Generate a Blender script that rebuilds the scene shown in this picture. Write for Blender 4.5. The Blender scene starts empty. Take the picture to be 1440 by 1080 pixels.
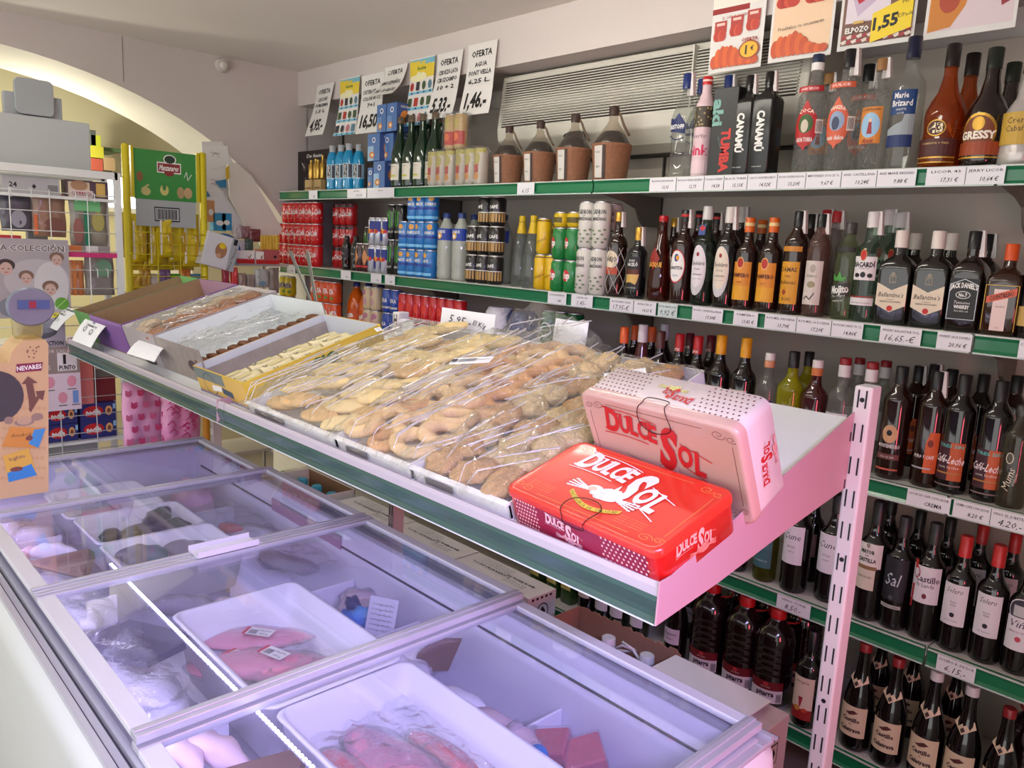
import bpy, math, random
from mathutils import Vector, Matrix, noise
S = bpy.context.scene
COL = S.collection
random.seed(7)
PI = math.pi

# ------------------------------------------------------------ camera
FF = 1096.16
CAMZ = 1.58
pit, rol, yaw = 0.17272049, -0.04908467, -0.80607389
cy_, sy_ = math.cos(yaw), math.sin(yaw)
fwd = Vector((sy_*math.cos(pit), cy_*math.cos(pit), -math.sin(pit)))
rt0 = Vector((cy_, -sy_, 0)); dn0 = fwd.cross(rt0)
rt = math.cos(rol)*rt0 + math.sin(rol)*dn0
dn = -math.sin(rol)*rt0 + math.cos(rol)*dn0
cd = bpy.data.cameras.new('camera'); cam = bpy.data.objects.new('camera', cd); COL.objects.link(cam)
mw = Matrix((( rt.x, -dn.x, -fwd.x, 0), (rt.y, -dn.y, -fwd.y, 0), (rt.z, -dn.z, -fwd.z, CAMZ), (0, 0, 0, 1)))
cam.matrix_world = mw
cd.sensor_width = 36; cd.lens = 36*FF/1440; cd.clip_start = .02
S.camera = cam

# ------------------------------------------------------------ world, lamps, exposure
S.view_settings.view_transform = 'Standard'
S.view_settings.look = 'None'
S.view_settings.gamma = 1
S.view_settings.use_curve_mapping = False
S.view_settings.exposure = 0.12
W = bpy.data.worlds.new('world'); S.world = W; W.use_nodes = True
bg = W.node_tree.nodes['Background']; bg.inputs[0].default_value = (0.96, 0.95, 0.93, 1); bg.inputs[1].default_value = 2.1

def area(name, loc, size, sizey, power, col, rot):
    l = bpy.data.lights.new(name, 'AREA'); l.shape = 'RECTANGLE'; l.size = size; l.size_y = sizey
    l.energy = power; l.color = col
    o = bpy.data.objects.new(name, l); COL.objects.link(o); o.location = loc; o.rotation_euler = rot
    return o
def aimed(name, loc, to, w, h, power, col, spread):
    o = area(name, loc, w, h, power, col, (0, 0, 0)); o.rotation_euler = (Vector(loc)-Vector(to)).to_track_quat('Z', 'Y').to_euler(); o.data.spread = math.radians(spread); return o
aimed('meat_counter_light', (.55, .95, 1.0), (-.6, 1.2, 1.05), .25, .5, 3.6, (1.0, .13, .2), 110)
aimed('lilac_counter_strip', (.25, .15, 1.75), (-1.2, .75, .8), 1.0, .08, 8, (.60, .50, 1.0), 75)
TUBES = [(-2.9, .45, 2.3), (-1.3, .35, 2.3), (-1.8, 1.38, 2.455)]; TUBE_W = 18  # the last tube is added to brighten the boxes behind the freezer
pl = bpy.data.lights.new('arch_fill_light', 'POINT'); pl.energy = 10; pl.color = (1.0, .94, .78); pl.shadow_soft_size = .06  # added fill, hidden behind the till screen, brightens the arch underside
po = bpy.data.objects.new('arch_fill_light', pl); COL.objects.link(po)
area('back_room_light', (-6.2, .9, 2.75), 1.2, .5, 30, (1.0, .93, .66), (0, 0, 0))

# ------------------------------------------------------------ pixel -> point helpers
def ray(px, py):
    return rt*((px-720)/FF) + dn*((py-540)/FF) + fwd
def onz(px, py, z):
    d = ray(px, py); t = (z-CAMZ)/d.z; return Vector((0, 0, CAMZ)) + d*t
def ony(px, py, y):
    d = ray(px, py); t = y/d.y; return Vector((0, 0, CAMZ)) + d*t
def onx(px, py, x):
    d = ray(px, py); t = x/d.x; return Vector((0, 0, CAMZ)) + d*t
def Xat(px, y, z):
    k = px-720; dz = z-CAMZ
    a0 = rt.y*y+rt.z*dz; a2 = fwd.y*y+fwd.z*dz
    return (FF*a0-k*a2)/(k*fwd.x-FF*rt.x)

# ------------------------------------------------------------ materials
def lin(c):
    c = c/255
    return c/12.92 if c <= .04045 else ((c+.055)/1.055)**2.4
_mc = {}
def M(r, g, b, rough=.5, metal=0, emit=0, noise_amt=0, scale=8, coat=0, bump=0, name='paint'):
    key = (r, g, b, rough, metal, emit, noise_amt, scale, coat, bump)
    if key in _mc: return _mc[key]
    m = bpy.data.materials.new(name); m.use_nodes = True
    nt = m.node_tree; p = nt.nodes['Principled BSDF']
    c = (lin(r), lin(g), lin(b), 1)
    p.inputs['Base Color'].default_value = c
    p.inputs['Roughness'].default_value = rough
    p.inputs['Metallic'].default_value = metal
    p.inputs['Coat Weight'].default_value = coat
    p.inputs['Coat Roughness'].default_value = .08
    if emit:
        p.inputs['Emission Color'].default_value = c; p.inputs['Emission Strength'].default_value = emit
    if noise_amt or bump:
        tc = nt.nodes.new('ShaderNodeTexCoord'); n = nt.nodes.new('ShaderNodeTexNoise')
        n.inputs['Scale'].default_value = scale; n.inputs['Detail'].default_value = 5
        nt.links.new(tc.outputs['Object'], n.inputs['Vector'])
        if noise_amt:
            mx = nt.nodes.new('ShaderNodeMix'); mx.data_type = 'RGBA'
            mx.inputs[6].default_value = tuple(x*(1-noise_amt) for x in c[:3])+(1,)
            mx.inputs[7].default_value = tuple(min(1, x*(1+noise_amt)) for x in c[:3])+(1,)
            nt.links.new(n.outputs['Fac'], mx.inputs[0]); nt.links.new(mx.outputs[2], p.inputs['Base Color'])
        if bump:
            b_ = nt.nodes.new('ShaderNodeBump'); b_.inputs['Strength'].default_value = bump; b_.inputs['Distance'].default_value = .01
            nt.links.new(n.outputs['Fac'], b_.inputs['Height']); nt.links.new(b_.outputs[0], p.inputs['Normal'])
    _mc[key] = m
    return m
def CLEAR(r, g, b, rough=.03, diff=0, dcol=(230, 230, 230), bump=0, scale=20, ior=1.45, gl=1.0, name='clear'):
    """thin clear sheet or glass wall: tinted see-through plus Fresnel gloss, optional haze"""
    key = ('c', r, g, b, rough, diff, dcol, bump, scale, ior, gl)
    if key in _mc: return _mc[key]
    m = bpy.data.materials.new(name); m.use_nodes = True; nt = m.node_tree; N = nt.nodes
    for n in list(N):
        if n.type != 'OUTPUT_MATERIAL': N.remove(n)
    out = [n for n in N if n.type == 'OUTPUT_MATERIAL'][0]
    tr = N.new('ShaderNodeBsdfTransparent'); tr.inputs[0].default_value = (r, g, b, 1)
    g_ = N.new('ShaderNodeBsdfGlossy'); g_.inputs['Roughness'].default_value = rough; g_.inputs[0].default_value = (gl, gl, gl, 1)
    fr = N.new('ShaderNodeFresnel'); ge = N.new('ShaderNodeNewGeometry'); ma = N.new('ShaderNodeMath'); ma.operation = 'MULTIPLY_ADD'
    ma.inputs[1].default_value = 1/ior-ior; ma.inputs[2].default_value = ior      # same gloss from both sides of the thin wall
    nt.links.new(ge.outputs['Backfacing'], ma.inputs[0]); nt.links.new(ma.outputs[0], fr.inputs[0])
    mx = N.new('ShaderNodeMixShader'); nt.links.new(fr.outputs[0], mx.inputs[0])
    base = tr.outputs[0]
    if diff:
        df = N.new('ShaderNodeBsdfDiffuse'); df.inputs[0].default_value = tuple(lin(x) for x in dcol)+(1,)
        m2 = N.new('ShaderNodeMixShader'); m2.inputs[0].default_value = diff
        nt.links.new(tr.outputs[0], m2.inputs[1]); nt.links.new(df.outputs[0], m2.inputs[2]); base = m2.outputs[0]
    nt.links.new(base, mx.inputs[1]); nt.links.new(g_.outputs[0], mx.inputs[2]); nt.links.new(mx.outputs[0], out.inputs[0])
    if bump:
        tc = N.new('ShaderNodeTexCoord'); nn = N.new('ShaderNodeTexNoise'); nn.inputs['Scale'].default_value = scale
        nn.inputs['Detail'].default_value = 3; nn.inputs['Distortion'].default_value = 1.2
        nt.links.new(tc.outputs['Object'], nn.inputs['Vector'])
        b_ = N.new('ShaderNodeBump'); b_.inputs['Strength'].default_value = bump; b_.inputs['Distance'].default_value = .02
        nt.links.new(nn.outputs['Fac'], b_.inputs['Height']); nt.links.new(b_.outputs[0], g_.inputs['Normal']); nt.links.new(b_.outputs[0], fr.inputs['Normal'])
    _mc[key] = m
    return m
WHITE = M(235, 235, 230); INK = M(22, 22, 24); RED = M(190, 28, 30); GREYTXT = M(95, 92, 92)
PAPER = M(238, 240, 240, .7)

# ------------------------------------------------------------ text outlines
_tx = {}
def text2d(s, bold=0, res=1):
    k = (s, bold, res)
    if k in _tx: return _tx[k]
    cu = bpy.data.curves.new('t', 'FONT'); cu.body = s; cu.size = 1; cu.resolution_u = res; cu.offset = bold; cu.fill_mode = 'FRONT'
    o = bpy.data.objects.new('t', cu)
    me = bpy.data.meshes.new_from_object(o)
    vs = [(v.co.x, v.co.y) for v in me.vertices]; fs = [tuple(p.vertices) for p in me.polygons]
    bpy.data.objects.remove(o); bpy.data.curves.remove(cu); bpy.data.meshes.remove(me)
    if not vs: vs = [(0, 0)]; fs = []
    x0 = min(v[0] for v in vs); x1 = max(v[0] for v in vs)
    vs = [(x-(x0+x1)/2, y-.35) for x, y in vs]
    _tx[k] = (vs, fs, x1-x0)
    return _tx[k]

# ------------------------------------------------------------ mesh builder
class MB:
    def __init__(s): s.v = []; s.f = []; s.m = []; s.sm = []; s.mats = []
    def mi(s, mat):
        if mat not in s.mats: s.mats.append(mat)
        return s.mats.index(mat)
    def add(s, vs, fs, mat, smooth=False):
        o = len(s.v); s.v += [tuple(v) for v in vs]; i = s.mi(mat)
        for f in fs: s.f.append(tuple(a+o for a in f)); s.m.append(i); s.sm.append(smooth)
        return s
    def box(s, x0, y0, z0, x1, y1, z1, mat, fn=None):
        vs = [(x, y, z) for z in (z0, z1) for y in (y0, y1) for x in (x0, x1)]
        if fn: vs = [fn(*v) for v in vs]
        return s.add(vs, [(0, 2, 3, 1), (4, 5, 7, 6), (0, 1, 5, 4), (2, 6, 7, 3), (0, 4, 6, 2), (1, 3, 7, 5)], mat)
    def lathe(s, prof, mat, seg=20, cx=0, cy=0, dy=1, smooth=True, fn=None, cap=True):
        """prof: (r, z[, n]); n = superellipse exponent of the section"""
        vs = []
        for p in prof:
            r, z = p[0], p[1]; n = p[2] if len(p) > 2 else 2
            for k in range(seg):
                a = 2*PI*(k+.5)/seg; c, q = math.cos(a), math.sin(a)
                x = math.copysign(abs(c)**(2/n), c)*r; y = math.copysign(abs(q)**(2/n), q)*r*dy
                vs.append((cx+x, cy+y, z))
        if fn: vs = [fn(*v) for v in vs]
        fs = []
        for i in range(len(prof)-1):
            for k in range(seg):
                a = i*seg+k; b = i*seg+(k+1) % seg
                fs.append((a, b, b+seg, a+seg))
        s.add(vs, fs, mat, smooth)
        if cap:
            n0 = len(vs)-seg
            s.add([vs[k] for k in range(seg)], [tuple(range(seg))[::-1]], mat)
            s.add([vs[n0+k] for k in range(seg)], [tuple(range(seg))], mat)
        return s
    def tube(s, pts, r, mat, seg=6, closed=False):
        P = [Vector(p) for p in pts]; n = len(P); vs = []; up = Vector((.13, .21, .97))
        for i, p in enumerate(P):
            if closed: d = P[(i+1) % n]-P[i-1]
            else: d = P[min(i+1, n-1)]-P[max(i-1, 0)]
            d.normalize(); a = d.cross(up)
            if a.length < .05: a = d.cross(Vector((1, 0, 0)))
            a.normalize(); b = d.cross(a)
            for k in range(seg):
                t = 2*PI*k/seg; vs.append(p+a*(r*math.cos(t))+b*(r*math.sin(t)))
        fs = []
        for i in range(n if closed else n-1):
            for k in range(seg):
                j = (i+1) % n
                fs.append((i*seg+k, i*seg+(k+1) % seg, j*seg+(k+1) % seg, j*seg+k))
        if not closed: fs += [tuple(range(seg))[::-1], tuple((n-1)*seg+k for k in range(seg))]
        return s.add(vs, fs, mat, True)
    def prism(s, pts, fn, d0, d1, mat):
        n = len(pts); vs = [fn(u, v, d0) for u, v in pts]+[fn(u, v, d1) for u, v in pts]
        fs = [tuple(range(n))[::-1], tuple(range(n, 2*n))]+[(k, (k+1) % n, n+(k+1) % n, n+k) for k in range(n)]
        return s.add(vs, fs, mat)
    def art(s, items, fn, lift=.0004, step=.0002, nu=6, cap=.0012):
        step = min(step, cap/max(1, len(items)))
        for k, it in enumerate(items):
            L = lift+k*step; t = it[0]; mat = it[-1] if not isinstance(it[-1], dict) else it[-2]
            if t == 'r' or t == 'e' or t == 'd':
                _, u0, v0, u1, v1 = it[:5]; vs = []; n = nu if t == 'r' else 12
                for i in range(n+1):
                    q = i/n; u = u0+(u1-u0)*q
                    if t == 'r': a, b = v0, v1
                    elif t == 'e':
                        q = .5-.5*math.cos(PI*q); u = u0+(u1-u0)*q
                        h = math.sqrt(max(0, 1-(2*q-1)**2))*(v1-v0)/2; a, b = (v0+v1)/2-h, (v0+v1)/2+h
                    else:
                        h = (1-abs(2*q-1))*(v1-v0)/2; a, b = (v0+v1)/2-h, (v0+v1)/2+h
                    vs += [fn(u, a, L), fn(u, b, L)]
                s.add(vs, [(2*i, 2*i+2, 2*i+3, 2*i+1) for i in range(n)], mat)
            elif t == 'p':
                pts = it[1]; ua, ub = min(q[0] for q in pts), max(q[0] for q in pts)
                if nu < 8 or ub-ua < .012: s.add([fn(u, v, L) for u, v in pts], [tuple(range(len(pts)))], mat)
                else:                       # slice it upright so that it hugs a round bottle
                    us = sorted({round(ua+(ub-ua)*i/10, 6) for i in range(11)} | {round(min(ub, max(ua, q[0])), 6) for q in pts}); vs = []
                    for u in us:
                        hit = []
                        for (a, b), (c, d) in zip(pts, pts[1:]+pts[:1]):
                            if min(a, c)-1e-6 <= u <= max(a, c)+1e-6: hit += [b, d] if abs(a-c) < 1e-6 else [b+(d-b)*(u-a)/(c-a)]
                        if not hit: hit = [0]
                        vs += [fn(u, min(hit), L), fn(u, max(hit), L)]
                    s.add(vs, [(2*i, 2*i+2, 2*i+3, 2*i+1) for i in range(len(us)-1)], mat)
            elif t == 'l':
                (pts, w) = it[1], it[2]
                for (a, b), (c, d) in zip(pts, pts[1:]):
                    dx, dy = c-a, d-b; l = math.hypot(dx, dy) or 1; nx, ny = -dy/l*w/2, dx/l*w/2
                    s.add([fn(a+nx, b+ny, L), fn(a-nx, b-ny, L), fn(c-nx, d-ny, L), fn(c+nx, d+ny, L)], [(0, 1, 2, 3)], mat)
            elif t == 't':
                _, st, cu, cv, size = it[:5]; o = it[-1] if isinstance(it[-1], dict) else {}
                vs, fs, w = text2d(st, o.get('bold', 0), o.get('res', 1)); k_ = size/.7
                sx = k_*o.get('sx', 1)
                if 'w' in o and w > 0: sx = o['w']/w
                ro = math.radians(o.get('rot', 0)); c, q = math.cos(ro), math.sin(ro); sh = o.get('shear', 0)
                out = []
                for x, y in vs:
                    X = x*sx+y*k_*sh; Y = y*k_
                    if 'arc' in o: Y += o['arc']*(1-(X/(w*sx/2+1e-9))**2)
                    out.append(fn(cu+X*c-Y*q, cv+X*q+Y*c, L))
                s.add(out, fs, mat)
        return s
    def mesh(s, name):
        me = bpy.data.meshes.new(name); me.from_pydata(s.v, [], s.f)
        for m in s.mats: me.materials.append(m)
        me.polygons.foreach_set('material_index', s.m); me.polygons.foreach_set('use_smooth', s.sm); me.update()
        return me
    def build(s, name, parent=None, loc=None, bevel=0, rot=None):
        o = bpy.data.objects.new(name, s.mesh(name)); COL.objects.link(o)
        if parent: o.parent = parent
        if loc is not None: o.location = loc
        if rot: o.rotation_euler = rot
        if bevel:
            b = o.modifiers.new('bevel', 'BEVEL'); b.width = bevel; b.segments = 2; b.limit_method = 'ANGLE'; b.angle_limit = .6
        return o
def tag(o, label, cat, group=None):
    o['label'] = label; o['category'] = cat
    if group: o['group'] = group
    return o
def thing(name, label, cat, loc=(0, 0, 0), rz=0, group=None):
    o = bpy.data.objects.new(name, None); COL.objects.link(o); o.location = loc; o.rotation_euler = (0, 0, rz)
    o.empty_display_size = .05
    return tag(o, label, cat, group)
def struct(o): o['kind'] = 'structure'; return o
def dup(root, loc, rz=0, label=None, group=None, sc=1):
    r = root.copy(); COL.objects.link(r); r.location = loc; r.rotation_euler = (0, 0, rz); r.scale = (sc, sc, sc)
    if label: r['label'] = label
    if group: r['group'] = group
    elif 'group' in r.keys(): del r['group']
    for ch in list(root.children):
        c = ch.copy(); COL.objects.link(c); c.parent = r
        for g in list(ch.children):
            d = g.copy(); COL.objects.link(d); d.parent = c
    return r
def front(y): return lambda u, v, l: (u, y-l, v)
def cyl(R, a0=0): return lambda u, v, l: ((R+l)*math.sin(u/R+a0), -(R+l)*math.cos(u/R+a0), v)
# ============================================================ SETTING
wallm = M(206, 198, 194, .85, noise_amt=.05, scale=2.5, bump=.12)
ceilm = M(226, 220, 214, .9, noise_amt=.03, scale=1.5)
WX = -4.25; CZ = 2.5
m = MB(); m.box(-7.2, -2.2, -.05, 2.2, 2.75, 0, M(150, 140, 130, .35, noise_amt=.1, scale=3)); struct(m.build('floor'))
m = MB(); m.box(WX, -2.2, CZ, 2.2, 2.75, CZ+.08, ceilm); struct(m.build('ceiling'))
m = MB(); m.box(-7.2, 2.62, 0, 2.2, 2.75, 2.9, wallm); struct(m.build('wall_back'))
m = MB(); m.box(2.2, -2.2, 0, 2.3, 2.75, 2.6, M(150, 140, 140, .85)); struct(m.build('wall_right'))
# downstand beam that the offer sheets hang from
m = MB(); m.box(WX, 2.28, 2.315, 2.2, 2.62, CZ, M(208, 200, 196, .85, noise_amt=.03, scale=3)); struct(m.build('trim_1'))
# left wall with the wide arch: (y, z) outline of the opening
arc = []
for i in range(25):
    t = i/24; a = math.radians(-4+ (100)*t)     # ellipse from right spring to past the crown
    arc.append((.62+1.72*math.cos(a), 1.18+1.19*math.sin(a)))
arc = [(2.34, 0)]+arc
left = [(.62-1.72*math.cos(math.radians(x)), 1.18+1.19*math.sin(math.radians(x))) for x in range(80, -1, -8)]
arc += left+[(-1.1, 0)]
m = MB(); D = .40
outer = []
for y, z in arc: outer.append((y, z))
n = len(arc); vs = []; fs = []
top = 2.9
for y, z in arc: vs.append((WX, y, z))
for y, z in arc: vs.append((WX, y if z > .01 else y, top))
for i in range(n-1):
    if abs(arc[i][0]-arc[i+1][0]) > 1e-6: fs.append((i, i+1, n+i+1, n+i))
m.add(vs, fs, wallm)
m.add([(WX, 2.34, 0), (WX, 2.75, 0), (WX, 2.75, top), (WX, 2.34, top)], [(0, 1, 2, 3)], wallm)
m.add([(WX, -2.2, 0), (WX, -1.1, 0), (WX, -1.1, top), (WX, -2.2, top)], [(0, 1, 2, 3)], wallm)
# plastered underside of the arch, a little wavy at the worn edge
intr = M(226, 222, 208, .8, noise_amt=.06, scale=6, bump=.3)
vs = []
for i, (y, z) in enumerate(arc):
    w = .004*math.sin(i*2.7)
    vs += [(WX+.0, y, z), (WX-.05, y-.006+w, z-.006-w), (WX-D, y-.02, z-.03 if z > .1 else z)]
m.add(vs, [(3*i+j, 3*i+3+j, 3*i+4+j, 3*i+1+j) for i in range(n-1) for j in (0, 1)], intr, True)
struct(m.build('wall_left'))
# chips along the worn edge of the arch and the plaster crack
m = MB()
m.box(WX+.0005, 1.343, 2.29, WX+.0015, 1.347, 2.5, M(150, 142, 138, .9))
struct(m.build('trim_2'))
# room behind the arch
yel = M(222, 214, 176, .85, noise_amt=.06, scale=2)
m = MB(); m.box(-7.3, -2.2, 0, -7.2, 2.75, 2.9, yel); struct(m.build('wall_far'))
m = MB(); m.box(-7.2, -2.2, 2.86, WX-.001, 2.75, 2.95, yel); struct(m.build('trim_3'))
vs = []; fs = []                                       # low rear vault between the arch and the far room
for i in range(17):
    a = PI*i/16; y, z = .35+1.75*math.cos(a), 1.25+.98*math.sin(a)
    vs += [(-5.35, y, z), (-5.35, y, 2.9)]
m = MB(); m.add(vs, [(2*i, 2*i+2, 2*i+3, 2*i+1) for i in range(16)], yel)
m.add([(-5.35, 2.10, 0), (-5.35, 2.75, 0), (-5.35, 2.75, 2.9), (-5.35, 2.10, 2.9)], [(0, 1, 2, 3)], yel)
m.add([(-5.35, -2.2, 0), (-5.35, -1.4, 0), (-5.35, -1.4, 2.9), (-5.35, -2.2, 2.9)], [(0, 1, 2, 3)], yel)
struct(m.build('wall_vault'))
# bright doorway to the street in the far room
p = onx(169, 260, -7.15)
wz0, wz1 = onx(169, 292, -7.15).z, onx(169, 214, -7.15).z
m = MB(); m.box(-7.19, p.y-.16, wz0, -7.17, p.y+.16, wz1, M(238, 246, 255, .5, emit=3.2))
wf = struct(m.build('window_1'))
m = MB()
for dy in (-.19, .17): m.box(-7.19, p.y+dy, wz0-.04, -7.14, p.y+dy+.03, wz1+.04, WHITE)
m.box(-7.19, p.y-.19, wz1, -7.14, p.y+.2, wz1+.04, WHITE); m.box(-7.19, p.y-.19, wz0-.04, -7.14, p.y+.2, wz0, WHITE); m.build('window_frame', wf)
po.location = onx(62, 207, -4.72)
for i, (x, y, lz) in enumerate(TUBES):
    o = thing('ceiling_lamp', ['fluorescent tube lamp on the ceiling nearest the arch', 'fluorescent tube lamp on the ceiling over the middle of the freezer', 'fluorescent tube lamp on the ceiling over the aisle by the wall shelves'][i], 'lamp', (x, y, lz))
    m = MB(); m.box(-.65, -.03, -.04, .65, .03, 0, WHITE); m.build('housing', o)
    m = MB(); m.tube([(-.5, 0, 0), (-.5, 0, CZ-lz)], .004, WHITE); m.tube([(.5, 0, 0), (.5, 0, CZ-lz)], .004, WHITE); m.build('hanger', o)
    m = MB(); m.lathe([(.016, -.6), (.016, .6)], M(255, 250, 238, .5, emit=TUBE_W*(1.7 if i == 2 else 1)), 10, fn=lambda a, b, c: (c, a, b-.065)); m.build('tube', o)
# smoke detector on the plaster above the arch
q = onx(311, 92, WX)
t = thing('smoke_detector', 'small white round detector fixed on the wall above the arch', 'detector', (WX+.002, q.y, q.z))
m = MB(); m.lathe([(.036, 0), (.036, .012), (.03, .03)], M(205, 200, 194, .5), 20, fn=lambda x, y, z: (z, x, y)); m.build('base', t)
m = MB(); m.lathe([(.022, .03), (.02, .04), (.01, .046)], M(215, 210, 204, .5), 16, fn=lambda x, y, z: (z, x, y-.004)); m.build('sensor_cap', t)

# ============================================================ AIR CONDITIONER
t = thing('air_conditioner', 'long cream wall air conditioner with a louvred grille above the top shelf', 'air conditioner', (-1.93, 2.6, 1.96))
acm = M(206, 202, 190, .45, noise_amt=.02)
prof = [(0, .345), (-.20, .345), (-.235, .335), (-.262, .115), (-.255, .07), (-.2, .02), (-.12, 0), (0, 0)]
m = MB(); m.prism([(y, z) for y, z in prof], lambda u, v, d: (d, u, v), -.68, .72, acm); m.build('casing', t, bevel=.006)
m = MB()
for i in range(19):
    k = i/18; z = .128+k*.18; y = -.2635+.0245*(z-.115)/.22
    m.box(-.655, y-.006, z, .69, y+.004, z+.0042, M(196, 192, 180, .5))
m.box(.30, -.266, .12, .306, -.24, .325, acm)
m.build('grille', t)
m = MB()
for i in range(20):
    k = i/19; z = .1235+k*.18; y = -.2625+.0245*(z-.115)/.22
    m.box(-.65, y-.0012, z, .685, y+.004, z+.0042, M(42, 38, 34, .8))
m.build('grille_gap', t)
m = MB(); m.lathe([(.06, -.001), (.06, .004)], M(36, 34, 34, .3), 24, fn=lambda x, y, z: (-.22+x, -.262-z, .065+y*.26)); m.build('display_window', t)
m = MB(); m.box(-.66, -.10, -.006, .7, -.03, -.001, M(40, 38, 36, .7)); m.build('air_outlet', t)

# ============================================================ WALL SHELVING
SH = {1: 1.83, 2: 1.426, 3: 1.008, 4: .591, 5: .19}
JX = [-4.22, -3.10, -1.875, -.605, .645]
metal = M(176, 170, 160, .5, noise_amt=.04)
green = M(24, 112, 72, .28, coat=.3); shelfm = M(205, 203, 196, .45)
t = thing('wall_shelving', 'long run of cream metal wall shelving with green price rails', 'shelving', (0, 2.6, 0))
YO = -2.6
for a, b in zip(JX, JX[1:]):
    m = MB(); m.box(a+.003, -.035, .05, b-.003, -.005, 2.22, M(186, 177, 166, .6, noise_amt=.05)); m.build('back_panel', t)
for x in JX:
    m = MB(); m.box(x-.0025 if x > -4 else x, -.05, .0, x+.0025, -.036, 2.3, M(70, 64, 58, .6)); m.build('upright', t)
for k, z in SH.items():
    for i, (a, b) in enumerate(zip(JX, JX[1:])):
        m = MB(); m.box(a+.002, 2.16+YO, z-.03, b-.002, 2.562+YO, z, shelfm); sh = m.build('shelf', t, bevel=.002)
        m = MB(); r_ = [(2.16, 0), (2.148, 0), (2.1455, -.003), (2.15, -.012), (2.15, -.037), (2.1435, -.045), (2.148, -.048), (2.16, -.048)]
        m.prism([(y+YO, zz+z) for y, zz in r_], lambda u, v, d: (d, u, v), a+.004, b-.004, green)
        m.box(a+.004, 2.1425+YO, z-.0485, b-.004, 2.1465+YO, z-.0445, M(190, 205, 200, .15))
        m.box(a+.004, 2.1445+YO, z-.0035, b-.004, 2.149+YO, z+.0005, M(200, 205, 198, .2))
        m.build('price_rail', t)
    for x in JX[1:]:
        m = MB(); br = [(2.55, 0), (2.2, 0), (2.2, -.012), (2.33, -.03), (2.40, -.05), (2.43, -.095), (2.46, -.115), (2.55, -.115)]
        m.prism([(y+YO, zz+z-.031) for y, zz in br], lambda u, v, d: (d+x, u, v), -.006, .006, M(120, 112, 102, .5)); m.build('bracket', t)
SHELVING = t
# price labels in the rails
def price(k, px0, px1, head, pr, hand=False, tint=(226, 226, 232), dz=0):
    z = SH[k]-.0235+dz
    x0, x1 = Xat(px0, 2.14, z), Xat(px1, 2.14, z); w = x1-x0; h = .0425
    m = MB(); c = (x0+x1)/2
    it = [('r', -w/2, -h/2, w/2, h/2, M(*tint, .35))]
    if head: it.append(('t', head, 0, h*.27, h*.15, INK, {'w': min(w*.9, .0085*len(head)), 'bold': .01}))
    if pr:
        if hand: it.append(('t', pr, 0, -h*.18, h*.38, INK, {'shear': .3, 'sx': 1.0}))
        else: it.append(('t', pr, w*.12, -h*.2, h*.24, INK, {'shear': .2, 'bold': .01, 'sx': .9}))
    m.art(it, front(0)); m.build('price_label', SHELVING, (c, 2.1418+YO, z))
for a in [(1, 434, 446, '', '1,95'), (1, 488, 515, 'BATIDO', '1,25 - 2,10'), (1, 516, 554, 'CACAO', ''), (1, 727, 751, '', '6,15', True),
          (1, 913, 950, 'RON HAVANA', '13,35'), (1, 951, 989, 'RON BOTRAN RESERV', '12,75'), (1, 990, 1017, 'VODKA KNEBEP', '14,58'),
          (1, 1018, 1050, 'BLACK THREE', '15,15€'), (1, 1051, 1092, 'CACO ANIVERSARIO', '14,32€'), (1, 1093, 1132, 'RON CAÑA NOVA', '13,20€'),
          (1, 1133, 1182, 'MIRTANEJO DULCE 1L', '9,67 €'), (1, 1183, 1232, 'ANIS CASTELLANA', '10,24€'), (1, 1233, 1288, 'ANIS MARIE BRIZARD', '9,88 €'),
          (1, 1302, 1357, 'LICOR 43', '17,31 €'), (1, 1358, 1413, 'JERRY LICOR', '10,64 €'),
          (2, 403, 415, '', '0,65'), (2, 479, 493, '', '0,60'), (2, 521, 536, '', '1,10'), (2, 541, 555, '', '1,85'),
          (2, 770, 796, 'SCHWEPPES', '1,40'), (2, 803, 833, 'LADRON', '1,45-', True), (2, 857, 890, 'RON BRUGAL', '17,95-€', True),
          (2, 891, 922, 'BARCELO', '14,65 €'), (2, 925, 952, 'RON AREHUCAS', '9,92 €', True, (205, 222, 220)), (2, 973, 1016, 'RON CANDELARIA', '17,30€'),
          (2, 1031, 1065, 'PAMPERO', '13,85 €'), (2, 1075, 1119, 'RON MIEL INDIGENA', '13,79€'), (2, 1120, 1168, 'RON MIEL LA DOZENA', '17,20€'),
          (2, 1169, 1213, 'RON BACARDI 70 CL', '14,86€'), (2, 1237, 1295, 'WHISKY BALANTINE 70CL', '16,65.-€', True),
          (2, 1317, 1366, 'WHISKEY JACK DANIELS', '20,96 €'), (2, 1432, 1470, 'COINTREAU', '13,99 €'),
          (3, 1275, 1336, 'LICOR DE CAFE CON LECHE', 'CREMA'), (3, 1340, 1392, 'CREMA CAFE CON LECHE', '8,20 €'),
          (3, 1393, 1450, 'VINO EL JUBETERO', '4,20,-', True),
          (4, 1092, 1139, 'VINO CUNE', '8,50,-', True), (4, 1317, 1371, 'SOLERO R. DE DUE', '6,15,-', True)]:
    price(*a)

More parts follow.
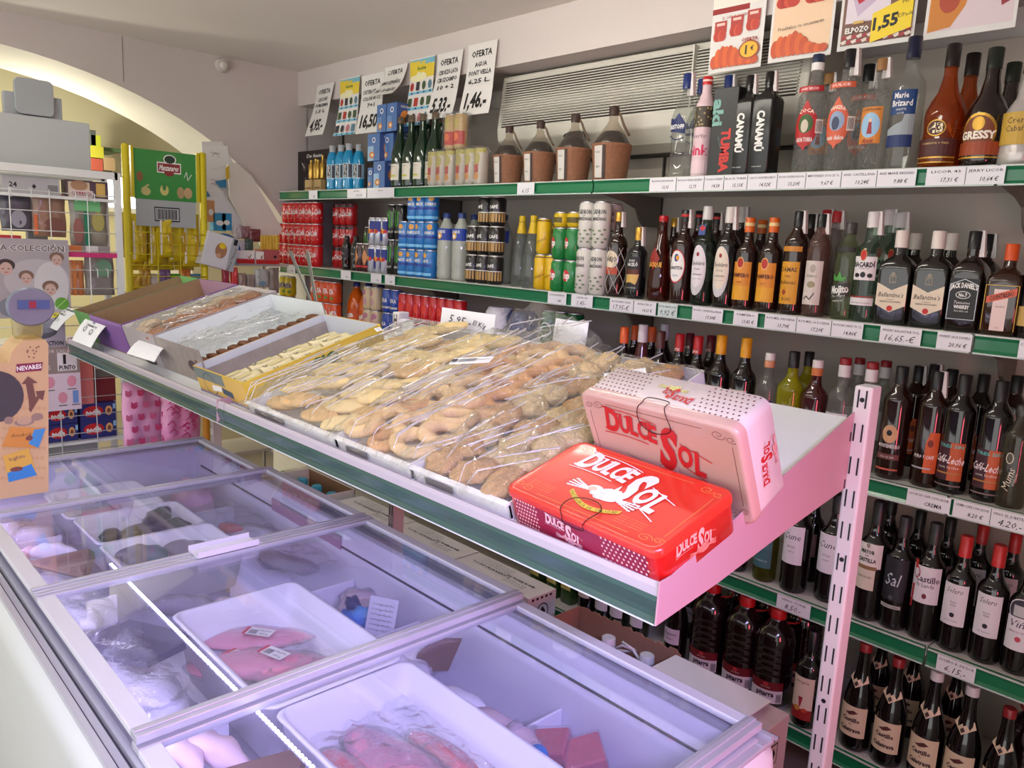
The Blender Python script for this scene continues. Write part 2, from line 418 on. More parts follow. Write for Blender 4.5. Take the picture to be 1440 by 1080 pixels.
# ============================================================ POSTERS
def sheet(X0, X1, z0, z1, items, label, name='offer_sheet', y=2.268, curl=.03, slant=0, group=None, w=None, back=(228, 226, 222)):
    W_ = X1-X0; H_ = z1-z0
    o = thing(name, label, 'poster', ((X0+X1)/2, y, z1), group=group)
    def fn(u, v, l):
        k = -v/H_
        return (u+slant*k*W_, -(curl if curl > .012 else 0)*k*k-(.008 if curl > .012 else 0)*math.sin(k*5)*u/W_-l, v)
    m = MB(); m.mats = []
    n = 8; vs = []
    for i in range(n+1):
        v = -H_*i/n
        for l in (0, -.0006): vs += [fn(-W_/2, v, l), fn(0, v, l), fn(W_/2, v, l)]
    fs = []
    for i in range(n):
        a = i*6; b = a+6
        fs += [(a, b, b+1, a+1), (a+1, b+1, b+2, a+2), (a+3, a+4, b+4, b+3), (a+4, a+5, b+5, b+4)]
    m.add(vs, fs, M(*back, .7), True); m.build('paper', o)
    m = MB(); m.art(items(W_, H_), fn, lift=.0006, nu=4, cap=.006); m.build('print', o)
    return o
def offer(lines, pr, sz=1):
    def f(W_, H_):
        it = [('t', 'OFERTA', 0, -.14*H_, .085*H_, INK, {'w': W_*.72, 'bold': .03})]
        y = -.29
        for k, l in enumerate(lines):
            it.append(('t', l, 0, y*H_, .062*H_, M(50, 50, 52), {'w': min(W_*.8, W_*.11*len(l)), 'bold': .03})); y -= .115
        it.append(('t', pr, 0, -.79*H_, .21*H_, INK, {'w': W_*.72, 'bold': .035, 'shear': .08, 'res': 2}))
        return it
    return f
def flyer(W_, H_):
    it = [('r', -W_/2, -.30*H_, W_/2, -.02*H_, M(232, 205, 60)), ('r', -W_/2, -.10*H_, W_/2, -.02*H_, M(120, 185, 205)),
          ('e', -W_*.5, -.35*H_, W_*.2, -.2*H_, M(240, 236, 190)), ('t', 'La Revista', -W_*.08, -.15*H_, .05*H_, M(60, 120, 60), {'shear': .3, 'w': W_*.5, 'bold': .03})]
    cols = [(190, 120, 50), (90, 130, 150), (60, 60, 70), (180, 60, 50), (210, 180, 120), (120, 160, 90), (200, 120, 130), (70, 90, 60)]
    r = random.Random(3)
    for j, v in enumerate((-.42, -.66, -.9)):
        for i in range(4):
            u = (-.38+.25*i)*W_; c = M(*r.choice(cols))
            it.append(('r' if r.random() < .5 else 'e', u-.07*W_, (v-.06)*H_, u+.08*W_, (v+.07)*H_, c))
        it.append(('r', -W_/2, (v-.115)*H_, W_/2, (v-.075)*H_, M(130, 195, 215)))
        for i in range(4): it.append(('e', (-.38+.25*i)*W_, (v-.11)*H_, (-.3+.25*i)*W_, (v-.08)*H_, M(30, 90, 150)))
    return it
def px_sheet(p0, p1, ytop, ybot, *a, **k):
    zt = ony((p0+p1)/2, ytop, 2.268).z; zb = ony((p0+p1)/2, ybot, 2.268).z; zm = (zt+zb)/2
    return sheet(Xat(p0, 2.268, zm), Xat(p1, 2.268, zm), zb, zt, *a, **k)
px_sheet(446, 470, 118, 190, offer(['LECHE', 'PURISIMA', '1,5 L'], '4,95.-'), 'white offer sheet with price 4,95, furthest left on the beam', slant=-.42)
px_sheet(478, 506, 109, 190, flyer, 'colourful offers flyer beside the 4,95 sheet, smaller of the two flyers', 'offer_flyer')
px_sheet(508, 540, 104, 188, offer(['DETERGENTE', 'COLON 40 CC', '7+1'], '16,50'), 'white offer sheet with price 16,50, partly behind blue boxes')
def vino(W_, H_):
    return [('t', 'OFERTA', 0, -.2*H_, .14*H_, INK, {'w': W_*.7, 'bold': .03}), ('t', 'VINO ESPAÑOL', 0, -.55*H_, .13*H_, M(50, 50, 52), {'w': W_*.85, 'bold': .03}),
            ('t', 'DEL - SE GRATIS', 0, -.82*H_, .10*H_, M(50, 50, 52), {'w': W_*.8, 'bold': .03})]
px_sheet(541, 573, 92, 138, vino, 'short white offer sheet without a big price, curled up at its foot', curl=.09)
px_sheet(576, 611, 81, 176, flyer, 'taller colourful offers flyer between two white price sheets', 'offer_flyer')
px_sheet(614, 650, 73, 168, offer(['CERVEZA LATA', 'CRUZCAMPO', '10 + 2'], '5,33.-'), 'white offer sheet with price 5,33 in large figures', slant=-.08, curl=.05)
px_sheet(657, 698, 60, 162, offer(['AGUA', 'FONT VELLA', '6,25 L.'], '1,46.-'), 'white offer sheet with price 1,46, last beside the air conditioner', slant=-.06)
# folded dark striped paper under the short sheet
p = ony(560, 150, 2.25)
m = MB()
for i in range(4): m.box(i*.02-.04, -.004*i, -.11, i*.02-.026, -.002-.004*i, .03, M(40, 48, 54, .4), fn=lambda x, y, z: (x-.35*z, y, z))
o = m.build('folded_sheet', loc=p); tag(o, 'dark striped folded paper hanging under the short offer sheet', 'paper')
def ham(n, badge):
    def f(W_, H_):
        r = random.Random(n); it = []
        if badge:
            it += [('r', -W_/2, -.30*H_, W_/2, 0, M(240, 232, 220)), ('r', -W_/2, -.36*H_, W_*.2, -.30*H_, M(150, 30, 30)), ('t', 'EL SABOR DE SIEMPRE', 0, -.41*H_, .03*H_, M(150, 30, 30), {'w': W_*.6})]
        else: it += [('r', -W_/2+.008, -.93*H_, W_/2-.008, 0, M(236, 205, 170))]
        cols = ((190, 60, 45), (176, 50, 42), (205, 82, 55))
        for i in range(3 if badge else 2):
            st = .31 if badge else .46; u = (-.32 if badge else -.24)*W_+i*st*W_; hw = (.13 if badge else .2)*W_; v = (-.56+.03*i if badge else -.36)*H_
            it += [('r', u-hw*.9, v-.01*H_, u+hw*.9, v+.12*H_, M(176, 60, 50)), ('r', u-hw*.6, v+.07*H_, u+hw*.6, v+.1*H_, M(235, 200, 190))]
            for j in range(4):
                it.append(('e', u-hw+.3*hw*j, v-.10*H_, u-hw+.3*hw*j+hw, v+.02*H_, M(*cols[j % 3])))
        for j in range(11):
            u = -W_*.46+W_*.077*j; h = .10+.06*math.sin(j*.5)+r.random()*.03
            it.append(('e', u, -.96*H_, u+W_*.14, (-.96+h*1.4)*H_, M(*((214, 96, 40) if j % 2 else (196, 78, 36)))))
        if badge:
            it += [('e', W_*.08, -.90*H_, W_*.46, -.70*H_, M(150, 70, 30)), ('e', W_*.11, -.885*H_, W_*.43, -.715*H_, M(240, 180, 40)),
                   ('t', '1', W_*.22, -.80*H_, .09*H_, INK, {'bold': .04}), ('t', '€', W_*.33, -.79*H_, .045*H_, INK, {'bold': .03}), ('t', 'OFERTA', W_*.27, -.69*H_, .035*H_, M(160, 40, 30), {'w': W_*.3, 'bold': .03})]
        else: it += [('t', 'Pruébalos, te encantarán', 0, -.66*H_, .035*H_, M(70, 60, 60), {'w': W_*.72, 'shear': .2, 'rot': 3})]
        return it
    return f
px_sheet(1001, 1076, -32, 98, ham(1, True), 'ham poster with a round yellow one euro badge, left of the four', 'meat_poster', curl=.01)
px_sheet(1086, 1176, -58, 82, ham(2, False), 'ham poster with two packs and orange slices, second from the left', 'meat_poster', curl=.012)
def pozo(W_, H_):
    it = [('r', -W_*.46, -.95*H_, W_*.46, 0, M(120, 84, 72)), ('r', -W_*.42, -.72*H_, W_*.16, 0, M(225, 215, 225))]
    it += [('p', [(-W_*.38, -.38*H_), (W_*.05, -.22*H_), (W_*.14, -.42*H_), (-W_*.26, -.66*H_)], M(200, 180, 205)), ('p', [(-W_*.30, -.46*H_), (W_*.02, -.33*H_), (W_*.04, -.42*H_), (-W_*.26, -.53*H_)], M(190, 40, 60)),
           ('e', -W_*.03, -.40*H_, W_*.12, -.28*H_, M(225, 190, 205)), ('l', [(-W_*.38, -.36*H_), (W_*.04, -.2*H_)], .006, M(80, 130, 180))]
    for j in range(3): it.append(('t', 'jamon cocido extra', W_*.32, -.28*H_-.06*H_*j, .02*H_, M(200, 180, 170), {'w': W_*.24}))
    for i in range(13):
        for j in range(2): it.append(('p', [(-W_*.46+i*W_*.07, (-.86-.05*j)*H_), (-W_*.44+i*W_*.07+.01, (-.84-.05*j)*H_), (-W_*.41+i*W_*.07+.01, (-.87-.05*j)*H_), (-W_*.43+i*W_*.07, (-.89-.05*j)*H_)], M(225, 210, 200) if (i+j) % 2 else M(165, 50, 60)))
    it += [('p', [(-W_*.05, -.96*H_), (W_*.46, -.86*H_), (W_*.46, -.52*H_), (-W_*.05, -.66*H_)], M(240, 212, 40)), ('t', '1,55', W_*.13, -.76*H_, .12*H_, INK, {'bold': .04, 'shear': .12, 'rot': 6, 'res': 2}), ('t', '€/Pack', W_*.37, -.72*H_, .04*H_, M(60, 50, 40), {'rot': 6}), ('t', 'PVP', W_*.37, -.59*H_, .035*H_, INK, {'rot': 6}),
           ('t', 'ELPOZO', -W_*.24, -.80*H_, .055*H_, WHITE, {'bold': .04, 'w': W_*.32}), ('r', -W_*.3, -.74*H_, -W_*.16, -.71*H_, M(205, 170, 90))]
    return it
px_sheet(1184, 1293, -72, 64, pozo, 'brown meat poster with a yellow 1,55 price patch, third from the left', 'meat_poster', curl=.01)
def pozo2(W_, H_):
    return [('r', -W_*.46, -.93*H_, W_*.46, 0, M(222, 205, 210)), ('p', [(-W_*.46, -.93*H_), (-W_*.2, -.90*H_), (-W_*.06, -.7*H_), (0, -.45*H_), (-W_*.05, 0), (-W_*.46, 0)], M(205, 130, 50)),
            ('e', -W_*.36, -.75*H_, -W_*.12, -.45*H_, M(176, 72, 48)), ('e', -W_*.4, -.46*H_, -W_*.2, -.3*H_, M(160, 40, 34)), ('e', -W_*.3, -.40*H_, -W_*.02, -.28*H_, M(36, 50, 50)),
            ('p', [(W_*.2, -.05*H_), (W_*.28, -.02*H_), (W_*.42, -.72*H_), (W_*.33, -.76*H_)], M(150, 50, 60)), ('p', [(W_*.2, -.05*H_), (W_*.28, -.02*H_), (W_*.36, -.4*H_), (W_*.28, -.42*H_)], M(90, 140, 180))]
px_sheet(1306, 1438, -90, 46, pozo2, 'pale meat poster with orange food picture, rightmost of the four', 'meat_poster', curl=.012)
# ============================================================ BOTTLES AND CANS
PARK = (0, 0, -50)
DARK = M(16, 11, 12, .06, coat=.6); DARKG = M(14, 34, 20, .07, coat=.5); DARKB = M(34, 14, 8, .06, coat=.6)
CLR = CLEAR(.80, .82, .80, .03, diff=.06, ior=1.45); CLRT = CLEAR(.80, .82, .80, .05, diff=.07, bump=.9, scale=70)
AMB = CLEAR(.75, .30, .06, .03, diff=.35, dcol=(150, 62, 12)); AMBD = CLEAR(.45, .10, .03, .03, diff=.5, dcol=(70, 20, 10)); YEL = CLEAR(.85, .85, .1, .04, diff=.6, dcol=(150, 150, 20))
GLDARK = CLEAR(.30, .36, .30, .03, diff=.25, dcol=(50, 62, 52))
GLROSE = CLEAR(.7, .35, .35, .03, diff=.5, dcol=(110, 62, 62)); BLUE_L = M(22, 140, 190, .12, coat=.4)
CREAM = M(226, 218, 205, .5); LAV = M(222, 214, 222, .5); GOLD = M(196, 152, 62, .3, .6); SILV = M(190, 190, 195, .25, .8); BLK = M(24, 23, 25, .3)
MAT_SEAL = M(214, 208, 206, .5)
def prof(kind, H, R, rn=.0145):
    P = {'bord': [(R*.86, 0), (R*.97, .004), (R, .012), (R, H*.60), (R*.97, H*.635), (R*.84, H*.67), (R*.6, H*.705), (rn*1.25, H*.745), (rn, H*.79), (rn, H*.985), (rn*.9, H)],
         'rum': [(R*.88, 0), (R*.98, .004), (R, .012), (R, H*.62), (R*.95, H*.66), (R*.78, H*.70), (R*.5, H*.74), (rn*1.1, H*.78), (rn, H*.82), (rn, H*.985), (rn*.9, H)],
         'burg': [(R*.86, 0), (R*.98, .005), (R, .014), (R, H*.42), (R*.95, H*.50), (R*.80, H*.58), (R*.60, H*.66), (R*.44, H*.73), (rn*1.08, H*.80), (rn, H*.86), (rn, H*.985), (rn*.9, H)],
         'tall': [(R*.88, 0), (R*.98, .004), (R, .012), (R, H*.70), (R*.93, H*.74), (R*.7, H*.78), (rn*1.3, H*.82), (rn, H*.85), (rn, H*.985), (rn*.9, H)],
         'flare': [(R, 0), (R*1.02, .01), (R*.94, H*.05), (R*.86, H*.25), (R*.98, H*.55), (R*.95, H*.60), (R*.75, H*.68), (rn*1.3, H*.76), (rn, H*.82), (rn, H*.985), (rn*.9, H)],
         'onion': [(R*.9, 0), (R*1.0, .005), (R*.98, H*.12), (R*.90, H*.30), (R*.95, H*.42), (R*.93, H*.47), (R*.74, H*.55), (R*.5, H*.62), (rn*1.2, H*.70), (rn, H*.76), (rn, H*.985), (rn*.9, H)],
         'cone': [(R*.92, 0), (R, .006), (R, H*.2), (R*.92, H*.42), (R*.7, H*.62), (R*.45, H*.78), (rn, H*.86), (rn, H*.985), (rn*.9, H)],
         'sq': [(R*.93, 0, 6), (R, .006, 7), (R, H*.60, 7), (R*.94, H*.65, 5), (R*.72, H*.70, 3), (R*.42, H*.74, 2), (rn, H*.77), (rn, H*.985), (rn*.9, H)],
         'sqtall': [(R*.95, 0, 7), (R, .005, 8), (R, H*.72, 8), (R*.94, H*.755, 6), (R*.6, H*.80, 3), (rn*1.1, H*.83), (rn, H*.86), (rn, H*.985), (rn*.9, H)],
         'pet': [(R*.8, 0), (R, .012), (R*.98, H*.06), (R, H*.10), (R*.95, H*.16), (R, H*.22), (R, H*.66), (R*.93, H*.72), (R*.7, H*.82), (rn*1.2, H*.88), (rn, H*.92), (rn, H)]}
    return P[kind]
def bottle(name, kind, H, R, body, cap, caph, art=None, dy=1, rn=.0145, flat=False, capr=None, seal=False, seg=22, extra=None, cat='bottle', lip=None):
    t = thing(name, 'x', cat, PARK)
    m = MB(); m.lathe(prof(kind, H, R, rn), body, seg, dy=dy); m.build('glass', t)
    cr = (capr or rn)+.0012
    m = MB(); m.lathe([(cr*1.02, H-caph), (cr, H-caph+.002), (cr, H+.001), (cr*.86, H+.003)], cap, 16)
    if lip: m.lathe([(cr*1.015, H-caph*.55), (cr*1.015, H-caph*.3)], lip, 16)
    m.build('cap', t)
    if art:
        m = MB(); m.art(art, front(-R*dy) if flat else cyl(R), nu=10); m.build('label', t)
    if seal:
        m = MB(); m.box(cr*.2, -cr*.4, H-caph-.02, cr+.004, cr*.5, H+.004, MAT_SEAL, fn=lambda x, y, z: (x+(.006 if z < H-.01 and x > cr*.5 else 0), y, z)); m.build('tax_strip', t)
    if extra: extra(t)
    return t
def can(name, H, R, body, art, top=SILV, cat='can'):
    t = thing(name, 'x', cat, PARK)
    m = MB(); m.lathe([(R*.78, 0), (R*.82, .002), (R, .010), (R, H-.014), (R*.83, H-.004)], body, 18, cap=False); m.build('shell', t)
    m = MB(); m.lathe([(R*.86, H-.005), (R*.88, H-.001), (R*.84, H), (R*.80, H-.003)], top, 18); m.add([(-.004, -.012, H+.0006), (.004, -.012, H+.0006), (.004, .006, H+.0006), (-.004, .006, H+.0006)], [(0, 1, 2, 3)], top); m.build('lid', t)
    if art:
        m = MB(); m.art(art, cyl(R), nu=8); m.build('print', t)
    return t
R_ = .036
K = {}
def txt(s, v, size, mat, **k): return ('t', s, k.pop('u', 0), v, size, mat, k)
# --- spirits
K['fest'] = None
K['blue_cap_vodka'] = (bottle('vodka_bottle', 'flare', .30, .042, CLR, M(28, 48, 110, .3), .042, [('p', [(-.028, .135), (.03, .125), (.03, .155), (.008, .185), (-.006, .168), (-.028, .172)], M(24, 40, 92)), txt('ERISTOFF', .146, .012, WHITE, w=.052, bold=.03), ('l', [(-.028, .122), (0, .108), (.028, .114)], .003, M(24, 40, 92))], seal=True), .30)
K['pink'] = (bottle('gin_bottle', 'tall', .30, .030, M(216, 190, 196, .3), M(190, 34, 40, .3), .022, [('r', -.045, .15, .045, .212, M(70, 62, 52)), ('r', -.045, .012, .045, .05, M(226, 200, 208)), txt('Puerto', .125, .014, M(120, 90, 100), shear=.3), txt('pink', .082, .030, M(206, 36, 90), bold=.03, w=.07)]+[('e', random.Random(i).uniform(-.04, .036), random.Random(i+50).uniform(.15, .205), random.Random(i).uniform(-.04, .036)+.006, random.Random(i+50).uniform(.15, .205)+.006, M(170, 150, 100)) for i in range(22)], lip=M(232, 205, 190)), .30)
K['canamu'] = (bottle('black_liqueur_bottle', 'sqtall', .305, .037, M(20, 22, 22, .25), M(20, 20, 22, .2), .036, [txt('CANAMÚ', .13, .024, WHITE, rot=-90, bold=.045, w=.12, res=2), txt('ron miel', .025, .005, WHITE, w=.03)], flat=True, seal=True), .305)
def tex(lab): return lab
def oval(c1, c2, c3, s1, s2, top):
    it = [('r', -.038, .205, .038, .219, M(*c1)), txt(top, .212, .006, M(250, 225, 225), w=.05, bold=.02)]
    it += [('d', -.034, .055, .034, .185, M(*c1)), ('e', -.032, .065, .032, .165, M(*c1)), ('e', -.02, .10, .02, .148, M(*c2)), ('e', -.012, .102, .008, .135, M(*c3)),
           txt(s1, .152, .009, M(245, 230, 215), w=.04, arc=.006, bold=.02), txt(s2, .084, .011, WHITE, w=.044, bold=.02), ('r', .026, .10, .046, .135, M(222, 214, 208))]
    it += [('r', .028+.0022*i, .104, .029+.0022*i, .131, INK) for i in range(7)]
    return it
K['tex_red'] = (bottle('anise_bottle', 'rum', .30, .040, CLRT, M(36, 50, 78, .3), .018, oval((176, 30, 34), (58, 90, 40), (200, 190, 170), 'COCA', 'AROA TORRA', 'ANIS SECO'), lip=None, extra=lambda t: MB().lathe([(.0165, .262), (.0165, .281)], WHITE, 16).build('neck_label', t)), .30)
K['tex_orange'] = (bottle('anise_bottle', 'rum', .30, .041, CLRT, M(26, 26, 30, .3), .042, oval((206, 92, 60), (140, 160, 190), (50, 60, 90), 'VANIZKA', 'anis dulce', 'DULCE'), seal=True, rn=.016), .30)
K['tex_blue'] = (bottle('anise_bottle', 'rum', .29, .040, CLRT, M(150, 110, 66, .6), .028, [('r', -.03, .07, .032, .165, M(206, 130, 50)), ('e', -.024, .085, .028, .15, M(150, 190, 220)), ('p', [(-.004, .095), (.01, .095), (.006, .13), (0, .13)], M(150, 30, 36)), ('e', -.001, .125, .007, .135, M(230, 190, 160)), txt('LA CASTELLANA', .158, .006, M(70, 30, 16), w=.05), txt('Anis', .078, .012, M(150, 30, 30), shear=.3, bold=.02)], seal=True), .29)
K['marie'] = (bottle('anise_bottle', 'rum', .325, .040, CLR, M(22, 28, 56, .3), .05, [('r', -.032, .135, .034, .195, M(26, 62, 116)), ('p', [(-.034, .10), (-.034, .075), (.034, .062), (.034, .135), (.01, .135), (.006, .118)], M(150, 160, 165)), ('r', -.034, .055, .034, .085, M(20, 44, 96)), txt('Marie', .182, .014, WHITE, u=-.003, w=.036, bold=.02), txt('Brizard', .163, .015, WHITE, w=.05, bold=.02), txt('ANISETTE', .147, .005, WHITE, w=.024), txt('LICOR', .138, .005, WHITE, w=.016)], rn=.016), .325)
K['l43'] = (bottle('amber_liqueur_bottle', 'onion', .315, .052, AMB, M(26, 18, 18, .3), .055, [('e', -.024, .080, .024, .122, GOLD), ('e', -.0215, .083, .0215, .119, M(70, 24, 20)), txt('43', .101, .024, M(240, 228, 190), bold=.04, res=2), ('r', -.055, .03, .055, .074, M(72, 22, 20)), txt('CUARENTA Y TRES', .062, .005, M(225, 190, 120), w=.07), ('r', -.055, .024, .055, .028, GOLD), ('r', -.055, .012, .055, .015, GOLD)], rn=.0165), .315)
K['gressy'] = (bottle('cream_liqueur_bottle', 'onion', .30, .052, M(28, 14, 12, .07, coat=.6), M(26, 34, 26, .3), .05, [('e', -.045, .04, .045, .135, GOLD), ('e', -.04, .04, .04, .128, M(120, 60, 30)), ('e', -.015, .09, .015, .125, GOLD), ('r', -.058, .028, .058, .062, M(150, 62, 24)), txt('GRESSY', .079, .019, M(240, 232, 215), w=.088, bold=.045, res=2), ('r', -.056, .02, .056, .024, GOLD)], rn=.018), .30)
K['crema'] = (bottle('cream_liqueur_bottle', 'onion', .27, .05, M(190, 184, 180, .2, .3), M(60, 52, 46, .3), .04, [('r', -.05, .05, .05, .13, M(196, 158, 60)), txt('Crema', .11, .015, M(60, 40, 20)), txt('Cabañas', .09, .015, M(60, 40, 20), w=.06)], rn=.018), .27)
# --- middle shelf rums and whiskies
def net(t):
    m = MB()
    for s_ in (1, -1):
        for k in range(6):
            pts = []
            for i in range(14):
                z = .01+i*.0165; r = .0385 if z < .17 else .0385-(z-.17)*.35; a = 2*PI*k/6+s_*i*.23
                pts.append((r*math.sin(a), -r*math.cos(a), z))
            m.tube(pts, .0011, M(200, 196, 190, .5), 4)
    m.build('net', t)
K['netted'] = (bottle('netted_rum_bottle', 'rum', .30, .037, DARKB, GOLD, .03, [('e', -.03, .10, .03, .165, M(222, 208, 180)), ('r', -.03, .08, .03, .105, M(176, 70, 40)), txt('AÑEJO', .135, .016, INK, w=.05, bold=.03)], seal=True, extra=net), .30)
K['barcelo'] = (bottle('black_label_rum_bottle', 'rum', .26, .036, M(20, 22, 24, .08, coat=.6), GOLD, .045, [('r', -.032, .03, .032, .155, M(30, 32, 34)), ('l', [(-.03, .152), (.03, .152)], .001, WHITE), txt('RON', .14, .008, WHITE, bold=.02), txt('BARCELÓ', .126, .012, WHITE, w=.05, bold=.03), txt('AÑEJO', .098, .010, WHITE, w=.035, bold=.03), ('r', -.031, .09, .031, .108, M(90, 40, 30)), ('p', [(-.032, .055), (0, .06), (.02, .052), (.026, .065), (.032, .09), (-.032, .088)], M(212, 176, 100)), txt('REPUBLICA DOMINICANA', .04, .004, WHITE, w=.045)], seal=True), .26)
K['cacique'] = (bottle('red_cap_rum_bottle', 'cone', .30, .040, AMBD, M(170, 24, 36, .3), .018, [('d', -.022, .11, .022, .19, M(150, 36, 26)), txt('CACIQUE', .13, .016, M(240, 180, 60), w=.06, bold=.03)], rn=.016, lip=None), .30)
K['arecha'] = (bottle('dark_rum_bottle', 'rum', .30, .038, M(38, 12, 10, .06, coat=.6), M(30, 30, 34, .3), .035, [('e', -.030, .065, .030, .175, RED), ('e', -.0275, .069, .0275, .171, WHITE), ('e', -.008, .135, .008, .16, M(30, 60, 140)), ('e', -.002, .14, .01, .155, M(220, 150, 30)), txt('SANTITA', .115, .010, INK, w=.045, bold=.03), txt('RON', .09, .006, M(60, 90, 160))], seal=True, lip=M(190, 40, 40)), .30)
def oval2(c, s): return [('e', -.029, .03, .029, .185, M(205, 205, 208)), ('e', -.027, .055, .027, .182, M(*c)), ('e', -.005, .15, .005, .163, M(150, 40, 40)), txt(s, .13, .013, INK, w=.048, shear=.2), txt('El ron de', .112, .006, INK, w=.02), txt('CANDELARIA', .095, .0045, INK, w=.034), txt('añejado en roble', .082, .003, GREYTXT, w=.03)]
K['cand_clear'] = (bottle('clear_rum_bottle', 'rum', .30, .036, GLDARK, M(205, 204, 202, .4), .038, oval2((226, 220, 226), 'Candelaria'), extra=lambda t: MB().art([('r', -.012, 0, .012, .03, M(60, 80, 140)), ('d', -.012, .012, .012, .03, RED)], lambda u, v, l: (u, -.022-l-.3*(.03-v)*.5, .215+v)).build('hang_tag', t)), .30)
K['cand_dark'] = (bottle('dark_rum_bottle', 'rum', .30, .037, DARK, M(212, 206, 200, .4), .045, oval2((226, 214, 196), 'Candelaria'), seal=True), .30)
K['pampero'] = (bottle('dark_rum_bottle', 'rum', .285, .036, DARKB, M(206, 96, 30, .35), .042, [('r', -.032, .03, .034, .15, M(216, 140, 44)), ('r', -.032, .03, .034, .075, M(222, 160, 40)), ('e', -.014, .128, .01, .165, M(235, 190, 120)), ('e', -.012, .131, .008, .162, M(176, 40, 30)), txt('PAMPERO', .108, .012, M(90, 30, 20), w=.058, bold=.03), txt('BLANCO', .086, .004, M(120, 60, 20), w=.02)], lip=M(225, 200, 140)), .285)
K['alamas'] = (bottle('dark_rum_bottle', 'tall', .30, .035, DARKB, M(26, 26, 28, .3), .042, [('r', -.032, .03, .032, .155, M(212, 150, 36)), txt('DAMAS', .132, .013, M(60, 30, 16), w=.05, bold=.02), txt('MIEL', .112, .006, M(90, 30, 20)), txt('Indianas', .095, .012, M(60, 30, 16), shear=.35, w=.05), txt('SECAS', .045, .009, M(60, 30, 16), w=.03), ('d', -.015, .055, .0, .075, M(160, 60, 30)), ('r', -.034, .185, .034, .2, M(196, 130, 40))], seal=True), .30)
K['paper_label'] = (bottle('amber_rum_bottle', 'tall', .30, .034, CLEAR(.6, .42, .36, .03, diff=.4, dcol=(110, 84, 78)), M(26, 26, 28, .3), .036, [('r', -.028, .035, .03, .165, M(208, 198, 190)), ('e', -.008, .13, .010, .155, M(170, 160, 150)), ('e', -.012, .085, .012, .105, M(150, 140, 110)), txt('RESERVA', .12, .006, GREYTXT, w=.03), ('l', [(-.02, .05), (-.01, .06), (.0, .05), (.012, .07)], .003, INK)], seal=True), .30)
K['mojito'] = (bottle('mojito_bottle', 'tall', .285, .036, CLEAR(.7, .78, .6, .04, diff=.2, dcol=(110, 120, 90)), M(70, 66, 66, .3), .03, [('p', [(-.02, .115), (-.026, .135), (-.01, .125), (-.002, .145), (.006, .125), (.02, .13), (.012, .115)], M(70, 150, 60)), ('p', [(-.03, .06), (.03, .07), (.032, .112), (-.028, .100)], M(46, 50, 44)), txt('Mojito', .09, .022, WHITE, w=.056, bold=.04, rot=8, res=2), txt('The Original', .07, .006, WHITE, w=.04, rot=8), txt('PREMIUM', .055, .004, WHITE, w=.03, rot=8), ('r', -.036, .20, .036, .215, M(40, 42, 40))]), .285)
K['wrapped'] = (bottle('wrapped_rum_bottle', 'cone', .30, .036, CLEAR(.8, .75, .75, .08, diff=.25, dcol=(140, 128, 128), bump=1, scale=25), M(180, 44, 50, .4), .03, None, seal=True), .30)
K['bacardi'] = (bottle('white_rum_bottle', 'rum', .30, .037, CLEAR(.62, .74, .66, .03, diff=.15, dcol=(80, 100, 90)), M(214, 208, 208, .4), .04, [('r', -.032, .115, .034, .18, M(228, 222, 224)), ('e', -.012, .168, .006, .20, M(190, 120, 50)), ('e', -.010, .171, .004, .197, RED), txt('BACARDÍ', .158, .013, INK, w=.06, bold=.04), txt('SUPERIOR', .147, .004, GREYTXT, w=.03), ('e', -.024, .122, -.008, .134, INK), ('e', -.006, .122, .008, .138, INK), ('e', .012, .122, .026, .134, INK), ('r', -.036, .045, .036, .066, M(228, 222, 224)), txt('CARTA BLANCA RON', .052, .004, INK, w=.05), ('r', -.036, .068, .036, .07, RED)], seal=True, rn=.0165), .30)
ball = [('p', [(-.041, .055), (0, .035), (.041, .055), (.041, .118), (0, .098), (-.041, .118)], M(222, 208, 184)), txt('Ballantine\u2019s', .085, .013, M(30, 24, 20), w=.068, shear=.25, bold=.01), txt('FINEST', .071, .004, M(120, 90, 50), w=.022), txt('BLENDED SCOTCH WHISKY', .065, .004, M(30, 24, 20), w=.056, bold=.02), ('e', -.008, .038, .008, .054, RED)]
ball += [('r', -.010, .118, .010, .140, M(130, 126, 112)), ('e', -.006, .136, .006, .150, M(140, 134, 118)), ('e', -.006, .122, -.001, .136, DARK), ('e', .001, .122, .006, .136, DARK)]
K['ball'] = (bottle('whisky_bottle', 'sq', .265, .046, M(18, 16, 14, .06, coat=.6), M(226, 214, 206, .35), .046, ball, dy=.72, flat=True, rn=.0165), .265)
jd = [('r', -.036, .03, .036, .142, M(26, 25, 26)), ('l', [(-.034, .033), (.034, .033), (.034, .125), (.0, .14), (-.034, .125), (-.034, .033)], .001, SILV), txt('JACK DANIEL\u2019S', .118, .013, WHITE, w=.066, bold=.04, arc=.006), ('e', -.018, .088, .018, .108, WHITE), ('e', -.0165, .0895, .0165, .1065, BLK), txt('No.7', .098, .009, WHITE, w=.02, bold=.03), txt('Tennessee', .078, .008, WHITE, w=.04, shear=.3), txt('WHISKEY', .066, .009, WHITE, w=.038, bold=.04), txt('70cl 40% vol', .055, .005, WHITE, w=.034)]
K['jack'] = (bottle('whiskey_bottle', 'sq', .265, .040, M(26, 15, 10, .06, coat=.6), BLK, .045, jd, flat=True, rn=.0165, seal=True), .265)
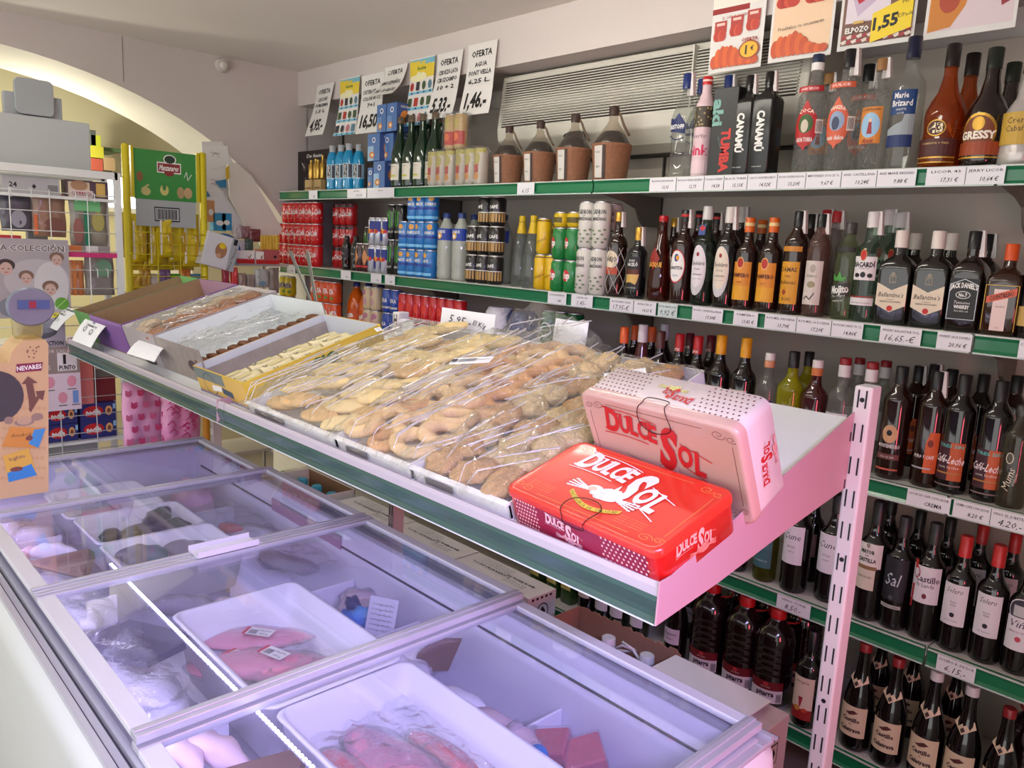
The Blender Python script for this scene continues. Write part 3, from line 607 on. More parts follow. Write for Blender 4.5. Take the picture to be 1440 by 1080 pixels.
K['coin'] = (bottle('orange_liqueur_bottle', 'sq', .235, .041, M(48, 24, 12, .07, coat=.6), M(214, 82, 30, .4), .04, [('r', -.018, .012, .016, .12, M(226, 202, 196)), ('p', [(-.034, .082), (.034, .105), (.034, .125), (-.034, .10)], M(206, 90, 60)), txt('COINTREAU', .103, .011, M(60, 24, 16), w=.056, bold=.03, rot=18), txt('LIQUEUR', .075, .004, GREYTXT, w=.02), txt('70cl', .02, .004, RED), ('l', [(-.038, .012), (-.038, .13), (.038, .13), (.038, .012)], .0012, GOLD)], flat=True, rn=.015), .235)
K['gold_edge'] = (bottle('gold_label_bottle', 'rum', .24, .038, DARK, GOLD, .04, [('r', -.036, .03, .036, .08, M(196, 160, 90))]), .24)
# --- third shelf
def cap_wine(name, c, txt_=None, glass=DARK, h=.31, kind='bord', lab=None):
    a = [('r', -.034, .07, .034, .16, CREAM)] if lab is None else lab
    return (bottle(name, kind, h, .0375, glass, M(*c, .35), .055, a, extra=(lambda t: MB().art([txt(txt_, .262, .009, M(240, 220, 210), w=.024, bold=.02)], cyl(.0168)).build('capsule_print', t)) if txt_ else None), h)
K['cap_orange'] = cap_wine('wine_bottle', (222, 96, 40)); K['cap_red'] = cap_wine('wine_bottle', (176, 26, 34), 'LPX'); K['cap_maroon'] = cap_wine('wine_bottle', (98, 20, 34), 'LPX')
K['cap_yellow'] = cap_wine('wine_bottle', (226, 160, 24)); K['cap_brown'] = cap_wine('wine_bottle', (84, 48, 42)); K['cap_white'] = cap_wine('wine_bottle', (206, 206, 214))
K['rose'] = cap_wine('rose_bottle', (214, 210, 214), glass=GLROSE, kind='cone')
K['peach_cap'] = (bottle('clear_liqueur_bottle', 'rum', .30, .038, CLR, M(220, 216, 214, .4), .02, [('r', -.035, .05, .035, .15, M(200, 205, 220)), ('r', -.035, .15, .035, .156, M(30, 50, 120))], extra=lambda t: MB().lathe([(.0165, .258), (.0162, .279)], M(214, 150, 110), 16).build('neck_label', t)), .30)
K['limon'] = (bottle('yellow_liqueur_bottle', 'rum', .30, .040, YEL, M(24, 24, 28, .35), .045, [('r', -.03, .05, .03, .13, WHITE)]), .30)
K['cherry'] = (bottle('brown_liqueur_bottle', 'rum', .295, .040, M(60, 14, 14, .07, coat=.6), M(222, 214, 212, .4), .02, [('r', -.03, .05, .03, .13, M(180, 190, 215))], extra=lambda t: MB().lathe([(.0165, .252), (.0162, .274)], M(206, 120, 70), 16).build('neck_label', t)), .295)
K['redcap_clear'] = (bottle('clear_spirit_bottle', 'rum', .30, .037, CLR, M(140, 24, 34, .4), .016, [('r', -.034, .06, .034, .15, M(214, 214, 220))], extra=lambda t: (MB().lathe([(.0162, .25), (.0162, .283)], M(222, 218, 218), 16).build('neck_label', t))), .30)
def coffee(c1, c2, s1, s2, s0='', w1=.05):
    it = [('r', -.034, .035, 0, .135, M(*c1)), ('r', 0, .035, .034, .135, M(*c2)), txt(s0, .125, .008, M(90, 190, 180), w=.06, bold=.02), txt(s1, .09, .020, M(238, 224, 226), w=w1, shear=.25, bold=.02, rot=-3), txt(s2, .07, .007, M(238, 224, 226), w=.05), ('r', -.03, .052, .03, .056, M(180, 120, 60)), ('r', -.034, .02, .034, .024, M(120, 100, 100))]
    return it
K['licor_blanco'] = (bottle('coffee_liqueur_bottle', 'tall', .305, .037, DARKB, M(22, 22, 26, .35), .045, [('e', -.02, .10, .02, .15, M(206, 160, 120)), ('e', -.008, .12, .006, .136, INK), txt('MONTENEGRO', .092, .010, M(240, 230, 230), w=.058, bold=.02), ('r', -.03, .055, .03, .07, M(110, 60, 60)), txt('Licor de Café', .062, .005, WHITE, w=.035), ('r', -.03, .025, .03, .03, M(190, 90, 70))]), .305)
K['licor_cara'] = (bottle('coffee_liqueur_bottle', 'tall', .305, .037, DARKB, M(22, 22, 26, .35), .045, [('p', [(.002, .04), (.034, .04), (.034, .15), (.01, .15), (.002, .12)], M(206, 90, 40)), ('e', .006, .11, .02, .13, M(120, 40, 24)), txt('PURO Y CAFÉ', .083, .009, M(240, 230, 230), w=.05, shear=.2, bold=.02), ('r', -.03, .05, .02, .054, M(180, 180, 190))], seal=True), .305)
K['cafe'] = (bottle('coffee_liqueur_bottle', 'tall', .305, .038, DARK, M(26, 22, 26, .35), .055, coffee((66, 34, 44), (190, 88, 44), 'Café-Leche', 'con leche', 'TRES SIN', .075)), .305)
K['mums'] = (bottle('clear_wine_bottle', 'tall', .27, .037, CLEAR(.6, .6, .5, .03, diff=.3, dcol=(84, 78, 66)), M(60, 60, 56, .3), .02, [txt('Mums', .08, .018, M(220, 214, 190), rot=80, shear=.3), txt('cremoso', .08, .007, M(220, 214, 190), rot=80, u=.014), ('e', -.012, .12, .006, .15, M(220, 214, 190)), ('e', -.010, .122, .004, .148, M(84, 78, 66))]), .27)
# --- fourth shelf wines
K['mayor'] = (bottle('wine_bottle', 'bord', .315, .0375, DARK, M(26, 24, 28, .35), .06, [('r', -.036, .145, .036, .210, M(226, 218, 214)), ('r', -.03, .085, .024, .146, M(216, 204, 188)), ('r', -.036, .14, .026, .15, M(140, 104, 70)), ('e', -.005, .198, .005, .21, M(150, 140, 130)), txt('MAYOR', .188, .010, INK, w=.034, bold=.03), txt('DE', .177, .005, INK), txt('CASTILLA', .165, .010, INK, w=.046, bold=.03), txt('RIBERA DEL DUERO', .12, .005, INK, w=.034)]), .315)
K['sol'] = (bottle('wine_bottle', 'bord', .315, .0375, DARK, M(38, 34, 38, .35), .055, [('r', -.033, .085, .033, .205, M(34, 34, 42)), txt('Sal', .145, .036, M(200, 206, 216), w=.036, shear=.2), ('r', -.028, .062, .028, .072, M(176, 172, 168)), ('e', -.006, .088, .006, .1, M(80, 80, 88)), txt('CARMELO RIBERA', .067, .004, INK, w=.045)]), .315)
K['castillo'] = (bottle('wine_bottle', 'bord', .315, .0375, DARK, M(40, 40, 40, .4), .055, [('r', -.04, .105, .038, .205, LAV), ('e', -.034, .168, -.014, .2, M(190, 40, 60)), ('e', -.031, .171, -.017, .197, LAV), txt('Castillo', .172, .017, M(70, 50, 70), u=.004, w=.062, bold=.02), txt('de Landa', .155, .011, M(70, 50, 70), w=.045), ('e', -.003, .118, .008, .132, M(120, 40, 60)), ('p', [(-.036, .085), (-.027, .085), (-.026, .15), (-.034, .15)], M(176, 40, 50)), ('r', -.032, .195, -.022, .218, M(190, 50, 40))]), .315)
K['idero'] = (bottle('wine_bottle', 'bord', .315, .0375, DARK, M(190, 40, 40, .3), .055, [('r', -.032, .075, .032, .19, LAV), txt('Solero', .172, .015, M(60, 40, 60), w=.04, shear=.3), txt('Roble', .14, .005, M(60, 40, 60), w=.016), txt('RIBERA', .132, .004, M(60, 40, 60), w=.014), ('e', -.006, .098, .006, .111, M(40, 34, 50)), txt('BODEGAS', .088, .003, M(60, 40, 60), w=.03)]), .315)
K['vinia'] = (bottle('wine_bottle', 'bord', .315, .0375, DARK, M(30, 28, 32, .35), .055, [('e', -.036, .145, .036, .215, LAV), ('e', -.033, .148, .033, .212, M(60, 56, 66)), ('r', -.036, .07, .036, .162, LAV), ('r', -.02, .165, .02, .195, M(190, 186, 190)), txt('Viña', .145, .02, M(60, 44, 70), w=.05, shear=.25), txt('TIERRA DE CASTILLA', .122, .005, M(120, 40, 70), w=.05), ('e', -.007, .095, .007, .11, M(190, 70, 90))]), .315)
K['cune'] = (bottle('wine_bottle', 'bord', .30, .0375, DARK, M(26, 22, 26, .35), .05, [('r', -.033, .085, .033, .195, M(226, 220, 230)), txt('Cune', .165, .018, INK, w=.05, shear=.3), txt('RIOJA', .135, .006, GREYTXT), txt('crianza', .122, .005, GREYTXT)]), .30)
K['teal'] = (bottle('white_wine_bottle', 'burg', .30, .039, CLEAR(.55, .6, .25, .03, diff=.45, dcol=(70, 72, 24)), M(40, 60, 50, .4), .05, [('r', -.036, .05, .038, .155, M(62, 106, 112)), txt('VIVARELLE', .075, .006, M(190, 215, 215), w=.05), ('r', .0, .115, .038, .135, M(72, 118, 120))]), .30)
K['back_wine'] = (bottle('wine_bottle', 'bord', .31, .0365, DARK, M(24, 22, 26, .35), .055, [('r', -.03, .09, .03, .17, M(150, 110, 120))]), .31)
# --- bottom shelf
def jugx(t):
    m = MB(); pts = [(.016*math.cos(a)+.026*(1+math.cos(a)*.6)*1, .0, .285+.02*math.sin(a)) for a in [PI*2*i/12 for i in range(12)]]
    m.tube([(-.012+.05*math.cos(a)+.03, .004, .292+.022*math.sin(a)) for a in [PI*2*i/14 for i in range(14)]], .003, M(170, 24, 26, .4), 5, True); m.build('handle', t)
def jug():
    t = thing('wine_jug', 'x', 'jug', PARK); H = .31; R = .062
    pr = [(R*.85, 0), (R, .012), (R, .10)]
    for i in range(5): z = .105+i*.022; pr += [(R*.96, z), (R, z+.008), (R*1.0, z+.014)]
    pr += [(R*.97, .218), (R*.86, .242), (R*.62, .262), (.026, .276), (.0225, .284), (.0225, .3)]
    m = MB(); m.lathe(pr, M(24, 8, 12, .12, coat=.8), 24); m.build('body', t)
    m = MB(); m.lathe([(.0245, .283), (.0245, .312), (.021, .316)], M(206, 30, 34, .35), 18); m.build('cap', t)
    m = MB(); m.art([('r', -.055, .02, .055, .062, M(222, 218, 222)), ('r', -.055, .062, .055, .09, M(112, 20, 30)), txt('pitarra', .050, .016, INK, w=.055, bold=.04, res=2), txt('vino tinto', .072, .005, WHITE, w=.03), ('e', -.008, .074, .008, .088, M(180, 60, 60)), txt('5 l', .03, .006, GREYTXT)]+[('r', .035+.0024*i, .024, .0362+.0024*i, .052, INK) for i in range(7)], cyl(R), nu=12); m.build('label', t)
    jugx(t)
    return t
K['jug'] = (jug(), .316)
K['cava'] = (bottle('sparkling_wine_bottle', 'burg', .32, .043, DARK, M(60, 42, 36, .4), .10, [('r', -.036, .07, .036, .13, M(216, 206, 218)), txt('Benjamin', .11, .012, M(60, 50, 70), shear=.3, w=.05), txt('ROSADO', .09, .008, M(150, 40, 60), w=.035)], rn=.0155), .32)
def vneck(t):
    fn = lambda u, v, l: ((.0295-.5*(v-.195)+l)*math.sin(u/.03), -(.0295-.5*(v-.195)+l)*math.cos(u/.03), v)
    m = MB(); m.art([('p', [(-.034, .222), (-.034, .205), (0, .188), (.034, .205), (.034, .222), (0, .208)], M(222, 196, 170)), ('d', -.006, .192, .006, .206, M(60, 30, 36))], fn, lift=.004); m.build('neck_label', t)
def salo(cap, lp=None):
    return (bottle('wine_bottle', 'burg', .31, .041, DARK, M(*cap, .35), .022, [('r', -.042, .045, .042, .135, M(222, 196, 168)), txt('Castillo', .095, .012, M(60, 34, 40), w=.05, bold=.04), txt('de', .082, .006, M(60, 34, 40)), txt('Calatrava', .066, .012, M(60, 34, 40), w=.058, bold=.04), ('d', -.018, .108, .01, .118, M(90, 40, 40)), ('d', -.006, .112, .018, .124, M(90, 40, 40)), ('l', [(-.04, .1), (.04, .1)], .0008, M(190, 150, 120))], rn=.015, extra=vneck), .31)
K['salo_red'] = salo((150, 34, 40)); K['salo_white'] = salo((222, 212, 218))
K['sangria'] = (bottle('sangria_bottle', 'bord', .31, .042, DARK, M(26, 24, 30, .3), .06, [('r', -.036, .04, .036, .17, M(222, 200, 180)), ('r', -.036, .03, .036, .065, M(150, 30, 34)), txt('sangria', .155, .010, M(110, 60, 30), w=.04), ('p', [(-.008, .105), (.006, .105), (.003, .085), (.001, .072), (-.003, .072), (-.005, .085)], M(160, 40, 60)), ('e', -.02, .056, .0, .074, M(206, 140, 60)), ('e', .004, .056, .022, .07, M(196, 70, 50))]), .31)
K['oil'] = (bottle('green_oil_bottle', 'sqtall', .27, .03, M(46, 84, 30, .15, coat=.5), M(226, 196, 60, .4), .03, [('r', -.026, .06, .026, .14, M(222, 210, 120))], flat=True, extra=lambda t: MB().art([('r', -.022, .17, .022, .225, M(232, 214, 96)), ('d', -.012, .18, .012, .215, M(60, 90, 40))], front(-.034)).build('hang_tag', t)), .27)
K['cordial'] = (bottle('white_label_bottle', 'tall', .29, .036, M(30, 36, 26, .1, coat=.5), M(190, 190, 180, .4), .03, [('r', -.034, .05, .034, .19, M(222, 220, 226)), txt('DRA', .14, .022, INK, w=.04, bold=.02)]), .29)
# --- cans and soft drinks
rc = random.Random(5)
K['cola'] = (can('cola_can', .1145, .0325, M(190, 20, 26, .25, coat=.3), [txt('Coca-Cola', .058, .026, WHITE, w=.085, shear=.3, bold=.02, res=2, rot=12), ('l', [(-.035, .025), (-.01, .032), (.02, .026), (.045, .032)], .004, WHITE), txt('original', .092, .006, WHITE, w=.03)]), .1145)
K['cola_b'] = (can('dark_top_cola_can', .1145, .0325, M(176, 20, 26, .25, coat=.3), [('r', -.05, .092, .05, .106, BLK), txt('Coca-Cola', .054, .022, WHITE, w=.075, shear=.3, bold=.02, res=2, rot=12)], top=M(40, 38, 38, .3)), .1145)
K['black_can'] = (can('black_energy_can', .165, .0325, M(22, 24, 24, .25, coat=.3), [('l', [(-.012, .06), (-.016, .13)], .006, M(60, 150, 40)), ('l', [(0, .055), (0, .135)], .006, M(60, 150, 40)), ('l', [(.012, .06), (.016, .13)], .006, M(60, 150, 40)), txt('ENERGY', .035, .010, WHITE, w=.04)]), .165)
K['redbull'] = (can('slim_energy_can', .133, .0262, M(186, 190, 200, .25, .5), [('p', [(-.04, .02), (-.04, .065), (.0, .065), (.0, .02)], M(30, 44, 130)), ('p', [(.0, .065), (.0, .115), (.04, .115), (.04, .065)], M(30, 44, 130)), ('e', -.012, .056, .012, .078, M(220, 170, 40)), ('p', [(-.024, .06), (-.004, .056), (-.004, .072), (-.02, .076)], RED), ('p', [(.024, .06), (.004, .056), (.004, .072), (.02, .076)], RED), txt('energy drink', .095, .007, M(30, 44, 130), w=.03)]), .133)
K['brown_can'] = (can('brown_soft_drink_can', .14, .029, M(60, 28, 26, .25, coat=.3), [('d', -.02, .03, .02, .11, M(206, 140, 90)), ('r', -.05, .02, .05, .03, RED)]), .14)
K['zero'] = (bottle('small_cola_bottle', 'pet', .17, .026, M(26, 22, 24, .12, coat=.5), BLK, .02, [('r', -.04, .06, .04, .11, M(30, 28, 30)), txt('Zero', .085, .016, M(200, 190, 190), w=.03, shear=.2)], rn=.012), .17)
K['bluecan'] = (can('blue_isotonic_can', .125, .0325, M(36, 116, 186, .25, coat=.3), [('r', -.05, .05, .05, .062, M(30, 60, 150)), txt('AQUARIUS', .075, .013, WHITE, w=.07, bold=.03), ('e', .0, .088, .026, .112, M(220, 160, 70)), ('r', -.05, .01, .05, .022, M(120, 190, 230))]), .125)
K['lemon'] = (bottle('lemon_drink_bottle', 'pet', .31, .043, CLEAR(.72, .76, .70, .06, diff=.75, dcol=(186, 192, 180)), M(36, 60, 120, .4), .022, [('r', -.066, .185, .066, .24, M(30, 62, 160)), txt('AQUARIUS', .225, .014, WHITE, w=.06, bold=.03), ('e', -.015, .19, .015, .222, M(225, 170, 80)), ('e', -.008, .196, .008, .212, M(240, 240, 230))], rn=.017), .31)
K['coffee_can'] = (can('dark_coffee_can', .118, .0345, M(26, 23, 24, .3, coat=.3), [('r', -.06, .015, .06, .05, M(176, 140, 84)), txt('CAFÉ', .075, .012, WHITE, w=.045, bold=.03), ('r', -.06, .052, .06, .055, WHITE)], top=M(200, 196, 190, .3, .5)), .118)
K['tonic'] = (bottle('tonic_bottle', 'cone', .30, .042, CLEAR(.72, .76, .74, .03, diff=.2, dcol=(150, 156, 152)), M(214, 180, 20, .35), .022, [], rn=.013, extra=lambda t: MB().lathe([(.0225, .228), (.016, .262), (.0148, .276)], M(212, 176, 24, .4), 16, cap=False).build('neck_label', t)), .30)
K['yellow_can'] = (can('tall_yellow_can', .135, .029, M(216, 176, 20, .25, coat=.3), [txt('Schweppes', .05, .010, M(60, 50, 20), w=.05, rot=25), ('r', -.045, .122, .045, .125, INK)]), .135)
K['green_can'] = (can('green_soft_drink_can', .118, .0325, M(22, 122, 56, .25, coat=.3), [('e', -.024, .04, .012, .082, M(200, 34, 44)), txt('7up', .062, .024, WHITE, u=-.004, w=.034, bold=.04, res=2)]), .118)
K['yel_small'] = (can('small_yellow_can', .055, .030, M(206, 176, 30, .3), [('r', -.03, .015, .03, .035, M(90, 80, 20))]), .055)
K['ladron'] = (can('tall_white_can', .165, .0330, M(206, 203, 196, .3), [txt('LADRON', .128, .015, M(60, 60, 58), w=.05, bold=.03), txt('DE', .115, .006, M(60, 60, 58)), txt('MANZANAS', .103, .011, M(60, 60, 58), w=.056, bold=.03)]+[('e', u, v, u+.012, v+.007, M(110, 130, 90)) for u, v in [(-.035, .03), (-.02, .045), (-.005, .03), (.01, .045), (.022, .03), (-.028, .058), (0, .058), (.018, .062), (-.012, .018), (.012, .018)]]), .165)
K['fanta_y'] = (can('yellow_soda_can', .1145, .0325, M(206, 184, 30, .25, coat=.3), [txt('FANTA', .06, .026, M(30, 50, 120), w=.06, bold=.05, rot=8), ('e', .01, .02, .03, .035, M(80, 140, 40))]), .1145)
K['fanta_o'] = (can('orange_soda_can', .1145, .0325, M(214, 78, 30, .25, coat=.3), [txt('FANTA', .06, .026, WHITE, w=.06, bold=.05, rot=8), ('e', .01, .02, .03, .035, M(80, 140, 40))]), .1145)
K['orange_btl'] = (bottle('orange_soda_bottle', 'pet', .32, .047, M(224, 104, 22, .15, coat=.5), M(30, 50, 120, .4), .02, [('r', -.07, .13, .07, .19, M(216, 90, 24)), txt('Fanta', .16, .026, WHITE, w=.06, bold=.05, rot=10)], rn=.017), .32)
K['beige_can'] = (can('beige_flowered_can', .1145, .0325, M(206, 190, 150, .3), [('e', -.025, .04, .0, .08, M(190, 130, 150)), ('e', .0, .02, .025, .06, M(196, 150, 160)), ('e', -.01, .07, .02, .1, M(180, 120, 140))]), .1145)
K['navy_can'] = (can('blue_silver_can', .1145, .0325, M(30, 70, 160, .25, coat=.3), [('r', -.05, .02, .05, .03, SILV), txt('COLA', .06, .018, WHITE, w=.04, bold=.04)]), .1145)
K['red_tall'] = (can('tall_red_can', .145, .029, M(196, 22, 30, .25, coat=.3), [('r', -.05, .02, .05, .036, M(222, 210, 200)), ('e', -.016, .06, .016, .1, M(220, 60, 50)), txt('Cruzcampo', .028, .007, RED, w=.04)]), .145)
K['beer'] = (can('green_beer_can', .168, .034, M(18, 88, 44, .25, coat=.3), [('e', -.026, .06, .026, .12, M(222, 226, 220)), ('e', -.022, .066, .022, .114, M(18, 88, 44)), txt('Heineken', .09, .008, WHITE, w=.036, bold=.03), ('r', -.05, .018, .05, .032, SILV)]), .168)
K['gold_beer'] = (can('gold_white_beer_can', .150, .030, M(196, 188, 176, .3), [('r', -.045, .13, .045, .148, M(186, 176, 90)), ('e', -.014, .02, .014, .05, M(206, 140, 60)), ('r', -.012, .05, .012, .09, M(176, 50, 40)), ('e', -.02, .08, .02, .13, M(176, 164, 90))]), .150)
K['gold_beer_r'] = (can('gold_red_beer_can', .150, .030, M(190, 160, 110, .3), [('r', -.045, .02, .045, .075, M(186, 40, 34)), ('e', -.016, .035, .016, .068, M(226, 110, 50)), ('e', -.016, .09, .016, .13, M(190, 176, 90))]), .150)
K['iso'] = (bottle('isotonic_bottle', 'pet', .24, .033, BLUE_L, M(170, 176, 180, .4), .042, [('r', -.065, .06, .065, .138, M(186, 214, 226)), ('r', -.062, .066, -.032, .134, M(36, 38, 44)), ('r', .0, .066, .024, .134, M(36, 38, 44)), ('r', .03, .066, .05, .134, M(70, 72, 80)), txt('ISOACTIVE', .1, .014, WHITE, u=.012, rot=-90, w=.064, bold=.04)], rn=.013, capr=.0165), .24)
K['cider'] = (bottle('cider_bottle', 'burg', .32, .0395, M(12, 44, 26, .07, coat=.6), M(110, 96, 78, .4, .3), .026, [('r', -.030, .035, .034, .108, M(214, 210, 196)), ('r', -.028, .05, .02, .058, M(190, 190, 70)), ('l', [(-.015, .075), (.02, .09)], .003, M(90, 40, 60)), txt('Sidra', .098, .006, M(80, 90, 60), w=.03)], rn=.0145), .32)
def demi():
    t = thing('demijohn', 'x', 'bottle', PARK)
    R = .074
    m = MB(); m.lathe([(R*.74, .004), (R*.80, .05), (R*.92, .12), (R*.95, .128), (R*.88, .14), (R*.62, .17), (.022, .205), (.0165, .215), (.0165, .25)], CLEAR(.80, .76, .70, .03, diff=.10, dcol=(150, 140, 130)), 26); m.build('glass', t)
    m = MB(); m.lathe([(R*.66, .01), (R*.80, .11), (R*.86, .138), (R*.6, .168), (R*.4, .178)], M(36, 32, 38, .15), 24); m.build('wine', t)
    m = MB(); m.lathe([(R*.80, 0), (R*.84, .03), (R*.97, .122), (R*1.0, .130), (R*.96, .133)], M(136, 92, 66, .75, noise_amt=.3, scale=90), 26); m.build('wicker_sleeve', t)
    m = MB(); m.lathe([(.0185, .236), (.0185, .262), (.016, .265)], M(62, 44, 38, .6), 16); m.build('cork', t)
    m = MB(); m.art([('r', -.068, .012, -.030, .122, M(206, 202, 196)), ('r', -.028, .008, -.018, .126, M(50, 30, 26)), ('t', 'VINO', -.05, .05, .008, INK, {'w': .02}), ('t', 'MADRE', -.05, .1, .006, GREYTXT, {'w': .022})], lambda u, v, l: ((R*(.84+.13*(v/.12))+l)*math.sin(u/R), -(R*(.84+.13*(v/.12))+l)*math.cos(u/R), v), lift=.0015, nu=8); m.build('label', t)
    m = MB(); m.tube([(.016, -.004, .245), (.026, -.006, .23), (.036, -.004, .205), (.05, 0, .18), (.06, 0, .165)], .0045, M(110, 90, 70, .7), 6); m.build('handle', t)
    return t
K['demi'] = (demi(), .265)

USED = set()
def put(kind, px, py, Y, sh, label, group=None, rz=None, sc=None, hz=None):
    """stand a bottle so that its top is seen at (px, py) in the row Y of shelf sh"""
    root, h = K[kind]; z = SH[sh] if hz is None else hz
    p = ony(px, py, Y); s = (p.z-z)/h if sc is None else sc
    s = max(.93, min(1.08, s))
    if rz is None: rz = random.uniform(-.06, .06)
    return dup(root, (p.x, Y, z+.0008), rz, label, group, s)
def stack(kind, pxs, Y, sh, layers, what, z0=None, group=None, rzs=.35, skip=()):
    root, h = K[kind]; z = SH[sh] if z0 is None else z0
    names = {1: [''], 2: ['bottom layer', 'top layer'], 3: ['bottom layer', 'middle layer', 'top layer'], 4: ['bottom layer', 'second layer', 'third layer', 'top layer']}[layers]
    o_ = ['first', 'second', 'third', 'fourth', 'fifth', 'sixth', 'seventh', 'eighth', 'ninth', 'tenth']
    px0, n, pit_ = pxs; x0 = Xat(px0, Y, z+h*layers/2)
    for l in range(layers):
        for i in range(n):
            if (i, l) in skip: continue
            x = x0+i*pit_
            lab = what+(', '+names[l] if names[l] else '')+(', '+o_[i]+' from the left' if n > 1 else '')
            dup(root, (x, Y, z+.0008+l*(h+.0012)), rc.uniform(-rzs, rzs), lab, group)
# ============================================================ WHAT STANDS ON THE SHELVES
G1, G2, G3 = 2.205, 2.30, 2.395
# ---- top shelf
z = SH[1]; x0, x1 = Xat(393, 2.22, z+.1), Xat(468, 2.22, z+.1)
t = thing('gift_box', 'black gift box with small gold bottles, left end of the top shelf', 'gift box', ((x0+x1)/2, 2.3, z))
w = (x1-x0)/2; h = .235
m = MB(); m.box(-w, -.02, 0, w, .09, h, M(34, 30, 30, .3)); m.build('box', t, bevel=.003)
m = MB(); m.art([('r', -w+.004, .004, w-.004, h-.004, M(40, 34, 32)), ('r', -w+.008, .08, -w+.04, .15, M(190, 100, 40)), ('r', -.05, .01, .13, .18, M(112, 92, 70)),
    txt('De fiesta', .205, .018, WHITE, u=.0, shear=.3, w=.17, bold=.01, res=2), ('l', [(-.12, .02), (-.115, .07), (-.10, .09), (-.09, .08), (-.105, .05), (-.09, .06)], .0025, SILV), ('e', -.13, .12, -.09, .17, M(70, 64, 60)), ('l', [(-.14, .17), (-.11, .14)], .004, WHITE)], front(-.02)); m.build('front_print', t)
for i, (u, hh) in enumerate(((.0, .10), (.05, .105), (.075, .10), (.125, .12))):
    m = MB(); m.lathe([(.014, .075), (.016, .08), (.016, .145), (.007, .165), (.007, .075+hh), (.008, .078+hh)], M(206, 168, 80, .25, .7), 14, cx=u, cy=-.04); m.build('gold_bottle', t)
for u in (-.015, .085):
    m = MB(); m.box(u-.03, -.055, .0, u+.045, -.024, .07, M(196, 166, 112, .5)); m.box(u-.022, -.0565, .022, u+.036, -.0545, .028, M(80, 60, 40)); m.box(u-.006, -.06, .004, u+.008, -.055, .012, GOLD); m.build('crate', t, bevel=.004)
for i, (px, py, y) in enumerate(((468, 206, G1-.01), (480, 205, G1-.01), (491, 203, G1-.01), (505, 207, G1+.02), (497, 207, G2-.01))):
    if i == 4: continue
    put('iso', px, py, y, 1, 'blue sports drink bottle with grey cap on the top shelf, '+['leftmost of four', 'second of four', 'third of four', 'rightmost of four'][i], 'blue sports drink bottles')
# blue cereal cartons (plain motifs)
def carton(px0, px1, zb, h, d, Y, label, light=False, side=1):
    x0, x1 = Xat(px0, Y, zb+h/2), Xat(px1, Y, zb+h/2); w = x1-x0
    t = thing('drink_carton', label, 'carton', ((x0+x1)/2, Y, zb))
    m = MB(); m.box(-w/2, 0, 0, w/2, d, h, M(58, 86, 146, .4)); m.build('box', t, bevel=.0015)
    m = MB(); fr_ = front(0); ws = w/2
    it = [('r', -ws+.001, .001, ws-.001, h-.001, M(74, 112, 170)), ('r', -ws+.002, .002, -.0, h*.55, M(150, 185, 215) if light else M(100, 140, 190)), ('e', -.012, h*.66, .016, h*.86, M(225, 228, 235)), ('e', -.006, h*.70, .010, h*.82, M(60, 80, 140)), ('e', -ws*.7, h*.1, ws*.2, h*.35, M(200, 130, 70)), ('e', -ws*.4, h*.16, ws*.0, h*.28, M(235, 215, 180))]
    m.art(it, fr_)
    sd = lambda u, v, l: (w/2+l, d/2+u, v)
    m.art([('e', -d*.3, h*.25, d*.28, h*.75, M(214, 130, 50)), ('e', -d*.08, h*.3, d*.2, h*.55, M(90, 60, 50)), ('t', 'CACAO', 0, h*.88, h*.08, WHITE, {'bold': .03, 'w': d*.6})], sd)
    m.build('print', t); return t
zz = SH[1]
carton(517, 524, zz+.001, .10, .1, G1-.03, 'small white and orange carton behind the blue sports bottles')
carton(525, 541, zz+.001, .128, .10, G1-.03, 'pale blue cocoa drink carton, lowest of the stack', True)
carton(517, 534, zz+.131, .128, .11, G1-.03, 'blue cocoa drink carton in the middle of the stack, front one', True)
carton(535, 553, zz+.131, .128, .11, G1+.0, 'dark blue cocoa drink carton with an orange disc, middle of the stack', False)
carton(542, 556, zz+.001, .128, .10, G1+.02, 'dark blue cocoa drink carton at the foot of the stack, beside the cider')
carton(530, 543, zz+.262, .128, .10, G1-.02, 'blue cocoa drink carton on top of the stack, left one')
carton(544, 558, zz+.262, .128, .10, G1-.02, 'blue cocoa drink carton on top of the stack, right one')
for i, (px, py, y) in enumerate(((563, 177, G1), (579, 174, G1), (595, 173, G1), (612, 171, G1), (587, 181, G2), (603, 180, G2), (621, 179, G2))):
    put('cider', px, py, y, 1, 'green cider bottle with white label, '+(['first', 'second', 'third', 'fourth'][i]+' of the front row on the top shelf' if i < 4 else ['left', 'middle', 'right'][i-4]+' one of the back row'), 'green cider bottles', sc=1)
xg = Xat(613, G1, 1.9)
for i in range(6):
    o = dup(K['gold_beer'][0], (xg+i*.0615+(.012 if i > 2 else 0), G1-.01, SH[1]+.0008), 0, 'gold and white beer can in a shrink pack, '+['first', 'second', 'third', 'fourth', 'fifth', 'sixth'][i]+' from the left', 'shrink packed beer cans')
for i in range(2):
    dup(K['gold_beer_r'][0], (Xat(635, G1, 2.06)+i*.064, G1, SH[1]+.1535), 0, 'gold and red beer can standing on the packed cans, '+('left one' if i == 0 else 'right one'), 'upper beer cans')
FILM = CLEAR(.93, .93, .93, .08, bump=.8, scale=30, diff=.05)
m = MB(); m.lathe([(.0345, 0, 4), (.036, .01, 5), (.036, .15, 5), (.03, .157, 4)], FILM, 24, dy=.9, cap=False)
o = m.build('shrink_wrap', loc=(Xat(635, G1, 2.06)+.032, G1, SH[1]+.1535)); o.scale = (2.0, 1, 1); tag(o, 'clear shrink film around the two upper beer cans', 'plastic wrap')
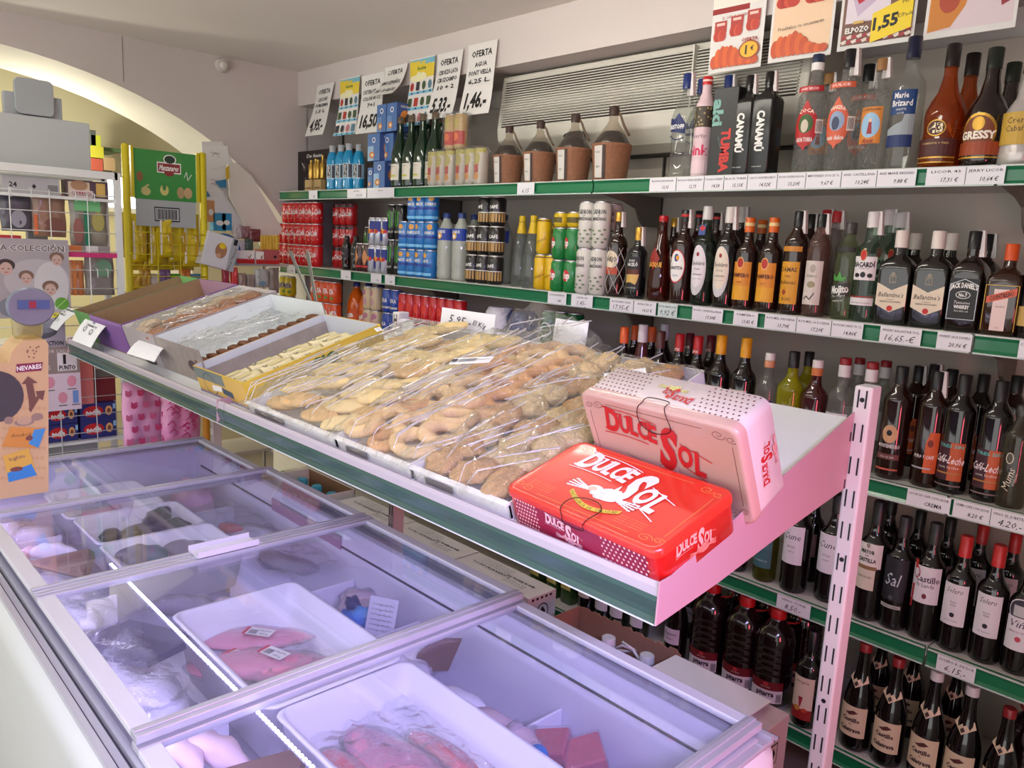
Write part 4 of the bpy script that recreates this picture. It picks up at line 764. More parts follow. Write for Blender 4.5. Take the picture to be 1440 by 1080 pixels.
for i in range(2):
    m = MB(); m.lathe([(.0, .0005), (.095, .0005, 8), (.0955, .02, 8), (.0955, .13, 7), (.085, .156, 5), (.05, .158, 4)], FILM, 32, dy=.37, cap=False)
    o = m.build('shrink_wrap', loc=(xg+.0615+i*.1965, G1-.01, SH[1]+.0008)); tag(o, 'clear shrink film around three beer cans, '+('left pack' if i == 0 else 'right pack, loose at its side'), 'plastic wrap')
for i, (px, py) in enumerate(((717, 177), (761, 170), (810, 163), (864, 155))):
    p = ony(px, py, 2.255)
    dup(K['demi'][0], (p.x, 2.255, SH[1]+.0008), .62, 'wicker covered demijohn of dark wine, '+['leftmost of the four on the top shelf', 'second from the left of four', 'third from the left of four', 'rightmost and largest looking of the four'][i], 'wicker demijohns', [.90, .92, .96, 1.0][i])
T = [('blue_cap_vodka', 969, 105, G1, 'clear vodka bottle with blue cap and blue emblem label, beside the air conditioner'),
     ('blue_cap_vodka', 989, 112, G2, 'clear vodka bottle with blue cap mostly hidden behind the pink gin'),
     ('pink', 996, 110, G1, 'pink gin bottle with red cap and speckled neck'),
     ('blue_cap_vodka', 1027, 107, G2, 'blue capped bottle showing only its neck behind the black carton'),
     ('canamu', 1057, 108, G1, 'matt black rum bottle with vertical white lettering, left of two'),
     ('canamu', 1085, 103, G1, 'matt black rum bottle with vertical white lettering, right of two'),
     ('tex_red', 1152, 79, G1, 'clear cut glass anise bottle with red label and white neck band'),
     ('tex_blue', 1170, 86, G3, 'bottle with dark blue cap in the back row, behind the red label anise'),
     ('tex_orange', 1198, 72, G1, 'clear cut glass anise bottle with orange label and black cap'),
     ('tex_orange', 1226, 80, G3, 'black capped bottle in the back row, behind the orange label anise'),
     ('tex_blue', 1243, 85, G1, 'clear cut glass anise bottle with cork top and blue picture label'),
     ('marie', 1288, 54, G1, 'tall clear anise bottle with a blue label lettered in white'),
     ('l43', 1343, 64, G1, 'amber liqueur bottle with the numerals 43 on its round label'),
     ('l43', 1370, 77, G3, 'amber liqueur bottle half hidden in the back row'),
     ('gressy', 1401, 77, G1, 'dark rounded cream liqueur bottle with gold and brown label'),
     ('gressy', 1427, 90, G3, 'green capped dark bottle behind the brown cream liqueur'),
     ('crema', 1452, 95, G1, 'pale cream liqueur bottle with gold label at the right edge of the photo')]
for k, px, py, y, l in T: put(k, px, py, y, 1, l)
x0, x1 = Xat(999, G1-.03, 1.95), Xat(1036, G1-.03, 1.95)
t = thing('gift_carton', 'tall black carton with green and red vertical lettering beside black bottles', 'carton', ((x0+x1)/2+.0, G1-.035, SH[1]+.0008)); w = (x1-x0)/2-.003
m = MB(); m.box(-w, 0, 0, w, .085, .262, M(26, 28, 28, .35)); m.build('box', t, bevel=.002)
m = MB(); m.art([txt('aki', .19, .034, M(120, 170, 160), u=-.022, rot=-90, w=.08, bold=.04, res=2), txt('TUMBA', .075, .030, M(200, 50, 44), u=.012, rot=-90, w=.13, bold=.05, res=2), ('t', 'black edition', -.008, .1, .005, M(120, 150, 150), {'rot': -70})], front(0)); m.build('print', t)
# dark spot on the shelf back
# ---- middle shelf
stack('cola', (397, 7, .0665), G1-.01, 2, 3, 'red cola can, left block', skip=((0, 2),), group='red cola cans', rzs=.5)
stack('cola_b', (476, 3, .0668), G2, 2, 3, 'dark topped red cola can', group='dark topped cola cans')
for i, px in enumerate((488, 501)): put('zero', px, 330, G1-.01, 2, 'small dark cola bottle with dark label, '+('left one' if i == 0 else 'right one'), 'small dark cola bottles', sc=1)
stack('brown_can', (508, 2, .06), G1-.01, 2, 1, 'brown soft drink can beside the slim energy cans', group='brown cans')
stack('black_can', (520, 1, .067), G2+.01, 2, 1, 'tall black can at the back, above the brown cans', z0=SH[2]+.06)
stack('redbull', (525, 3, .0535), G1-.015, 2, 2, 'slim blue and silver energy can on the middle shelf', group='slim energy cans')
stack('black_can', (553, 2, .067), G1+.01, 2, 2, 'tall black energy can with green stripes', group='tall black energy cans')
stack('bluecan', (570, 4, .0665), G1-.015, 2, 3, 'blue isotonic can in the middle shelf block', skip=((0, 2),), group='blue isotonic cans', rzs=.6)
for i, (px, py, y) in enumerate(((629, 300, G1+.01), (650, 299, G1+.01), (668, 302, G2+.01), (689, 303, G2+.01), (709, 306, G2+.01))):
    put('lemon', px, py, y, 2, 'cloudy lemon isotonic drink bottle with blue label, '+['front row left', 'front row right', 'back row left', 'back row middle', 'back row right'][i], 'lemon isotonic bottles', sc=.93)
stack('coffee_can', (667, 3, .0705), G1-.01, 2, 3, 'dark coffee drink can with gold band', skip=((0, 2),), group='dark coffee drink cans')
put('tonic', 735, 308, G1+.03, 2, 'clear tonic bottle with yellow cap, left of two'); put('tonic', 751, 306, G1-.005, 2, 'clear tonic bottle with yellow cap, right of two')
stack('yellow_can', (761, 2, .0595), G1-.02, 2, 1, 'tall yellow tonic can, lower row', group='lower yellow tonic cans')
stack('yellow_can', (765, 1, .0595), G1-.02, 2, 1, 'tall yellow tonic can standing on top of two others', z0=SH[2]+.1365)
put('yel_small', 777, 312, G2, 2, 'small yellow can behind the tall yellow cans', hz=SH[2]+.20, sc=1)
stack('green_can', (787, 2, .067), G1-.02, 2, 2, 'green lemon soda can with red spot', group='green lemon soda cans')
stack('yel_small', (790, 2, .067), G1-.02, 2, 1, 'small yellow can on top of the green cans', z0=SH[2]+.2395, group='small yellow cans')
stack('ladron', (824, 2, .068), G1-.02, 2, 2, 'tall white cider can with apple pattern', group='tall white cider cans')
stack('ladron', (860, 1, .068), G2, 2, 2, 'tall white cider can in the back row beside the netted bottle', group='back row cider cans')
T = [('netted', 872, 300, G1, 'dark rum bottle wrapped in gold netting, beside the white cans'),
     ('barcelo', 900, 322, G1, 'short black rum bottle with gold capsule and black label'),
     ('cacique', 934, 305, G1, 'tapering dark amber rum bottle with red cap'),
     ('netted', 950, 308, G3, 'copper capped bottle in the back row behind the red capped rum'),
     ('arecha', 966, 297, G1, 'rum bottle with white oval label edged in red'),
     ('arecha', 985, 298, G3, 'dark capped rum bottle in the back row with red neck band'),
     ('cand_clear', 997, 292, G1, 'clear rum bottle with silver cap, blue tag and white oval label'),
     ('arecha', 1010, 301, G3, 'black capped bottle in the back row behind the silver capped rum'),
     ('cand_dark', 1029, 293, G1, 'dark rum bottle with cream oval label and tall pale capsule'),
     ('cand_dark', 1045, 293, G3, 'dark rum bottle with pale capsule half hidden in the back row'),
     ('pampero', 1056, 308, G1, 'dark rum bottle with orange capsule and yellow label, left of two'),
     ('pampero', 1073, 311, G3, 'orange capsule of a bottle in the back row between two yellow labels'),
     ('pampero', 1090, 308, G1, 'dark rum bottle with orange capsule and yellow label, right of two'),
     ('alamas', 1126, 299, G1, 'dark rum bottle with black cap and large mustard label'),
     ('alamas', 1143, 303, G3, 'black capped rum bottle in the back row beside the mustard label'),
     ('paper_label', 1158, 303, G1, 'amber rum bottle with a tall pale paper label'),
     ('wrapped', 1165, 297, G3, 'red capped bottle wrapped in clear film, back row left'),
     ('wrapped', 1179, 299, G2+.03, 'bottle wrapped in shiny clear film, back row right'),
     ('mojito', 1196, 335, G1, 'pale green mojito bottle with mint leaves and dark label'),
     ('bacardi', 1231, 300, G1, 'white rum bottle with red round emblem on its white label'),
     ('bacardi', 1252, 297, G3, 'white rum bottle in the back row, left of two'),
     ('bacardi', 1269, 301, G3, 'white rum bottle in the back row, right of two'),
     ('ball', 1270, 328, G1, 'black whisky bottle with cream chevron label, left of two'),
     ('ball', 1289, 330, G3, 'whisky bottle with pinkish cap behind the left chevron label'),
     ('ball', 1322, 328, G1, 'black whisky bottle with cream chevron label, right of two'),
     ('ball', 1340, 331, G2+.03, 'pinkish capped whisky bottle behind the right chevron label, nearer one'),
     ('jack', 1374, 327, G1, 'square dark whiskey bottle with black label and white lettering'),
     ('jack', 1391, 331, G3, 'square dark whiskey bottle in the back row'),
     ('coin', 1424, 352, G1, 'square amber bottle with orange cap and slanted orange band'),
     ('gold_edge', 1462, 385, G1, 'dark bottle with gold label cut by the right edge')]
for k, px, py, y, l in T: put(k, px, py, y, 2, l)
# ---- third shelf
zc = SH[3]
def zst(py, px, h, Y, layers): return ony(px, py, Y).z-h*layers-.002*layers
stack('fanta_y', (401, 2, .0668), G1, 3, 3, 'yellow lemon soda can on the third shelf', group='yellow lemon soda cans')
stack('fanta_o', (445, 4, .0668), G1, 3, 3, 'orange soda can on the third shelf', group='orange soda cans', rzs=.4)
for i, px in enumerate((502, 519, 536)): put('orange_btl', px, 392, G2+.02, 3, 'large orange soda bottle behind the cans, '+['left', 'middle', 'right'][i], 'large orange soda bottles', sc=1.08)
stack('beige_can', (519, 2, .0668), G1, 3, 3, 'beige flowered soft drink can', group='beige flowered cans')
stack('navy_can', (546, 2, .0668), G1, 3, 3, 'blue cola can with silver band', group='blue cola cans')
stack('red_tall', (568, 8, .0600), G1, 3, 2, 'tall red beer can on the third shelf', z0=SH[3]+.045, group='tall red beer cans')
t = thing('paper_roll_pack', 'white and dark blue wrapped paper roll pack on the third shelf', 'paper rolls', (Xat(710, G1, 1.25), G1+.03, SH[3]))
m = MB(); m.lathe([(.05, 0), (.062, .01), (.065, .3), (.05, .325)], M(214, 212, 220, .4), 20, cx=-.062); m.build('roll', t)
m = MB(); m.lathe([(.05, 0), (.064, .01), (.066, .3), (.05, .32)], M(26, 40, 96, .35), 20, cx=.072); m.build('roll', t)
stack('beer', (770, 3, .0695), G1+.04, 3, 2, 'green beer can with oval emblem, left block', group='green beer cans, left block')
stack('beer', (833, 3, .0695), G1-.01, 3, 1, 'green beer can with silver band, lower row of right block', z0=SH[3], group='green beer cans, right block low')
stack('beer', (831, 3, .0695), G1+.03, 3, 2, 'green beer can in the back of the right block', z0=SH[3]-.0+.0, group='green beer cans, right block back') if False else None
T = [('cap_orange', 879, 461, G1, 'wine bottle with orange capsule, front row beside the beer cans'), ('cap_orange', 894, 459, G3, 'wine bottle with orange capsule in the back row, left'),
     ('rose', 905, 458, G1, 'rose wine bottle with white capsule'), ('cap_orange', 918, 461, G3, 'wine bottle with darker orange capsule in the back row, right'),
     ('cap_brown', 930, 467, G1, 'wine bottle with brown banded capsule'), ('cap_white', 936, 457, G3, 'wine bottle with pale capsule in the back row'),
     ('cap_red', 957, 471, G1, 'wine bottle with bright red capsule, left of two'), ('cap_maroon', 971, 470, G3, 'wine bottle with maroon capsule, left of two'),
     ('cap_red', 983, 474, G1, 'wine bottle with bright red capsule, right of two'), ('cap_maroon', 1001, 473, G2+.03, 'wine bottle with maroon capsule, right of two'),
     ('cap_yellow', 1016, 473, G1, 'wine bottle with yellow capsule, left of two'), ('cap_yellow', 1051, 477, G1, 'wine bottle with yellow capsule, right of two'),
     ('peach_cap', 1084, 498, G1, 'clear liqueur bottle with white cap and fruit neck band'), ('limon', 1118, 496, G1, 'bright yellow liqueur bottle with black cap, front one'),
     ('limon', 1139, 496, G3, 'yellow liqueur bottle with black cap, back row'), ('cherry', 1151, 508, G1, 'dark red liqueur bottle with white cap'),
     ('redcap_clear', 1190, 505, G1, 'clear spirit bottle with dark red cap, first from the left of four'), ('redcap_clear', 1210, 505, G3, 'clear spirit bottle with dark red cap, second of four'),
     ('redcap_clear', 1228, 511, G1, 'clear spirit bottle with dark red cap, third of four'), ('redcap_clear', 1247, 509, G3, 'clear spirit bottle with dark red cap, fourth of four'),
     ('licor_blanco', 1270, 517, G1, 'coffee liqueur bottle with a pale face motif, leftmost of the front row'), ('licor_cara', 1294, 516, G3, 'black capped liqueur bottle in the back row behind the pale motif'),
     ('licor_cara', 1321, 524, G1, 'coffee liqueur bottle with an orange face on a dark label'), ('licor_cara', 1316, 514, G3, 'black capped liqueur bottle in the back row with white strip'),
     ('licor_blanco', 1340, 521, G3, 'liqueur bottle in the back row between orange face and script labels'), ('cafe', 1359, 529, G1, 'coffee liqueur bottle with brown and orange script label, left of two'),
     ('cafe', 1385, 528, G3, 'black capped liqueur bottle in the back row between two script labels'), ('cafe', 1411, 538, G1, 'coffee liqueur bottle with brown and orange script label, right of two'),
     ('licor_blanco', 1432, 530, G3, 'black capped liqueur bottle in the back row at the right edge'), ('mums', 1438, 585, G1-.01, 'clear bottle with vertical script at the right edge of the third shelf')]
for k, px, py, y, l in T: put(k, px, py, y, 3, l)
# ---- fourth shelf
T = [('back_wine', 1042, 735, G1, 'dark wine bottle hidden by the display shelf, beside the teal label'), ('teal', 1086, 700, G1, 'white wine bottle with teal label'),
     ('cune', 1131, 682, G1, 'red wine bottle with white script label left of the pink post'), ('back_wine', 1150, 690, G2+.02, 'red wine bottle with pink label in the back, left of the post'),
     ('cune', 1182, 690, G1+.02, 'red wine bottle with pale label partly behind the pink post'),
     ('mayor', 1240, 697, G1, 'red wine bottle with two part cream label, right of the pink post'), ('back_wine', 1256, 698, G3, 'black capsule wine bottle in the back row behind the cream label'),
     ('sol', 1275, 728, G1, 'black labelled wine bottle with silver script'), ('back_wine', 1296, 722, G3, 'black capsule wine bottle in the back row behind the silver script'),
     ('castillo', 1318, 737, G1, 'wine bottle with lilac label and red ribbon mark'), ('back_wine', 1338, 733, G3, 'black capsule wine bottle in the back row behind the lilac label'),
     ('idero', 1361, 755, G1, 'wine bottle with red capsule and plain white label, left of two'), ('idero', 1384, 741, G3, 'red capsule wine bottle in the back row, left of two'),
     ('idero', 1408, 768, G1, 'wine bottle with red capsule and plain white label, right of two'), ('idero', 1430, 752, G3, 'red capsule wine bottle in the back row, right of two'),
     ('vinia', 1453, 790, G1, 'wine bottle with castle picture label at the right edge')]
for k, px, py, y, l in T: put(k, px, py, y, 4, l)
for i, px in enumerate((1000, 1020)): put('back_wine', px, 760, G1+.02, 4, 'dark wine bottle behind the display shelf end, '+('left' if i == 0 else 'right'))
# ---- bottom shelf
T = [('jug', 1003, 833, 2.23, 'ribbed dark wine jug with red cap, front row left of three'), ('jug', 1051, 851, 2.23, 'ribbed dark wine jug with red cap, front row middle of three'),
     ('jug', 1094, 872, 2.23, 'ribbed dark wine jug with red cap, front row right of three'), ('jug', 1048, 829, 2.41, 'ribbed dark wine jug with red cap, back row left'),
     ('jug', 1091, 847, 2.41, 'ribbed dark wine jug with red cap, back row right'), ('jug', 1133, 862, 2.41, 'ribbed dark wine jug in the back row beside the post')]
for k, px, py, y, l in T: put(k, px, py, y, 5, l, 'red capped wine jugs', rz=.2, sc=1)
T = [('cava', 956, 830, G1, 'sparkling wine bottle with handwritten style label beside the jugs'), ('cava', 980, 815, G3, 'foil necked sparkling wine bottle in the back row'),
     ('sangria', 1146, 888, G1-.01, 'sangria bottle with cream picture label left of the post'),
     ('salo_red', 1219, 905, G1, 'old style wine bottle with red capsule, first of the front row right of the post'), ('salo_red', 1265, 926, G1, 'old style wine bottle with red capsule, second of the front row'),
     ('salo_white', 1319, 945, G1, 'old style wine bottle with white capsule, third of the front row'), ('salo_white', 1369, 966, G1, 'old style wine bottle with white capsule, fourth of the front row'),
     ('salo_red', 1421, 997, G1, 'old style wine bottle with red capsule, last of the front row'),
     ('salo_red', 1240, 925, G3, 'old style wine bottle in the back row, first right of the post'), ('salo_red', 1286, 940, G3, 'old style wine bottle in the back row, second right of the post'), ('salo_white', 1345, 968, G3, 'old style wine bottle in the back row, third right of the post'),
     ('jug', 1455, 990, 2.3, 'ribbed dark wine jug at the right edge of the bottom shelf')]
for k, px, py, y, l in T: put(k, px, py, y, 5, l)
for i, px in enumerate((762, 786, 806)): put('oil', px, 748+i*12, G1+.03, 5, 'green oil bottle with yellow neck tag, '+['left', 'middle', 'right'][i]+' of three behind white boxes', sc=1)
for i, (px, py) in enumerate(((832, 780), (855, 800), (876, 815), (905, 830))):
    put('cordial' if i else 'cap_white', px, py-20, G1+.02, 5, 'bottle with white lettered label under the display shelf, '+['first', 'second', 'third', 'fourth'][i]+' from the left', sc=1)
# ============================================================ TILTED DISPLAY SHELF (GONDOLA)
GA = math.radians(18.435); GO = Vector((0, .86, 1.12))
GE = Vector((0, math.cos(GA), math.sin(GA))); GN = Vector((0, -math.sin(GA), math.cos(GA)))
def gp(x, s, h): return GO+Vector((x, 0, 0))+GE*s+GN*h
lil = M(184, 176, 180, .35, noise_amt=.03); post_m = M(214, 210, 208, .4, noise_amt=.02); dgreen = M(52, 84, 74, .22, coat=.4)
t = thing('display_gondola', 'white slotted steel gondola with a tilted display shelf over the freezer', 'display shelf', (-1.95, 1.46, 0))
Lx, Ly = 1.95, -1.46
PX = (-.563, -2.02, -3.45)
for x in PX:
    m = MB(); X = x+Lx
    m.box(X-.0165, -.042, 0, X+.0165, .0, 1.365, post_m)
    p_ = m.build('post', t, bevel=.004)
    m = MB(); z = .2
    while z < 1.33:
        for dx in (-.0085, .0055): m.box(X+dx, -.0426, z, X+dx+.003, -.0415, z+.033, M(26, 20, 30))
        for dy in (-.012, .01): m.box(X+.0298, dy, z, X+.0306, dy+.004, z+.032, M(26, 20, 30)) if False else None
        z += .0625
    for z in (1.345, 1.04, .75): m.lathe([(.0045, -.0003), (.0045, .0006)], M(26, 20, 30), 8, fn=lambda a, b, c: (X+a, -.0422-c, z-.005+b))
    m.build('slots', p_)['kind'] = 'stuff'
x0, x1 = PX[2]+Lx-.02, PX[0]+Lx-.013
def gl(x, s, h):
    p = gp(x, s, h); return (p.x, p.y+Ly, p.z)
m = MB(); m.box(x0, 0, -.018, x1, .585, 0, M(222, 226, 220, .35), fn=gl); m.build('shelf_board', t, bevel=.002)
m = MB(); pr_ = [(.86, 1.137), (.852, 1.139), (.848, 1.132), (.849, 1.118), (.86, 1.115)]
for a, b in ((x0, -1.982+Lx), (-1.979+Lx, x1)):
    m = MB(); m.prism([(y+Ly, z) for y, z in pr_], lambda u, v, d: (d, u, v), a, b, lil); m.build('lip', t)
    m = MB(); g_ = [(.849, 1.119), (.845, 1.113), (.849, 1.098), (.853, 1.086), (.846, 1.079), (.852, 1.077), (.86, 1.083), (.858, 1.118)]
    m.prism([(y+Ly, z) for y, z in g_], lambda u, v, d: (d, u, v), a, b, dgreen)
    m.box(a, .845+Ly, 1.0775, b, .851+Ly, 1.0795, M(206, 214, 212, .15)); m.build('price_rail', t)
for x in PX:
    X = x+Lx; m = MB(); o_ = -.011 if x == PX[0] else 0
    pts = [(.845, 1.078), (.846, 1.142), (.875, 1.145), (1.417, 1.316), (1.417, 1.172), (1.2, 1.137), (1.0, 1.10)]
    m.prism([(y+Ly, z) for y, z in pts], lambda u, v, d: (d, u, v), X+o_-.0015, X+o_+.0015, M(184, 146, 152, .4)); m.build('bracket', t, bevel=.0008)
m = MB()
for i, (y, z) in enumerate(((1.345, 1.285), (1.345, 1.2), (1.335, 1.13))): m.box(PX[0]+Lx+.0165, y+Ly-.0012, z-.008, PX[0]+Lx+.018, y+Ly+.0012, z+.008, M(50, 40, 46))
m.build('bracket_slots', t)
# base deck behind, facing the wall aisle
m = MB(); m.box(x0, .05, .10, x1, .5, .13, M(200, 198, 196, .5)); m.build('base_deck', t, bevel=.002)
m = MB(); m.box(x0, .05, 0, x1, .48, .095, M(90, 88, 88, .5)); m.build('plinth', t)

GLOC = []
def gthing(name, label, cat, x, s, h=0, group=None, rz=0):
    """thing whose local axes follow the tilted shelf: local x along the shelf, y up the slope, z off the shelf"""
    o = thing(name, label, cat, gp(x, s, h), group=group); o.rotation_euler = (GA, 0, 0)
    if rz: o.rotation_euler = (Matrix.Rotation(GA, 3, 'X') @ Matrix.Rotation(rz, 3, 'Z')).to_euler()
    return o
# ---- open carton trays
def open_box(label, x0, x1, s0, s1, h, outer, inner, th=.003, fronth=None, art=None, endc=None, floor=None, name='display_carton', rh=None):
    o = gthing(name, label, 'box', x0, s0, .001)
    w, d = x1-x0, s1-s0; fh = fronth or h
    m = MB(); m.box(0, 0, 0, w, d, th, floor or inner); m.build('base', o)
    for nm, (a, b, c, e, hh) in {'front_wall': (0, 0, w, th, fh), 'back_wall': (0, d-th, w, d, h), 'side_wall': (0, th, th, d-th, h), 'side_wall.001': (w-th, th, w, d-th, rh or h)}.items():
        m = MB(); m.box(a, b, th, c, e, hh, outer)
        if nm == 'front_wall':
            m.add([(a, e+.0004, th), (c, e+.0004, th), (c, e+.0004, hh), (a, e+.0004, hh)], [(0, 1, 2, 3)], inner)
            if art: m.art(art(w, fh), lambda u, v, l: (w/2+u, -l, v), nu=2)
        elif nm == 'back_wall': m.add([(a, b-.0004, th), (c, b-.0004, th), (c, b-.0004, hh), (a, b-.0004, hh)], [(0, 1, 2, 3)], endc or inner)
        elif a == 0: m.add([(c+.0004, b, th), (c+.0004, e, th), (c+.0004, e, hh), (c+.0004, b, hh)], [(0, 1, 2, 3)], inner)
        else:
            m.add([(a-.0004, b, th), (a-.0004, e, th), (a-.0004, e, hh), (a-.0004, b, hh)], [(0, 1, 2, 3)], inner)
        m.build('side_wall' if nm[0] == 's' else nm, o)
    return o
BR = M(150, 122, 88, .8, noise_amt=.08, scale=40)
def blob(m, cx, cy, cz, rx, ry, rz_, rot, mat, seed, seg=12, rings=6, amp=.12, fr=3):
    vs = []; fs = []; c, s_ = math.cos(rot), math.sin(rot)
    for i in range(rings+1):
        ph = -PI/2+PI*i/rings
        for k in range(seg):
            a = 2*PI*k/seg; x, y, z = math.cos(ph)*math.cos(a), math.cos(ph)*math.sin(a), math.sin(ph)
            q = 1+amp*noise.noise(Vector((x*fr+seed*3.1, y*fr-seed, z*fr+seed*.7)))
            X, Y, Z = x*rx*q, y*ry*q, z*rz_*q
            vs.append((cx+X*c-Y*s_, cy+X*s_+Y*c, cz+Z))
    for i in range(rings):
        for k in range(seg):
            a = i*seg+k; b = i*seg+(k+1) % seg; fs.append((a, b, b+seg, a+seg))
    m.add(vs, fs, mat, True)
wd = M(150, 140, 132, .5, noise_amt=.35, scale=25)
def art_logo(w, h): return [('e', w*.16, h*.3, w*.36, h*.62, M(80, 60, 62))]
SG = .055
open_box('open green cardboard box of mint sweets, leftmost on the display shelf', -3.455, -3.255, SG, .50, .12, M(96, 150, 80, .5), BR, endc=M(130, 190, 110, .5))
open_box('open purple cardboard box beside the green one on the display shelf', -3.25, -2.885, SG, .50, .12, M(126, 84, 150, .5), BR, endc=M(176, 140, 160, .5), art=lambda w, h: [('d', -w*.3, h*.3, w*.05, h*.8, M(90, 60, 130)), ('r', -w*.5, h*.9, w*.5, h, M(150, 110, 170))])
open_box('open grey carton of biscuits in clear wrap, third box on the display shelf', -2.875, -2.575, SG, .50, .118, M(170, 162, 162, .5), M(206, 204, 200), art=lambda w, h: [('e', -w*.1, h*.0, w*.3, h*.2, M(40, 30, 34))], floor=M(190, 186, 184))
open_box('white lined carton with wood grain front, fourth box on the display shelf', -2.57, -2.215, SG, .475, .115, wd, M(214, 220, 218), art=art_logo, rh=.055)
def yart(w, h): return [('r', -w*.49, h*.05, w*.49, h*.95, M(214, 176, 90)), ('r', -w*.5, h*.55, w*.1, h*.98, M(120, 130, 120)), ('l', [(-w*.22+w*.13*math.cos(a/8*PI), h*.45+h*.42*math.sin(a/8*PI)) for a in range(17)], .0025, M(60, 70, 90)), ('p', [(-w*.2, h*.2), (w*.0, h*.3), (w*.02, h*.5), (-w*.18, h*.45)], WHITE), ('p', [(w*.02, h*.25), (w*.22, h*.18), (w*.22, h*.42), (w*.02, h*.48)], M(60, 80, 100)), ('r', -w*.5, 0, w*.5, h*.08, M(150, 140, 170))]
yb = open_box('yellow printed carton with cream biscuit sticks, fifth box on the display shelf', -2.225, -1.90, .03, .47, .078, M(214, 180, 60, .45), M(198, 202, 206), art=yart)
m = MB(); sd = lambda u, v, l: (-1.90+2.225+l, .22+u, v)
m.art([('r', -.21, .002, .21, .076, M(216, 184, 70)), ('l', [(-.2, .02), (-.12, .05), (-.02, .03), (.06, .06), (.2, .05)], .008, M(236, 224, 180)), txt('GIO', .045, .03, M(46, 96, 70), u=.02, w=.09, bold=.05, res=2)], sd, lift=.001); m.build('side_print', yb)
# ---- contents
def wrapped(label, name, x, s, h, mat, seed, n=3, group=None, rot=0, size=.012, wrapm=None):
    o = gthing(name, label, 'sweet', x, s, h, group)
    m = MB(); blob(m, 0, 0, size*.8, size*1.2, size*.9, size*.7, rot, mat, seed); m.build('filling', o) if False else None
    blob(m, 0, 0, size*.8, size*1.2, size*.9, size*.7, rot, mat, seed)
    m.build('wrapped_body', o)
    m = MB(); c, q = math.cos(rot), math.sin(rot)
    for sg in (1, -1):
        pts = [(sg*size*1.1, 0), (sg*size*2, size*.6), (sg*size*2.1, -size*.1), (sg*size*1.9, -size*.7)]
        m.add([(a*c-b*q, a*q+b*c, size*.8+(.004 if i == 1 else 0)) for i, (a, b) in enumerate(pts)], [(0, 1, 2), (0, 2, 3)], wrapm or mat)
    m.build('twist', o)
    return o
rs = random.Random(11)
for i in range(16):
    wrapped('green foil wrapped mint sweet lying in the green cardboard box', 'wrapped_sweet', -3.44+rs.random()*.16, .09+i*.024, .03+.03*rs.random(), M(60, 150, 130, .2, .4), i, group='green foil sweets', rot=rs.random()*3)
for i in range(26):
    wrapped('pale wrapped sweet lying in the purple cardboard box', 'wrapped_sweet', -3.22+rs.random()*.3, .09+(i % 13)*.03, .012+.03*rs.random(), M(206, 186, 172, .25), i+40, group='pale wrapped sweets', rot=rs.random()*3)
bis = M(168, 108, 66, .8, noise_amt=.3, scale=60); bis2 = M(220, 196, 138, .8, noise_amt=.22, scale=45); bis3 = M(208, 170, 112, .8, noise_amt=.3, scale=50); choc = M(104, 66, 40, .8, noise_amt=.4, scale=60)
def biscuit(x, s, h, rx, ry, rz_, rot, mat, seed, label, group, amp=.18, name='biscuit', cat='biscuit', tilt=0):
    m = MB(); blob(m, 0, 0, rz_, rx, ry, rz_, rot, mat, seed, 14, 7, amp, 2.5)
    o = m.build(name, loc=gp(x, s, h)); o.rotation_euler = (GA+tilt, 0, 0); tag(o, label, cat, group); return o
for i in range(30):
    biscuit(-2.875+.06+(i % 3)*.085+rs.uniform(-.012, .012), .09+(i//3)*.042, .070+rs.uniform(0, .02), .04, .03, .014, rs.random()*3, bis if i % 3 else M(214, 190, 160, .7), i, 'small brown biscuit in a clear sleeve in the third box', 'small biscuits in the third box', .25)
for i in range(12):
    biscuit(-2.262, .08+i*.034, .052, .034, .034, .012, rs.random()*3, choc, i+9, 'dark oat biscuit at the side of the fourth box, '+['first', 'second', 'third', 'fourth', 'fifth', 'sixth', 'seventh', 'eighth', 'ninth', 'tenth', 'eleventh', 'twelfth'][i]+' from the front', 'dark oat biscuits', .3, tilt=-.5)
OR = ['first', 'second', 'third', 'fourth', 'fifth', 'sixth', 'seventh', 'eighth', 'ninth', 'tenth', 'eleventh', 'twelfth']
crm = M(222, 212, 164, .35, noise_amt=.1, scale=60)
for i in range(12):
    a_, b_ = i % 3, i//3
    m = MB(); m.lathe([(.013, -.046), (.016, -.044), (.016, .044), (.013, .046)], crm, 10, fn=lambda x, y, z: (x*1.25, z, y+.016))
    m.art([('r', -.012, -.02, .012, .024, M(206, 196, 140)), ('e', -.009, -.038, .009, -.024, M(90, 86, 70)), ('e', -.006, -.035, .006, -.027, crm)], lambda u, v, l: (u, v, .0322+l-12*u*u), lift=.001);
    o = m.build('cream_bar', loc=gp(-2.15+a_*.072+.03, .092+b_*.1, .012+.006*a_)); o.rotation_euler = (GA, 0, rs.uniform(-.05, .05)); tag(o, 'cream wrapped biscuit roll in the yellow carton, '+OR[a_]+' column, '+OR[b_]+' from the front', 'snack bar', 'cream wrapped rolls')
